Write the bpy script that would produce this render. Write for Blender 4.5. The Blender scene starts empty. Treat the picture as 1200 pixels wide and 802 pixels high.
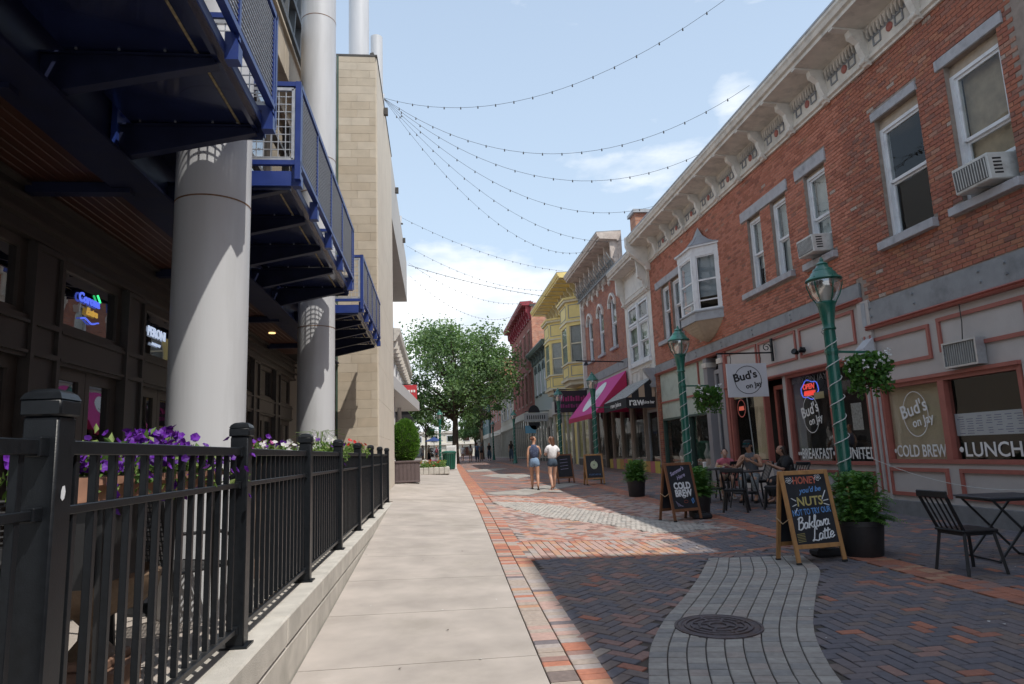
import bpy, bmesh, math, random
from mathutils import Vector, Matrix, Euler
R = math.radians
rnd = random.Random(7)
scn = bpy.context.scene
col = scn.collection
# ------------------------------------------------------------------ camera
cd = bpy.data.cameras.new('camera')
cam = bpy.data.objects.new('camera', cd); col.objects.link(cam); scn.camera = cam
F_PX, CX, CY = 800.0, 600.0, 401.0          # focal length and centre of a 1200 x 802 picture
cd.sensor_width = 36.0; cd.lens = 36.0 * F_PX / 1200.0
cd.clip_start = 0.05; cd.clip_end = 3000
vy = Vector((510 - CX, 535 - CY, F_PX)).normalized()
va = Vector((1510 - CX, 535 - 39 - CY, F_PX))
vz = vy.cross(va).normalized()
if vz.y > 0: vz = -vz
vx = vy.cross(vz)
# camera axes in world: right=(1,0,0)cam, up=(0,-1,0)cam, back=(0,0,-1)cam
right = Vector((vx.x, vy.x, vz.x)); up = -Vector((vx.y, vy.y, vz.y)); back = -Vector((vx.z, vy.z, vz.z))
M = Matrix((right, up, back)).transposed().to_4x4()
cam.matrix_world = M
def proj(p):
    p = Vector(p); d = -back.dot(p)
    if d < 0.05: return (-9999, -9999, d)
    return (CX + F_PX * right.dot(p) / d, CY - F_PX * up.dot(p) / d, d)
def in_frame(p, m=20):
    x, y, d = proj(p); return d > 0 and -m < x < 1200 + m and -m < y < 802 + m
# ------------------------------------------------------------------ world, sun, exposure
SUN = Vector((-1.0, 1.2, -2.5)).normalized()   # way the light travels
sun_el = math.asin(-SUN.z); sun_az = math.atan2(-SUN.x, -SUN.y)
w = bpy.data.worlds.new('World'); scn.world = w; w.use_nodes = True
nt = w.node_tree; nt.nodes.clear()
out = nt.nodes.new('ShaderNodeOutputWorld'); bg = nt.nodes.new('ShaderNodeBackground')
sky = nt.nodes.new('ShaderNodeTexSky'); sky.sky_type = 'NISHITA'; sky.sun_disc = False
sky.sun_elevation = sun_el; sky.sun_rotation = sun_az
sky.air_density = 1.0; sky.dust_density = 2.2; sky.ozone_density = 1.4
bg.inputs['Strength'].default_value = 0.15
tc = nt.nodes.new('ShaderNodeTexCoord')
mp = nt.nodes.new('ShaderNodeMapping'); mp.inputs['Scale'].default_value = (1.0, 1.0, 2.6); mp.inputs['Location'].default_value = (0.35, 0.2, 0.1)
nt.links.new(tc.outputs['Generated'], mp.inputs['Vector'])
n1 = nt.nodes.new('ShaderNodeTexNoise'); n1.inputs['Scale'].default_value = 3.1; n1.inputs['Detail'].default_value = 9; n1.inputs['Roughness'].default_value = 0.55
nt.links.new(mp.outputs['Vector'], n1.inputs['Vector'])
sep = nt.nodes.new('ShaderNodeSeparateXYZ'); nt.links.new(tc.outputs['Generated'], sep.inputs[0])
mr = nt.nodes.new('ShaderNodeMapRange'); mr.inputs['From Min'].default_value = 0.02; mr.inputs['From Max'].default_value = 0.5
mr.inputs['To Min'].default_value = 0.20; mr.inputs['To Max'].default_value = -0.08; nt.links.new(sep.outputs['Z'], mr.inputs['Value'])
ad = nt.nodes.new('ShaderNodeMath'); ad.operation = 'ADD'; nt.links.new(n1.outputs['Fac'], ad.inputs[0]); nt.links.new(mr.outputs[0], ad.inputs[1])
cr = nt.nodes.new('ShaderNodeValToRGB'); cr.color_ramp.elements[0].position = 0.53; cr.color_ramp.elements[1].position = 0.65
acc = ad.outputs[0]
for px_, py_, wd_, amt in ((735, 185, .9935, .095), (868, 118, .9985, .15), (560, 345, .985, .10)):     # where the summer clouds stand
    dv = (right * (px_-CX) - up * (py_-CY) - back * F_PX).normalized()
    nv = nt.nodes.new('ShaderNodeVectorMath'); nv.operation = 'DOT_PRODUCT'; nt.links.new(tc.outputs['Generated'], nv.inputs[0]); nv.inputs[1].default_value = dv
    mv = nt.nodes.new('ShaderNodeMapRange'); mv.interpolation_type = 'SMOOTHSTEP'; mv.inputs['From Min'].default_value = wd_; mv.inputs['From Max'].default_value = 1; mv.inputs['To Max'].default_value = amt; nt.links.new(nv.outputs['Value'], mv.inputs['Value'])
    av = nt.nodes.new('ShaderNodeMath'); av.operation = 'ADD'; nt.links.new(acc, av.inputs[0]); nt.links.new(mv.outputs[0], av.inputs[1]); acc = av.outputs[0]
nt.links.new(acc, cr.inputs['Fac'])
mx = nt.nodes.new('ShaderNodeMix'); mx.data_type = 'RGBA'
hz = nt.nodes.new('ShaderNodeMix'); hz.data_type = 'RGBA'; hz.inputs[0].default_value = 0.60
nt.links.new(sky.outputs[0], hz.inputs[6]); hz.inputs[7].default_value = (4.3, 5.4, 6.8, 1)     # summer humidity pales the whole sky
hr = nt.nodes.new('ShaderNodeMapRange'); hr.inputs['From Min'].default_value = 0.05; hr.inputs['From Max'].default_value = 0.62; hr.inputs['To Min'].default_value = 0.55; hr.inputs['To Max'].default_value = 0.0
nt.links.new(sep.outputs['Z'], hr.inputs['Value'])                  # paler towards the horizon
h2 = nt.nodes.new('ShaderNodeMix'); h2.data_type = 'RGBA'; nt.links.new(hr.outputs[0], h2.inputs[0]); nt.links.new(hz.outputs[2], h2.inputs[6]); h2.inputs[7].default_value = (5.0, 6.2, 7.3, 1)
nt.links.new(cr.outputs['Color'], mx.inputs[0]); nt.links.new(h2.outputs[2], mx.inputs[6]); mx.inputs[7].default_value = (7.3, 7.4, 7.6, 1)
n2 = nt.nodes.new('ShaderNodeTexNoise'); n2.inputs['Scale'].default_value = 7.5; n2.inputs['Detail'].default_value = 8; nt.links.new(mp.outputs['Vector'], n2.inputs['Vector'])
cr2 = nt.nodes.new('ShaderNodeValToRGB'); cr2.color_ramp.elements[0].position = 0.36; cr2.color_ramp.elements[1].position = 0.62
cr2.color_ramp.elements[0].color = (.70, .77, .85, 1); cr2.color_ramp.elements[1].color = (1, 1, 1, 1); nt.links.new(n2.outputs['Fac'], cr2.inputs['Fac'])
cm2 = nt.nodes.new('ShaderNodeMix'); cm2.data_type = 'RGBA'; cm2.blend_type = 'MULTIPLY'; cm2.inputs[0].default_value = 1; cm2.inputs[6].default_value = (7.7, 7.8, 7.9, 1)
nt.links.new(cr2.outputs['Color'], cm2.inputs[7]); nt.links.new(cm2.outputs[2], mx.inputs[7])
nt.links.new(mx.outputs[2], bg.inputs['Color']); nt.links.new(bg.outputs[0], out.inputs['Surface'])
sl = bpy.data.lights.new('sun', 'SUN'); sl.energy = 3.7; sl.angle = R(0.53); sl.color = (1.0, 0.95, 0.87)
so = bpy.data.objects.new('sun', sl); col.objects.link(so)
so.rotation_euler = SUN.to_track_quat('-Z', 'Y').to_euler()
scn.view_settings.view_transform = 'Standard'; scn.view_settings.look = 'None'
scn.view_settings.exposure = 0.1; scn.view_settings.gamma = 1.0
scn.cycles.max_bounces = 6; scn.cycles.transparent_max_bounces = 10
scn.cycles.caustics_reflective = False; scn.cycles.caustics_refractive = False
# ------------------------------------------------------------------ the lie of the land
PR = [[(-6,-1.80),(0,-1.62),(5,-1.478),(14.5,-1.05),(21,-.85),(30,-.8),(63,-.68),(100,-.5),(700,2)],
      [(-6,-1.66),(0,-1.56),(5,-1.48),(12.6,-1.36),(22,-1.2),(30,-1.05),(63,-.68),(100,-.5),(700,2)],
      [(-6,-1.6),(0,-1.55),(5,-1.47),(12.6,-1.36),(25.6,-.95),(63,-.6),(100,-.45),(700,2)]]
def lerp_tab(P, y):
    if y <= P[0][0]: return P[0][1]
    for (a, b), (c, d) in zip(P, P[1:]):
        if y <= c: return b + (d - b) * (y - a) / (c - a)
    return P[-1][1]
def gz0(x, y):
    v = [lerp_tab(P, y) for P in PR]
    if x <= -1: return v[0]
    if x >= 8.5: return v[2]
    return v[0] + (v[1]-v[0])*(x+1)/4.5 if x < 3.5 else v[1] + (v[2]-v[1])*(x-3.5)/5
def gz(x, y):
    return (gz0(x, y-1.5) + gz0(x, y-.6) + gz0(x, y+.6) + gz0(x, y+1.5)) / 4
# ------------------------------------------------------------------ materials
def N(nt, t, **k):
    n = nt.nodes.new(t)
    for a, b in k.items(): setattr(n, a, b)
    return n
MATS = {}
def mat(name, c, rough=.7, var=.12, scale=6, bump=0.0, bscale=40, metal=0.0, spec=.5, emit=0, tint=None, tscale=1.2, coat=0, stretch=None, spots=0):
    """principled with two octaves of colour wear and an optional fine relief"""
    if name in MATS: return MATS[name]
    m = bpy.data.materials.new(name); m.use_nodes = True; t = m.node_tree; b = t.nodes['Principled BSDF']
    c = tuple(c) + (1,)
    b.inputs['Roughness'].default_value = rough; b.inputs['Metallic'].default_value = metal
    b.inputs['Specular IOR Level'].default_value = spec; b.inputs['Coat Weight'].default_value = coat
    g = N(t, 'ShaderNodeNewGeometry'); src = g.outputs['Position']
    if stretch:
        mpn = N(t, 'ShaderNodeMapping'); mpn.inputs['Scale'].default_value = stretch; t.links.new(src, mpn.inputs[0]); src = mpn.outputs[0]
    if var > 0:
        n = N(t, 'ShaderNodeTexNoise'); n.inputs['Scale'].default_value = scale; n.inputs['Detail'].default_value = 6
        t.links.new(src, n.inputs['Vector'])
        r = N(t, 'ShaderNodeMapRange'); r.inputs['From Min'].default_value = .3; r.inputs['From Max'].default_value = .7
        r.inputs['To Min'].default_value = 1 - var; r.inputs['To Max'].default_value = 1 + var; t.links.new(n.outputs['Fac'], r.inputs[0])
        mu = N(t, 'ShaderNodeMix', data_type='RGBA', blend_type='MULTIPLY'); mu.inputs[0].default_value = 1; mu.inputs[6].default_value = c
        t.links.new(r.outputs[0], mu.inputs[7]); o = mu.outputs[2]
        if tint:
            n2 = N(t, 'ShaderNodeTexNoise'); n2.inputs['Scale'].default_value = tscale; n2.inputs['Detail'].default_value = 8; n2.inputs['Roughness'].default_value = .65
            t.links.new(src, n2.inputs['Vector'])
            r2 = N(t, 'ShaderNodeMapRange'); r2.inputs['From Min'].default_value = .5; r2.inputs['From Max'].default_value = .72; t.links.new(n2.outputs['Fac'], r2.inputs[0])
            m2 = N(t, 'ShaderNodeMix', data_type='RGBA'); t.links.new(r2.outputs[0], m2.inputs[0]); t.links.new(o, m2.inputs[6]); m2.inputs[7].default_value = tuple(tint) + (1,); o = m2.outputs[2]
        t.links.new(o, b.inputs['Base Color'])
        r3 = N(t, 'ShaderNodeMapRange'); r3.inputs['To Min'].default_value = max(rough - .1, .02); r3.inputs['To Max'].default_value = min(rough + .1, 1); t.links.new(n.outputs['Fac'], r3.inputs[0]); t.links.new(r3.outputs[0], b.inputs['Roughness'])
    else: b.inputs['Base Color'].default_value = c
    if bump:
        n3 = N(t, 'ShaderNodeTexNoise'); n3.inputs['Scale'].default_value = bscale; n3.inputs['Detail'].default_value = 4; t.links.new(src, n3.inputs['Vector'])
        bp = N(t, 'ShaderNodeBump'); bp.inputs['Strength'].default_value = bump; bp.inputs['Distance'].default_value = .02; t.links.new(n3.outputs['Fac'], bp.inputs['Height']); t.links.new(bp.outputs[0], b.inputs['Normal'])
    if spots:                                             # gum and oil spots, scattered and irregular
        vo = N(t, 'ShaderNodeTexVoronoi'); vo.inputs['Scale'].default_value = spots; vo.inputs['Randomness'].default_value = 1; t.links.new(src, vo.inputs['Vector'])
        sc_ = N(t, 'ShaderNodeSeparateColor'); t.links.new(vo.outputs['Color'], sc_.inputs[0])
        th_ = N(t, 'ShaderNodeMapRange'); th_.inputs['From Min'].default_value = .55; th_.inputs['From Max'].default_value = 1; th_.inputs['To Min'].default_value = 0; th_.inputs['To Max'].default_value = .13; t.links.new(sc_.outputs[0], th_.inputs[0])
        nw = N(t, 'ShaderNodeTexNoise'); nw.inputs['Scale'].default_value = 60; t.links.new(src, nw.inputs['Vector'])
        aw_ = N(t, 'ShaderNodeMath', operation='MULTIPLY'); t.links.new(th_.outputs[0], aw_.inputs[0]); t.links.new(nw.outputs['Fac'], aw_.inputs[1])
        ls_ = N(t, 'ShaderNodeMath', operation='LESS_THAN'); t.links.new(vo.outputs['Distance'], ls_.inputs[0]); t.links.new(aw_.outputs[0], ls_.inputs[1])
        fd = N(t, 'ShaderNodeMath', operation='MULTIPLY'); fd.inputs[1].default_value = .5; t.links.new(ls_.outputs[0], fd.inputs[0])
        ms = N(t, 'ShaderNodeMix', data_type='RGBA'); t.links.new(fd.outputs[0], ms.inputs[0]); t.links.new(o, ms.inputs[6]); ms.inputs[7].default_value = (.10,.09,.08,1); t.links.new(ms.outputs[2], b.inputs['Base Color'])
    if emit: b.inputs['Emission Color'].default_value = c; b.inputs['Emission Strength'].default_value = emit
    MATS[name] = m; return m
def glass(name, tint=(.75,.78,.8), rough=.015, base=.06, gl=(1,1,1)):
    m = bpy.data.materials.new(name); m.use_nodes = True; t = m.node_tree; t.nodes.remove(t.nodes['Principled BSDF']); o = t.nodes['Material Output']
    tr = N(t, 'ShaderNodeBsdfTransparent'); tr.inputs[0].default_value = tuple(tint) + (1,)
    gs = N(t, 'ShaderNodeBsdfGlossy'); gs.inputs['Roughness'].default_value = rough; gs.inputs[0].default_value = tuple(gl) + (1,)
    fr = N(t, 'ShaderNodeFresnel'); bf = N(t, 'ShaderNodeNewGeometry'); ior = N(t, 'ShaderNodeMapRange'); ior.inputs['To Min'].default_value = 1.5; ior.inputs['To Max'].default_value = 1.0; t.links.new(bf.outputs['Backfacing'], ior.inputs[0]); t.links.new(ior.outputs[0], fr.inputs[0])
    mrn = N(t, 'ShaderNodeMapRange'); mrn.inputs['To Min'].default_value = base; mrn.inputs['To Max'].default_value = 1.0; t.links.new(fr.outputs[0], mrn.inputs[0])
    mx = N(t, 'ShaderNodeMixShader'); t.links.new(mrn.outputs[0], mx.inputs[0]); t.links.new(tr.outputs[0], mx.inputs[1]); t.links.new(gs.outputs[0], mx.inputs[2])
    # old panes are never flat
    g = N(t, 'ShaderNodeNewGeometry'); n3 = N(t, 'ShaderNodeTexNoise'); n3.inputs['Scale'].default_value = 1.3; t.links.new(g.outputs['Position'], n3.inputs['Vector'])
    bp = N(t, 'ShaderNodeBump'); bp.inputs['Strength'].default_value = .15; bp.inputs['Distance'].default_value = .02; t.links.new(n3.outputs['Fac'], bp.inputs['Height']); t.links.new(bp.outputs[0], gs.inputs['Normal'])
    t.links.new(mx.outputs[0], o.inputs['Surface']); MATS[name] = m; return m
def brickmat(name, cols, mortar, bw=.215, bh=.075, axis='yz', rough=.85, msize=.012, herring=False):
    m = bpy.data.materials.new(name); m.use_nodes = True; t = m.node_tree; b = t.nodes['Principled BSDF']; b.inputs['Roughness'].default_value = rough
    g = N(t, 'ShaderNodeNewGeometry'); s = N(t, 'ShaderNodeSeparateXYZ'); t.links.new(g.outputs['Position'], s.inputs[0])
    c = N(t, 'ShaderNodeCombineXYZ'); i = {'x':0,'y':1,'z':2}
    t.links.new(s.outputs[i[axis[0]]], c.inputs[0]); t.links.new(s.outputs[i[axis[1]]], c.inputs[1])
    bt = N(t, 'ShaderNodeTexBrick'); t.links.new(c.outputs[0], bt.inputs['Vector'])
    bt.inputs['Scale'].default_value = 1; bt.inputs['Brick Width'].default_value = bw; bt.inputs['Row Height'].default_value = bh
    bt.inputs['Mortar Size'].default_value = msize * .5; bt.inputs['Mortar Smooth'].default_value = .3; bt.inputs['Bias'].default_value = 0
    bt.inputs['Color1'].default_value = (0,0,0,1); bt.inputs['Color2'].default_value = (1,1,1,1)
    rp = N(t, 'ShaderNodeValToRGB'); e = rp.color_ramp; e.interpolation = 'CONSTANT'
    for k, cc in enumerate(cols):
        el = e.elements[k] if k < 2 else e.elements.new(k / len(cols))
        el.position = k / len(cols); el.color = tuple(cc) + (1,)
    t.links.new(bt.outputs['Color'], rp.inputs[0])
    n = N(t, 'ShaderNodeTexNoise'); n.inputs['Scale'].default_value = 2.2; n.inputs['Detail'].default_value = 7; t.links.new(g.outputs['Position'], n.inputs['Vector'])
    r = N(t, 'ShaderNodeMapRange'); r.inputs['From Min'].default_value = .3; r.inputs['From Max'].default_value = .7; r.inputs['To Min'].default_value = .78; r.inputs['To Max'].default_value = 1.2; t.links.new(n.outputs['Fac'], r.inputs[0])
    mu = N(t, 'ShaderNodeMix', data_type='RGBA', blend_type='MULTIPLY'); mu.inputs[0].default_value = 1; t.links.new(rp.outputs[0], mu.inputs[6]); t.links.new(r.outputs[0], mu.inputs[7])
    mm = N(t, 'ShaderNodeMix', data_type='RGBA'); t.links.new(bt.outputs['Fac'], mm.inputs[0]); t.links.new(mu.outputs[2], mm.inputs[6]); mm.inputs[7].default_value = tuple(mortar) + (1,)
    t.links.new(mm.outputs[2], b.inputs['Base Color'])
    bp = N(t, 'ShaderNodeBump'); bp.inputs['Strength'].default_value = .6; bp.inputs['Distance'].default_value = .01; bp.invert = True; t.links.new(bt.outputs['Fac'], bp.inputs['Height']); t.links.new(bp.outputs[0], b.inputs['Normal'])
    MATS[name] = m; return m
def stripemat(name, c1, c2, axis, pitch, duty=.5, rough=.8):
    m = bpy.data.materials.new(name); m.use_nodes = True; t = m.node_tree; b = t.nodes['Principled BSDF']; b.inputs['Roughness'].default_value = rough
    g = N(t, 'ShaderNodeNewGeometry'); s = N(t, 'ShaderNodeSeparateXYZ'); t.links.new(g.outputs['Position'], s.inputs[0])
    a = N(t, 'ShaderNodeMath', operation='DIVIDE'); a.inputs[1].default_value = pitch; t.links.new(s.outputs['xyz'.index(axis)], a.inputs[0])
    f = N(t, 'ShaderNodeMath', operation='FRACT'); t.links.new(a.outputs[0], f.inputs[0])
    l = N(t, 'ShaderNodeMath', operation='LESS_THAN'); l.inputs[1].default_value = duty; t.links.new(f.outputs[0], l.inputs[0])
    mm = N(t, 'ShaderNodeMix', data_type='RGBA'); t.links.new(l.outputs[0], mm.inputs[0]); mm.inputs[6].default_value = tuple(c2)+(1,); mm.inputs[7].default_value = tuple(c1)+(1,)
    t.links.new(mm.outputs[2], b.inputs['Base Color']); MATS[name] = m; return m
# ------------------------------------------------------------------ object helpers
ORG = {}
def prop(o, label=None, cat=None, group=None, kind=None):
    if label: o['label'] = label
    if cat: o['category'] = cat
    if group: o['group'] = group
    if kind: o['kind'] = kind
    return o
def thing(name, label, cat, loc=(0,0,0), rotz=0, group=None, world=False):
    o = bpy.data.objects.new(name, None); col.objects.link(o); o.location = loc; o.rotation_euler = (0,0,rotz)
    o.empty_display_size = .1; ORG[o] = Vector(loc) if world else Vector((0,0,0))
    return prop(o, label, cat, group)
def dup(o, parent=None, **k):
    c = o.copy(); col.objects.link(c)
    if parent: c.parent = parent
    for ch in o.children: dup(ch, c)
    for a, b in k.items(): setattr(c, a, b)
    return c
class MB:
    def __init__(s): s.v = []; s.f = []; s.m = []
    def add(s, vs, fs, m=0):
        n = len(s.v); s.v += [tuple(v) for v in vs]
        for f in fs: s.f.append(tuple(i + n for i in f)); s.m.append(m)
        return s
    def box(s, x0, x1, y0, y1, z0, z1, m=0, T=None):
        vs = [Vector((x, y, z)) for x in (x0, x1) for y in (y0, y1) for z in (z0, z1)]
        if T: vs = [T @ v for v in vs]
        return s.add(vs, [(0,1,3,2),(4,6,7,5),(0,4,5,1),(2,3,7,6),(0,2,6,4),(1,5,7,3)], m)
    def cbox(s, c, d, m=0, T=None, ch=0):
        x, y, z = c; a, b, e = [q/2 for q in d]
        if not ch: return s.box(x-a, x+a, y-b, y+b, z-e, z+e, m, T)
        # chamfered top and sides: a box with all edges clipped
        vs = []
        for sx in (-1,1):
            for sy in (-1,1):
                for sz in (-1,1):
                    vs += [(x+sx*(a-ch), y+sy*(b-ch), z+sz*e), (x+sx*a, y+sy*(b-ch), z+sz*(e-ch)), (x+sx*(a-ch), y+sy*b, z+sz*(e-ch))]
        I = lambda sx, sy, sz, k: ((sx*4 + sy*2 + sz) * 3) + k
        fs = [(I(0,0,0,0),I(0,1,0,0),I(1,1,0,0),I(1,0,0,0)), (I(0,0,1,0),I(1,0,1,0),I(1,1,1,0),I(0,1,1,0)),
              (I(0,0,0,1),I(0,0,1,1),I(0,1,1,1),I(0,1,0,1)), (I(1,0,0,1),I(1,1,0,1),I(1,1,1,1),I(1,0,1,1)),
              (I(0,0,0,2),I(1,0,0,2),I(1,0,1,2),I(0,0,1,2)), (I(0,1,0,2),I(0,1,1,2),I(1,1,1,2),I(1,1,0,2))]
        for p in (0,1):
            for q in (0,1):
                fs += [(I(p,0,q,0),I(p,1,q,0),I(p,1,q,1),I(p,0,q,1)), (I(0,p,q,0),I(1,p,q,0),I(1,p,q,2),I(0,p,q,2)), (I(p,q,0,1),I(p,q,1,1),I(p,q,1,2),I(p,q,0,2))]
        for sx in (0,1):
            for sy in (0,1):
                for sz in (0,1): fs.append((I(sx,sy,sz,0),I(sx,sy,sz,1),I(sx,sy,sz,2)))
        if T: vs = [T @ Vector(v) for v in vs]
        return s.add(vs, fs, m)
    def bar(s, a, b, wd, ht=None, m=0, upv=(0,0,1)):
        a = Vector(a); b = Vector(b); ht = ht or wd; d = (b - a); L = d.length
        if L < 1e-6: return s
        d /= L; u = Vector(upv); sd = d.cross(u)
        if sd.length < 1e-4: sd = d.cross(Vector((1,0,0)))
        sd.normalize(); u = sd.cross(d)
        vs = [p + sd*(i*wd/2) + u*(j*ht/2) for p in (a, b) for i, j in ((-1,-1),(1,-1),(1,1),(-1,1))]
        return s.add(vs, [(0,1,2,3),(7,6,5,4),(0,4,5,1),(1,5,6,2),(2,6,7,3),(3,7,4,0)], m)
    def tube(s, pts, r, n=8, m=0, caps=True):
        pts = [Vector(p) for p in pts]; rs = r if isinstance(r, (list, tuple)) else [r]*len(pts); rings = []
        ref = Vector((0,0,1)) if abs((pts[1]-pts[0]).normalized().z) < .9 else Vector((1,0,0))
        vs = []
        for i, p in enumerate(pts):
            d = (pts[min(i+1, len(pts)-1)] - pts[max(i-1, 0)]).normalized()
            a = d.cross(ref).normalized(); b = d.cross(a)
            vs += [p + (a*math.cos(2*math.pi*k/n) + b*math.sin(2*math.pi*k/n))*rs[i] for k in range(n)]
        fs = [(i*n+k, i*n+(k+1)%n, (i+1)*n+(k+1)%n, (i+1)*n+k) for i in range(len(pts)-1) for k in range(n)]
        if caps: fs += [tuple(range(n))[::-1], tuple(range((len(pts)-1)*n, len(pts)*n))]
        return s.add(vs, fs, m)
    def lathe(s, prof, c=(0,0,0), n=20, m=0, squash=(1,1)):
        vs = []; c = Vector(c)
        for r, z in prof: vs += [c + Vector((r*math.cos(2*math.pi*k/n)*squash[0], r*math.sin(2*math.pi*k/n)*squash[1], z)) for k in range(n)]
        fs = [(i*n+k, i*n+(k+1)%n, (i+1)*n+(k+1)%n, (i+1)*n+k) for i in range(len(prof)-1) for k in range(n)]
        if prof[0][0] > 1e-4: fs.append(tuple(range(n))[::-1])
        if prof[-1][0] > 1e-4: fs.append(tuple(range((len(prof)-1)*n, len(prof)*n)))
        return s.add(vs, fs, m)
    def prism(s, poly, axis, a, b, m=0):
        """poly of 2-d points in the other two axes, extruded along axis from a to b"""
        n = len(poly); f = {'x': lambda p, t: (t, p[0], p[1]), 'y': lambda p, t: (p[0], t, p[1]), 'z': lambda p, t: (p[0], p[1], t)}[axis]
        vs = [f(p, a) for p in poly] + [f(p, b) for p in poly]
        return s.add(vs, [tuple(range(n)), tuple(range(n, 2*n))[::-1]] + [(i, i+n, (i+1)%n+n, (i+1)%n) for i in range(n)], m)
    def quad(s, a, b, c, d, m=0): return s.add([a, b, c, d], [(0,1,2,3)], m)
    def mesh(s, name, mats, smooth=False, off=None):
        me = bpy.data.meshes.new(name)
        vs = [tuple(Vector(v) - off) for v in s.v] if off and off.length > 0 else s.v
        me.from_pydata(vs, [], s.f)
        for mm in (mats if isinstance(mats, (list, tuple)) else [mats]): me.materials.append(mm)
        if any(s.m): me.polygons.foreach_set('material_index', s.m)
        bm = bmesh.new(); bm.from_mesh(me); bmesh.ops.recalc_face_normals(bm, faces=bm.faces); bm.to_mesh(me); bm.free()
        if smooth:
            me.polygons.foreach_set('use_smooth', [True]*len(me.polygons))
            me.set_sharp_from_angle(angle=R(38))
        me.update(); return me
    def build(s, name, mats, parent=None, smooth=False, bevel=0, top=None):
        off = None; p = parent
        while p is not None and p not in ORG: p = p.parent
        if p is not None: off = ORG[p]
        o = bpy.data.objects.new(name, s.mesh(name, mats, smooth, off)); col.objects.link(o)
        if parent is not None: o.parent = parent
        if bevel:
            b = o.modifiers.new('bevel', 'BEVEL'); b.width = bevel; b.segments = 2; b.limit_method = 'ANGLE'; b.angle_limit = R(40)
        return o
def inst(name, me, parent, loc, rot=None, scale=None):
    o = bpy.data.objects.new(name, me); col.objects.link(o); o.parent = parent
    p = parent
    while p is not None and p not in ORG: p = p.parent
    o.location = Vector(loc) - (ORG[p] if p is not None else Vector((0,0,0)))
    ORG[o] = Vector((0,0,0))
    if rot: o.rotation_euler = rot
    if scale: o.scale = scale
    return o
FACE = {'-x': (R(90), 0, R(-90)), '-y': (R(90), 0, 0), '+x': (R(90), 0, R(90))}
FIT = []
def text(s, size, loc, face, mat_, parent, width=None, ext=.003, shear=0, name='lettering', tilt=0, align='CENTER', bold=0):
    cu = bpy.data.curves.new(name, 'FONT'); cu.body = s; cu.size = size; cu.extrude = ext; cu.align_x = align; cu.align_y = 'CENTER'; cu.shear = shear; cu.offset = bold; cu.resolution_u = 3
    cu.materials.append(mat_)
    o = bpy.data.objects.new(name, cu); col.objects.link(o); o.parent = parent
    p = parent
    while p is not None and p not in ORG: p = p.parent
    o.location = Vector(loc) - (ORG[p] if p is not None else Vector((0,0,0)))
    e = Euler(FACE[face] if isinstance(face, str) else face)
    if tilt: e = (e.to_matrix() @ Matrix.Rotation(tilt, 3, 'Z')).to_euler()
    o.rotation_euler = e
    if width: FIT.append((o, width))
    return o
def ring(mb, c, r, t, face, m=0, n=28, sx=1, sz=1, dep=.004):
    """flat ring on a facing plane, extruded a little"""
    E = Euler(FACE[face] if isinstance(face, str) else face).to_matrix(); vs = []
    for k in range(n):
        a = 2*math.pi*k/n
        for rr in (r - t/2, r + t/2):
            for d in (0, dep): vs.append(Vector(c) + E @ Vector((rr*math.cos(a)*sx, rr*math.sin(a)*sz, d)))
    fs = []
    for k in range(n):
        i = 4*k; j = 4*((k+1) % n); fs += [(i+1, j+1, j+3, i+3), (i, i+1, j+1, j)[::-1], (i+2, i+3, j+3, j+2)]
    return mb.add(vs, fs, m)
def sheet(name, xa, xb, ys, nx, dz, m, thick=0):
    """ground-following strip between x = xa(y) and xb(y)"""
    mb = MB(); fa = xa if callable(xa) else (lambda y: xa); fb = xb if callable(xb) else (lambda y: xb)
    vs = []
    for y in ys:
        for i in range(nx+1):
            x = fa(y) + (fb(y)-fa(y))*i/nx; vs.append((x, y, gz(x, y)+dz))
    n = nx+1
    mb.add(vs, [(j*n+i, j*n+i+1, (j+1)*n+i+1, (j+1)*n+i) for j in range(len(ys)-1) for i in range(nx)])
    return mb
def frange(a, b, st):
    n = max(1, round((b-a)/st)); return [a + (b-a)*i/n for i in range(n+1)]
def inpoly(x, y, P):
    c = False; j = len(P)-1
    for i in range(len(P)):
        if (P[i][1] > y) != (P[j][1] > y) and x < (P[j][0]-P[i][0])*(y-P[i][1])/(P[j][1]-P[i][1])+P[i][0]: c = not c
        j = i
    return c
# ------------------------------------------------------------------ shared materials
concrete = mat('concrete', (.425,.378,.340), .9, .16, 2.2, .35, 240, tint=(.33,.295,.255), tscale=.8, spots=3.2)
concrete2 = mat('wall_concrete', (.52,.49,.44), .9, .12, 5, .35, 120, tint=(.38,.36,.32), tscale=2.0)
joint = mat('joint_sand', (.085,.07,.06), .95, .2, 30)
asphalt = mat('ground_soil', (.16,.14,.12), .95, .2, 2)
PAL = [mat('paver_grey', (.165,.142,.150), .8, .16, 25, .25, 160), mat('paver_blue', (.132,.124,.142), .8, .16, 25, .25, 160), mat('paver_brown', (.185,.145,.132), .8, .16, 25, .25, 160),
       mat('paver_rose', (.28,.17,.145), .8, .16, 25, .25, 160), mat('paver_red', (.41,.165,.105), .8, .14, 25, .25, 160), mat('paver_tan', (.37,.305,.26), .85, .14, 25, .25, 160),
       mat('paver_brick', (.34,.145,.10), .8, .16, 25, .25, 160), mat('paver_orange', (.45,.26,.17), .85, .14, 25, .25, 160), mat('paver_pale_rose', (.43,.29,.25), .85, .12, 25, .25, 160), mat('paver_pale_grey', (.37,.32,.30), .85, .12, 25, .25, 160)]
SETT = [mat('sett_grey', (.335,.31,.285), .85, .14, 18, .35, 120), mat('sett_light', (.385,.36,.33), .85, .14, 18, .35, 120), mat('sett_dark', (.29,.28,.27), .85, .14, 18, .35, 120), mat('sett_warm', (.37,.32,.29), .85, .14, 18, .35, 120), mat('sett_pale', (.44,.405,.37), .85, .14, 18, .35, 120)]
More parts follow.
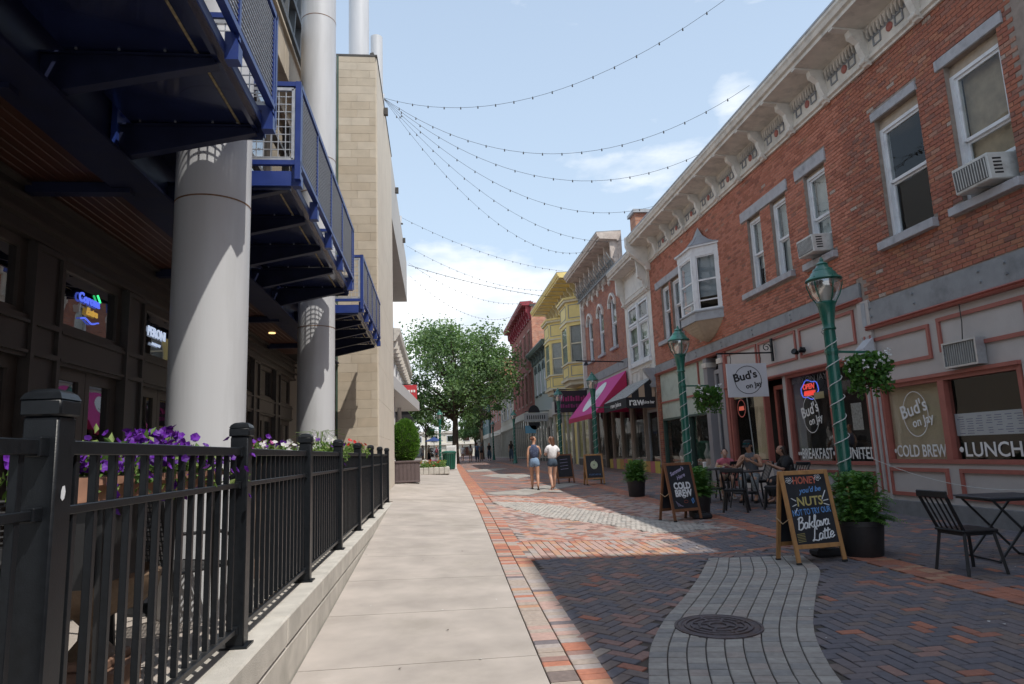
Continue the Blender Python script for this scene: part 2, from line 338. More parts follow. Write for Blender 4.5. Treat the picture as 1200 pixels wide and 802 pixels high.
black_iron = mat('black_iron', (.010,.012,.015), .34, .2, 30, .05, 220, spec=.25)
# ------------------------------------------------------------------ ground
XS = [(-4,.64),(4.68,.71),(7.2,.75),(9.8,.80),(14.5,.89),(30,1.1),(48.6,1.47),(90,1.9)]
xs = lambda y: lerp_tab(XS, y)
def xl(y): return -1.0 if y < 16.8 else (-1.3 if y < 22.2 else -2.9)
ys_all = [-6,-4,-2,0] + frange(1, 30, 1) + frange(32, 64, 2) + [70,76,84,92,100,130,160,220,320,450,700]
g = MB(); xsn = [-260,-120,-60,-20,-8,-4,-1,1.25,3.5,6,8.5,14,30,60,120,260]
vs = [(x, y, gz(x, y)-.07) for y in ys_all for x in xsn]; n = len(xsn)
g.add(vs, [(j*n+i, j*n+i+1, (j+1)*n+i+1, (j+1)*n+i) for j in range(len(ys_all)-1) for i in range(n-1)])
prop(g.build('ground', asphalt), kind='structure', label='bare ground under the pedestrian street')
def paver(mb, q, dz, m=0, gap=.0065, ch=.006, dep=.03, jit=0):
    """one paving piece with eased edges on four ground points"""
    jit = jit or rnd.uniform(-.0022,.0022); c = Vector((sum(p[0] for p in q)/4, sum(p[1] for p in q)/4)); lo = []; hi = []; md = []
    for i, p in enumerate(q):
        P0 = Vector((p[0], p[1])); e1 = (Vector(q[(i+1) % 4][:2])-P0).normalized(); e2 = (Vector(q[i-1][:2])-P0).normalized(); a = P0+(e1+e2)*gap*.5; b = P0+(e1+e2)*(gap*.5+ch)
        z = gz(p[0], p[1])+dz+jit
        lo.append((a.x, a.y, z-dep)); md.append((a.x, a.y, z-ch*.6)); hi.append((b.x, b.y, z))
    return mb.add(lo+md+hi, [(8,9,10,11)] + [(4+i, 4+(i+1)%4, 8+(i+1)%4, 8+i) for i in range(4)] + [(i, (i+1)%4, 4+(i+1)%4, 4+i) for i in range(4)], m)
side = MB()
for (a, b) in ((-6, 16.8), (16.8, 22.2), (22.2, 60)):
    x0 = {-6: -1.0, 16.8: -1.3, 22.2: -2.9}[a]; s = sheet('s', x0, lambda y: xs(y)-.01, frange(a, b, 1), 4, -.035, concrete); side.add(s.v, s.f)
sidewalk = prop(side.build('sidewalk', joint), kind='structure', label='pale concrete sidewalk beside the fence')
jy = [5.26-1.42*k for k in range(7,0,-1)] + [5.26+1.42*k for k in range(0, 36)]
for a, b in zip(jy, jy[1:]):
    m = (a+b)/2; mb = MB(); x0 = xl(m); nx = 2
    q = [(x0, a), (xs(a), a), (xs(b), b), (x0, b)]
    # a slab follows the ground in four strips across
    lo = []; K = 4; vs = []
    for j, yy in enumerate((a+.006, b-.006)):
        for i in range(K+1):
            x = x0 + .004 + (xs(yy)-.008-x0)*i/K; vs.append((x, yy, gz(x, yy)))
    for j, yy in enumerate((a+.003, b-.003)):
        for i in range(K+1):
            x = x0 + (xs(yy)-.002-x0)*i/K; vs.append((x, yy, gz(x, yy)-.05))
    k = K+1; fs = [(i, i+1, k+i+1, k+i) for i in range(K)] + [(2*k+i, 2*k+i+1, i+1, i) for i in range(K)] + [(k+i, k+i+1, 3*k+i+1, 3*k+i) for i in range(K)] + [(0, k, 3*k, 2*k), (K, k+K, 3*k+K, 2*k+K)]
    mb.add(vs, fs); mb.build('slab', concrete, sidewalk)
# brick paving of the street
YE = 19.0
base = sheet('b', lambda y: xs(y)-.01, 8.6, [-6,-4,-2,0]+frange(1, YE, .75), 6, -.014, joint)
paving = prop(base.build('brick_paving', joint), kind='structure', label='patterned brick paving of the pedestrian street')
RL = [(.95,3.0),(1.15,4.0),(1.33,4.56),(1.43,4.9),(1.57,5.3),(1.92,6.0),(2.36,6.7),(2.9,7.66),(3.45,8.75)]
RR = [(2.15,2.7),(2.38,3.7),(2.48,4.28),(2.64,4.7),(2.88,5.28),(3.21,5.86),(3.78,6.78),(4.34,7.64),(4.62,8.55)]
def along(P, t):
    L = [0]
    for a, b in zip(P, P[1:]): L.append(L[-1]+math.dist(a, b))
    d = t*L[-1]
    for i in range(len(P)-1):
        if d <= L[i+1]+1e-9:
            f = (d-L[i])/(L[i+1]-L[i]); return (P[i][0]+f*(P[i+1][0]-P[i][0]), P[i][1]+f*(P[i+1][1]-P[i][1]))
    return P[-1]
def smooth(P, k=40):
    Q = [along(P, i/k) for i in range(k+1)]
    for _ in range(3): Q = [Q[0]] + [((Q[i-1][0]+2*Q[i][0]+Q[i+1][0])/4, (Q[i-1][1]+2*Q[i][1]+Q[i+1][1])/4) for i in range(1, k)] + [Q[-1]]
    return Q
RLs, RRs = smooth(RL), smooth(RR)
RIB = RLs + RRs[::-1]
LENS = [(1.34,16.96),(2.37,17.0),(3.55,14.86),(4.08,13.24),(4.49,12.48),(4.81,11.5),(3.87,11.2),(3.53,11.3),(3.17,12.36),(2.15,13.72),(1.5,15.7)]
bnear = lambda x: 9.0 if x < 3.6 else 9.0+.2*(x-3.6)/.9
bfar = lambda x: 10.55 if x < 3.5 else 10.55+.85*(x-3.5)/2.0
pieces = []       # (corners, dz, palette index, kind, size)
def put(q, dz, m, kind): pieces.append((q, dz, m, kind))
pick = lambda wts: rnd.choices(range(len(wts)), wts)[0]
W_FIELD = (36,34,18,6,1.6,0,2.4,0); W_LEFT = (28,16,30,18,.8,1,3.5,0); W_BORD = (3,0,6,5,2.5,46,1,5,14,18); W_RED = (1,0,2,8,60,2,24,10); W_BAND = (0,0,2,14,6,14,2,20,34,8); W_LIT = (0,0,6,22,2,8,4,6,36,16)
def rect(cx, cy, l, wd, a):
    c, s = math.cos(a), math.sin(a)
    return [(cx+c*i*l/2-s*j*wd/2, cy+s*i*l/2+c*j*wd/2) for i, j in ((-1,-1),(1,-1),(1,1),(-1,1))]
y = 1.6                                                   # two courses laid crosswise along the sidewalk
while y < YE:
    for k in (0, 1): put(rect(xs(y)+.105+.205*k, y+rnd.uniform(-.002,.002), .203, .1, 0), .003, pick(W_BORD if y < 8.5 else W_RED if rnd.random() < .6 else W_BORD), 'brick')
    y += .1015
y = 1.6                                                   # red strip in front of the shops
while y < YE:
    for k in range(2): put(rect(5.15+.205*k, y, .203, .1, 0), .003, pick(W_RED), 'brick')
    y += .1015
x = 1.16                                                  # lengthwise band across the street
while x < 5.02:
    n0, f0 = bnear(x), bfar(x); yy = f0 - .11
    put(rect(x+.05, f0-.05, .0995, .1, 0), .003, pick(W_RED), 'brick'); put(rect(x+.05, n0+.05, .0995, .1, 0), .003, pick(W_RED), 'brick')
    yy = n0+.1; L = (f0-.1-yy); k = max(1, round(L/.205))
    if x < 3.3:
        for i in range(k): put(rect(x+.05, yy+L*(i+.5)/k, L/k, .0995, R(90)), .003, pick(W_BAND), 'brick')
    x += .1005
for y0 in (17.05, 18.55):
    x = 1.3
    while x < 5.02: put(rect(x+.1, y0+.05, .2, .1, 0), .003, pick(W_RED), 'brick'); put(rect(x+.1, y0+.152, .2, .1, 0), .003, pick(W_RED), 'brick'); x += .203
NC = 9                                                    # the winding ribbon of grey setts
for c in range(NC):
    t = 0; Lt = 6.9; off = rnd.random()
    n = int(Lt/.135)
    for i in range(n):
        t0, t1 = (i+off*.0)/n, (i+1)/n; w0, w1 = c/NC, (c+1)/NC
        def pt(t, u):
            a, b = along(RLs, t), along(RRs, t); return (a[0]+(b[0]-a[0])*u, a[1]+(b[1]-a[1])*u)
        if pt(t0, w0)[1] < 3.2: continue
        put([pt(t0, w0), pt(t0, w1), pt(t1, w1), pt(t1, w0)], .003, rnd.choices(range(4), (50,26,16,8))[0], 'sett')
bx0, by0 = 1.2, 11.0
for i in range(48):                                       # same grey setts farther on, a paler mix painting in the sunlight
    for j in range(40):
        cx, cy = bx0+i*.102*.9+(j%2)*.05, by0+j*.16
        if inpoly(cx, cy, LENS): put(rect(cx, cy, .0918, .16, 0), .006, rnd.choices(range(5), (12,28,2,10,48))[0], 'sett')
def region(x, y):
    if y < 2.6 or y > YE: return None
    if x < xs(y)+.40 or 5.06 < x < 5.46 or x > 8.5: return None
    if inpoly(x, y, RIB) or inpoly(x, y, LENS): return None
    if x < 5.06 and bnear(x)+.06 < y < bfar(x)-.06:
        if x < 3.3: return None
        return 'R'
    if 17.0 < y < 17.2 or 18.5 < y < 18.72:
        if x < 5.06: return None
    if x > 5.4: return 'R'
    if y < 9.1:
        return 'L' if x < along(RLs, min(1, max(0, (y-3)/5.75)))[0]+.5 else 'R'
    return 'L'
W = .1013
for ang, tag_ in ((R(45), 'L'), (0, 'R')):
    ca, sa = math.cos(ang), math.sin(ang); NN = 160
    for i in range(-NN, NN):
        for j in range(-NN, NN):
            k = (i-j) % 4
            if k == 0: cx, cy, a = (i+1)*W, (j+.5)*W, 0
            elif k == 3: cx, cy, a = (i+.5)*W, (j+1)*W, R(90)
            else: continue
            X, Y = 4+ca*cx-sa*cy, 9+sa*cx+ca*cy
            if not (1.0 < X < 8.6 and 2.4 < Y < YE): continue
            rg = region(X, Y)
            if rg != tag_: continue
            if not in_frame((X, Y, gz(X, Y)), 60): continue
            put(rect(X, Y, .2, .0985, ang+a), rnd.uniform(-.0012,.0012), pick((W_LEFT if Y < 9.5 else W_LIT) if tag_ == 'L' else W_FIELD), 'brick')  # past the near shade a paler mix paints the sunlight into the bricks
pieces = [p for p in pieces if in_frame((p[0][0][0], p[0][0][1], gz(*p[0][0])), 60)]
def spread(lst, pal, name, parent, limit=290):
    lst.sort(key=lambda p: p[0][0][0]**2 + p[0][0][1]**2)
    vis = [p for p in lst if in_frame((p[0][0][0], p[0][0][1], gz(*p[0][0])), -8)][:limit]; ids = set(map(id, vis))
    for p in vis: mb = MB(); paver(mb, p[0], p[1], 0, .0075 if p[3] == 'brick' else .0095); mb.build(name, pal[p[2]], parent)
    mb = MB()
    for p in lst:
        if id(p) not in ids: paver(mb, p[0], p[1], p[2], .0075 if p[3] == 'brick' else .0095)
    o = mb.build(name + 's', pal, parent); o['kind'] = 'stuff'
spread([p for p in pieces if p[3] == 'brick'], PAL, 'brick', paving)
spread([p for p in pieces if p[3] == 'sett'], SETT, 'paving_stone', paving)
# farther on only the colour of the pattern is left to see
farbrick = brickmat('far_paving', [(.20,.165,.16),(.145,.135,.15),(.25,.175,.145),(.34,.175,.135),(.19,.15,.145),(.36,.15,.10)], (.10,.085,.075), .2, .1, 'xy', .85)
redfar = brickmat('far_red_paving', [(.44,.15,.085),(.36,.125,.075),(.46,.23,.13),(.36,.19,.14)], (.16,.09,.07), .2, .1, 'xy', .85)
greyfar = brickmat('far_grey_paving', [(.34,.32,.29),(.30,.28,.26),(.37,.34,.30)], (.2,.19,.18), .16, .1, 'xy', .85)
yf = frange(YE, 60, 1)+[66,72,80,90,100,130,160]
sheet('f', lambda y: xs(y)-.01, 8.6, yf, 6, -.002, farbrick).build('far_bricks', farbrick, paving)
sheet('f', lambda y: xs(y), lambda y: xs(y)+.41, frange(YE, 60, 1), 1, .003, redfar).build('far_red_border', redfar, paving)
sheet('f', 5.05, 5.46, frange(YE, 60, 1), 1, .003, redfar).build('far_red_border', redfar, paving)
for a, b in ((21.6,21.9),(25.3,25.9),(27.2,27.6),(33.6,34.1),(35.4,35.9),(42,42.6),(44,44.6)):
    sheet('f', lambda y: xs(y)+.41, 5.05, [a, b], 4, .003, redfar).build('far_red_band', redfar, paving)
def blob(P, name):
    mb = MB(); c = (sum(p[0] for p in P)/len(P), sum(p[1] for p in P)/len(P)); vs = [(c[0], c[1], gz(*c)+.005)] + [(p[0], p[1], gz(*p)+.005) for p in P]
    mb.add(vs, [(0, 1+i, 1+(i+1) % len(P)) for i in range(len(P))]); mb.build(name, greyfar, paving)
blob([(1.37,19.68),(2.36,21.2),(3.57,23.96),(4.6,24.6),(4.9,23.4),(3.94,22.2),(3.81,20.76),(3.2,21.0),(2.57,19.36),(1.59,19.06)], 'far_grey_field')
blob([(2.0,31.8),(2.9,34.2),(3.7,33.6),(4.6,31.2),(3.4,29.0),(2.6,30.2)], 'far_grey_field')
blob([(1.75,37),(1.8,40.5),(3.5,43.5),(4.4,42),(3.2,38.6)], 'far_grey_field')
# manhole cover
mh = thing('manhole_cover', 'round cast iron manhole cover set in the grey paving ribbon', 'manhole cover', (2.27,5.66,gz(2.27,5.66)))
slope = (gz(2.27,6.2)-gz(2.27,5.2)); mh.rotation_euler = (math.atan(slope), 0, 0)
iron = mat('cast_iron', (.12,.10,.108), .55, .3, 30, .3, 120, metal=.35, tint=(.13,.08,.06), tscale=6)
MB().lathe([(.325,-.01),(.325,.012),(.30,.014),(.29,.008),(0,.008)], n=48).build('cover_plate', iron, mh)
rim = MB().lathe([(.352,-.01),(.352,.013),(.33,.013),(.33,-.01)], n=48); rim.build('rim', iron, mh)
for r in (.075, .15, .215, .265): MB().lathe([(r-.013,.007),(r-.010,.019),(r+.010,.019),(r+.013,.007)], n=40).build('raised_ring', iron, mh)
for k in range(8):
    a = math.pi/4*k+.2; mb = MB(); r0, r1 = ((.09,.20) if k % 2 else (.16,.26)); mb.bar((r0*math.cos(a), r0*math.sin(a), .012), (r1*math.cos(a), r1*math.sin(a), .012), .022, .014); mb.build('raised_bar', iron, mh)
# ------------------------------------------------------------------ retaining wall, terrace, fence
ZT = -1.02; ZTER = -1.10
rw = thing('retaining_wall', 'low pale concrete block wall under the black iron fence', 'wall', (-1.15, 8, ZT), world=True)
def block(y0, y1, z0, z1, x0=-1.36, x1=-1.0):
    MB().cbox(((x0+x1)/2, (y0+y1)/2, (z0+z1)/2), (x1-x0, y1-y0-.006, z1-z0), ch=.012).build('block', concrete2, rw)
yb = [-2, .2, 1.9, 3.4, 4.95, 6.4, 7.7, 9.3, 11, 12.6, 14.2, 15.6, 16.75]
for a, b in zip(yb, yb[1:]): block(a, b, ZT-.185, ZT)
yb2 = [-2, 1, 2.6, 4.2, 5.7, 8.1, 9.9, 11.5, 13.0]
for a, b in zip(yb2, yb2[1:]): block(a, b, min(ZT-.42, gz(-1, a)-.1), ZT-.197, -1.36, -1.008)
MB().box(-1.34, -1.02, -2, 16.7, -1.9, ZT-.19).build('joint_core', joint, rw)
terr = MB(); terr.box(-3.2, -1.36, -3, 16.3, -1.9, ZTER)
terrace = prop(terr.build('terrace', concrete), kind='structure', label='concrete restaurant terrace behind the fence')
fence = thing('iron_fence', 'black square-picket iron fence on the concrete wall along the sidewalk', 'fence', (-1.14, 8, ZT), world=True)
FY = [2.19+2.06*k for k in range(-2, 8)]; FX = -1.14
pm = MB(); pm.cbox((0,0,.60), (.105,.105,1.2), ch=.006); pm.lathe([(.083,1.17),(.083,1.205),(.078,1.215)], n=4); 
pm = MB(); pm.cbox((0,0,.59), (.10,.10,1.18), ch=.006); pm.cbox((0,0,1.205), (.116,.116,.05), ch=.006)
cap = [(.058,1.23),(.050,1.247),(.034,1.26),(.0,1.266)]
vsq = []
for r, z in cap[:-1]: vsq += [(r*i, r*j, z) for i, j in ((-1,-1),(1,-1),(1,1),(-1,1))]
vsq.append((0,0,1.266))
pm.add(vsq, [(a*4+k, a*4+(k+1)%4, (a+1)*4+(k+1)%4, (a+1)*4+k) for a in range(2) for k in range(4)] + [(8+k, 8+(k+1)%4, 12) for k in range(4)])
pm.cbox((0,0,.006), (.15,.15,.012))
pmesh = pm.mesh('post', black_iron, True)
pk = MB().cbox((0,0,.49), (.026,.026,.955), ch=.002).mesh('picket', black_iron)
whitechip = mat('chipped_white', (.75,.77,.8), .8, .1, 40)
for i, fy in enumerate(FY):
    po = inst('post', pmesh, fence, (FX, fy, ZT))
    if i == 2:
        c = MB(); pts = [(.0505+.0015, .012*a-.004, .955+.022*b) for a, b in ((-1,-.6),(-.2,-1),(.6,-.7),(1,.2),(.5,1),(-.4,.9),(-.9,.3))]
        c.add(pts, [tuple(range(7))]); c.add([(p[0]-.001, p[1], p[2]) for p in pts], [tuple(range(7))]); ch = c.build('paint_chip', whitechip, po)
    if i == len(FY)-1: break
    a, b = fy+.05, FY[i+1]-.05
    if b < -.2: continue
    for z, h, wd in ((1.09,.044,.046), (.90,.028,.034), (.10,.03,.036)):
        m = MB(); m.cbox((FX, (a+b)/2, ZT+z), (wd, b-a, h), ch=.003)
        for e in (a+.02, b-.02): m.cbox((FX, e, ZT+z), (wd+.012, .05, h+.012), ch=.003)
        m.build('rail', black_iron, fence)
    npk = 14
    for k in range(npk): inst('picket', pk, fence, (FX, a + (b-a)*(k+.75)/(npk+.5), ZT+.11))
# ------------------------------------------------------------------ restaurant building with blue balconies
dark_paint = mat('dark_paint', (.048,.042,.039), .42, .2, 8, .05, 60)
dark_trim = mat('dark_trim', (.065,.054,.047), .4, .2, 8)
navy = mat('navy_steel', (.012,.018,.062), .22, .2, 5, spec=.6, coat=.3)
navym = mat('navy_matte', (.011,.015,.045), .5, .25, 6, spec=.3)
blue = mat('blue_steel', (.018,.042,.21), .38, .15, 6, .05, 80, tint=(.03,.05,.16), tscale=3)
greycol = mat('column_paint', (.57,.58,.60), .42, .05, 2.5, .04, 30, tint=(.45,.455,.46), tscale=1.9, stretch=(1,1,.12))
rust = mat('rusty_joint', (.20,.11,.06), .8, .3, 30)
wood = mat('ceiling_wood', (.062,.021,.012), .45, .25, 5, .08, 40, stretch=(1,.12,1))
beige = mat('beige_stone', (.49,.42,.325), .85, .08, 4, .2, 90, tint=(.46,.39,.30), tscale=1.5)
galv = mat('galvanised', (.50,.51,.53), .4, .1, 20, metal=.7)
gl_dark = glass('dark_glass', (.42,.44,.46), .01, .26)
gl_clear = glass('clear_glass', (.90,.92,.92), .012, .0, (.75,.75,.75))
room = mat('dark_room', (.020,.018,.017), .8, .3, 2)
neon_b = mat('neon_blue', (.10,.16,.85), .5, 0, emit=.9); neon_w = mat('neon_white', (.55,.65,.85), .5, 0, emit=.75); neon_y = mat('neon_yellow', (.80,.50,.10), .5, 0, emit=.45); neon_r = mat('neon_red', (.9,.08,.06), .5, 0, emit=.7)
XW = -3.2; ZC = 2.29
rb = thing('restaurant_building', 'dark fronted restaurant with grey round columns and navy blue steel balconies', 'building', (-3.2, 6, ZTER), world=True)
MB().box(-9, -4.6, -3, 16.25, -1.9, 7.2).box(-9, -3.35, -3, 16.25, 2.62, 6.4).box(-9, -3.35, -3, 16.25, -1.9, ZTER-.01).build('rear_rooms', room, rb)
# ground floor wall: piers, rails and recessed bays
BY0, BP = 2.8, 1.7
mb = MB(); mb.box(-3.32, XW-.02, -3, 16.3, 1.86, ZC)                      # frieze
mb.box(-3.32, XW-.02, -3, 16.3, ZTER, -.86); mb.build('wall', dark_paint, rb)
for z0, z1, pr in ((2.14, 2.17, .03), (1.985, 2.02, .045), (1.86, 1.885, .02), (2.255, 2.28, .05)):
    MB().box(XW-.02, XW+pr, -3, 16.3, z0, z1).build('moulding', dark_trim, rb)
bays = [BY0-BP*2, BY0-BP] + [BY0+BP*k for k in range(0, 8)]
for i, b in enumerate(bays):
    # pier to the left of each bay, panelled
    m = MB(); y0, y1 = b-.46, b-.02
    m.box(-3.32, XW, y0, y1, -.86, 1.86); m.box(XW, XW+.03, y0+.0, y0+.05, -.84, 1.84); m.box(XW, XW+.03, y1-.05, y1, -.84, 1.84)
    for z in (1.80, 1.17, .92, -.84): m.box(XW, XW+.03, y0+.05, y1-.05, z, z+.045)
    m.build('pier', dark_paint, rb)
    a, c = b-.02, b+1.24
    mb = MB(); mb.box(-3.32, XW+.0, a, c, .90, 1.24); mb.box(XW, XW+.025, a+.02, c-.02, .93, .955); mb.box(XW, XW+.025, a+.02, c-.02, 1.17, 1.195); mb.build('transom_rail', dark_paint, rb)
    # transom window
    fr = MB()
    for p in ((a, a+.05, 1.24, 1.86), (c-.09, c, 1.24, 1.86), (a+.05, c-.09, 1.24, 1.29), (a+.05, c-.09, 1.78, 1.86)): fr.box(-3.31, XW-.05, *p)
    wn = fr.build('transom_window', dark_trim, rb); MB().box(-3.285, -3.28, a+.05, c-.09, 1.29, 1.78).build('pane', gl_dark, wn)
    # pair of door leaves with tall lights
    h = (a+c)/2
    for s in (a, h):
        fr = MB(); e = s+(c-a)/2-.005
        for p in ((s+.005, s+.085, -.86, .9), (e-.12, e, -.86, .9), (s+.085, e-.12, -.86, -.42), (s+.085, e-.12, .80, .9)): fr.box(-3.31, XW-.06, *p)
        d = fr.build('door', dark_trim, rb); MB().box(-3.29, -3.285, s+.085, e-.12, -.42, .80).build('pane', gl_dark, d)
        MB().bar((XW-.02, e-.06, -.25), (XW-.02, e-.06, .15), .018).build('handle', galv, d)
def sign_tube(parent, s, size, y, z, m, w, x=-3.262, shear=0): text(s, size, (x, y, z), '+x', m, parent, w, .004, shear, 'neon_lettering', bold=.004)
ns = thing('neon_beer_sign', 'lit blue and yellow neon beer sign in the transom window beside the column', 'neon sign', (-3.26, 6.75, 1.5), world=True)
sign_tube(ns, 'Corona', .12, 6.80, 1.60, neon_b, .40, shear=.1); sign_tube(ns, 'Extra', .09, 6.86, 1.49, neon_y, .22, shear=.2)
MB().tube([(-3.262, 6.66+.024*k, 1.40+.016*math.sin(k*.55)) for k in range(15)], .008, 6).build('neon_underline', neon_b, ns)
MB().tube([(-3.262, 6.95+.02*k, 1.685-.02*k) for k in range(4)], .01, 6).build('neon_leaf', mat('neon_green', (.05,.8,.25), .5, 0, emit=1.5), ns)
ns2 = thing('neon_beer_sign', 'lit white neon beer sign in the window right behind the front column', 'neon sign', (-3.26, 8.35, 1.5), world=True)
sign_tube(ns2, 'PERONI', .15, 8.42, 1.56, neon_w, .52); MB().tube([(-3.262, 8.28+.02*k, 1.43+(.015 if k%2 else -.015)) for k in range(14)], .005, 6).build('neon_scribble', neon_w, ns2)
# ceiling of boards over the terrace
for i in range(9):
    x0 = XW + (i)*.0855
    MB().cbox((x0+.0427, 6, ZC+.012), (.081, 18, .022), ch=.004).build('ceiling_board', wood, rb)
MB().box(XW, -2.4, -3, 16.3, ZC+.02, ZC+.035).build('ceiling_backing', room, rb)
# main beam
bm_ = MB(); bm_.box(-2.55, -2.20, -3, 16.3, 2.235, 2.262); bm_.box(-2.40, -2.36, -3, 16.3, 2.262, 2.72); bm_.box(-2.55, -2.20, -3, 16.3, 2.72, 2.745)
bm_.build('main_beam', navym, rb)
for yy in [-1,1.5,4.0,5.6,8.2,11.0,13.6]:
    MB().box(XW, -2.41, yy-.05, yy+.05, 2.20, 2.285).build('ceiling_beam', navym, rb)
# splice plates with bolts by the columns
for cy in (5.05, 10.45):
    m = MB(); m.box(-2.34, -2.30, cy-.02, cy+.25, 2.27, 2.70)
    for z in (2.33, 2.43, 2.53, 2.63):
        for y_ in (cy+.05, cy+.18): m.tube([(-2.30, y_, z), (-2.275, y_, z)], .016, 6)
    m.build('splice_plate', blue, rb)
# upper storey: windows band, stone band, open steel screen
MB().box(-3.35, -2.62, -3, 16.25, 2.75, 3.1).box(-3.35, -2.6, -3, 16.25, 6.25, 6.4).build('upper_wall', beige, rb)
for k in range(13):
    y0 = -3+k*1.4; f = MB(); f.box(-2.70, -2.60, y0, y0+.09, 3.1, 6.25); f.box(-2.70, -2.61, y0+.09, y0+1.4, 4.5, 4.57); f.box(-2.70, -2.61, y0+.09, y0+1.4, 5.55, 5.61)
    wf = f.build('window', dark_trim, rb); MB().box(-2.67, -2.665, y0+.09, y0+1.4, 3.1, 6.25).build('pane', gl_dark, wf)
for k in range(9): MB().cbox((-2.55, -2+k*2.0, 6.86), (.32, 1.992, .72), ch=.006).build('stone_band', beige, rb)
MB().box(-2.42, -2.34, -3, 16.25, 7.16, 7.22).build('stone_band', beige, rb)
steel = mat('screen_steel', (.10,.11,.12), .5, .1, 10)
for k in range(30):
    y0 = -1+k*.55; MB().bar((-2.46, y0, 7.2), (-2.30, y0, 10.6), .05, .12).build('screen_fin', steel, rb)
for z in (7.4, 8.1, 9.6): MB().box(-2.62, -2.34, -3, 16.25, z, z+.1).build('screen_rail', steel, rb)
# columns
def column(cx, cy, r, z0, z1, seams):
    o = MB().lathe([(r, z0), (r, z1)], (cx, cy, 0), 48).build('column', greycol, rb, smooth=True)
    for z in seams: MB().lathe([(r-.004, z-.006), (r+.0025, z-.006), (r+.0025, z+.006), (r-.004, z+.006)], (cx, cy, 0), 48).build('seam', rust, o)
    return o
column(-1.78, 5.62, .29, -1.95, 10.5, (2.10, 4.3, 6.6))
column(-1.86, 11.1, .29, -1.95, 15.5, (2.10, 4.35, 4.95, 7.5))
column(-1.80, 17.0, .265, 9.0, 18, (12.5,))
column(-1.73, 22.0, .205, 9.0, 14.4, (11,))
# balconies
ZD = 2.56; XI, XO = -2.22, -1.30
def balcony(y0, y1, bys, ends):
    d = MB(); d.box(XI, XO+.03, y0, y1, ZD, ZD+.05); d.box(XO-.03, XO+.0, y0, y1, ZD-.05, ZD); d.box(XO-.17, XO-.145, y0, y1, ZD-.006, ZD)
    for e in ends: d.box(XI, XO+.032, e-.02 if e == y1 else e, e if e == y1 else e+.02, ZD-.10, ZD+.052)
    b = d.build('balcony', navy, rb)
    gap = mat('dust_line', (.28,.23,.13), .9, .5, 40)
    MB().box(XO-.142, XO-.125, y0+.02, y1-.02, ZD-.004, ZD-.001).build('drain_slot', gap, b)
    MB().box(XO+.031, XO+.04, y0, y1, ZD-.01, ZD+.06).build('edge_plate', blue, b)
    for e in ends:
        MB().box(XI+.2, XO+.04, e-.03 if e == y0 else e, e if e == y0 else e+.03, ZD-.07, ZD+.07).build('end_beam', blue, b)
    for yy in bys:
        m = MB()
        m.prism([(XI-.14, ZD-.012), (XO-.02, ZD-.012), (XO-.02, ZD-.075), (XI-.14, ZD-.30)], 'y', yy-.006, yy+.006)
        a, c = Vector((XI-.14, yy, ZD-.30)), Vector((XO-.01, yy, ZD-.075)); m.bar(a, c, .075, .014)
        m.box(XI-.14, XO-.02, yy-.03, yy+.03, ZD-.024, ZD-.011)
        br = m.build('bracket', navym, b)
        bl = MB()
        for x in (XI+.08, XI+.33, XI+.6, XI+.78): bl.lathe([(.009,-.008),(.008,0)], (x, yy-.045, ZD-.001), 6)
        bl.build('bolts', galv, br)
        hb = MB(); x = -1.215; hb.prism([(x-.05, ZD-.05), (x+.035, ZD-.05), (x+.035, ZD+.06), (x, ZD+.14), (x-.05, ZD+.14)], 'y', yy-.045, yy+.045); hb.bar((XO, yy, ZD+.03), (x-.05, yy, ZD+.03), .05)
        hb.build('rail_bracket', blue, b)
        MB().box(-1.225, -1.185, yy-.02, yy+.02, ZD+.10, 3.52).build('railing_post', blue, b)
    ye0, ye1 = y0, y1
    for z, h in ((3.50, .05), (2.72, .045)): MB().box(-1.23, -1.18, ye0, ye1, z-h/2, z+h/2).build('rail', blue, b)
    for e in ends:
        for z in (3.50, 2.72): MB().box(-2.15, -1.23, e-.022, e+.022, z-.022, z+.022).build('rail', blue, b)
        MB().box(-1.23, -1.18, e-.025, e+.025, ZD, 3.525).build('railing_post', blue, b)
        m = MB()
        for k in range(14): m.bar((-2.1+k*.065, e, 2.76), (-2.1+k*.065, e, 3.46), .008)
        for k in range(10): m.bar((-2.1, e+.006, 2.78+k*.075), (-1.25, e+.006, 2.78+k*.075), .008)
        m.bar((-2.1,e,2.75),(-1.25,e,2.75),.03); m.bar((-2.1,e,3.45),(-1.25,e,3.45),.03); m.bar((-1.25,e,2.75),(-1.25,e,3.45),.03)
        m.build('mesh_panel', galv, b)
    m = MB(); k = 0; yy = ye0+.03
    while yy < ye1-.02:                          # woven wire, slanting slats
        m.bar((-1.205, yy, 2.745), (-1.205, yy, 3.475), .007, .007); yy += .05
    for k in range(19): m.bar((-1.199, ye0+.02, 2.76+k*.04), (-1.199, ye1-.02, 2.76+k*.04), .012, .007)
    m.build('wire_mesh', galv, b)
    # inner white rail seen through the mesh
    MB().box(-2.1, -2.06, y0, y1, 3.30, 3.34).build('grab_rail', galv, b)
balcony(-1.2, 5.13, [.1, 1.1, 2.15, 3.15, 4.15, 5.08], (5.13,))
balcony(6.13, 10.35, [6.2, 7.1, 8.1, 9.1, 10.2], (6.13, 10.35))
balcony(11.75, 15.6, [11.85, 12.7, 13.6, 14.6, 15.5], (11.75,))
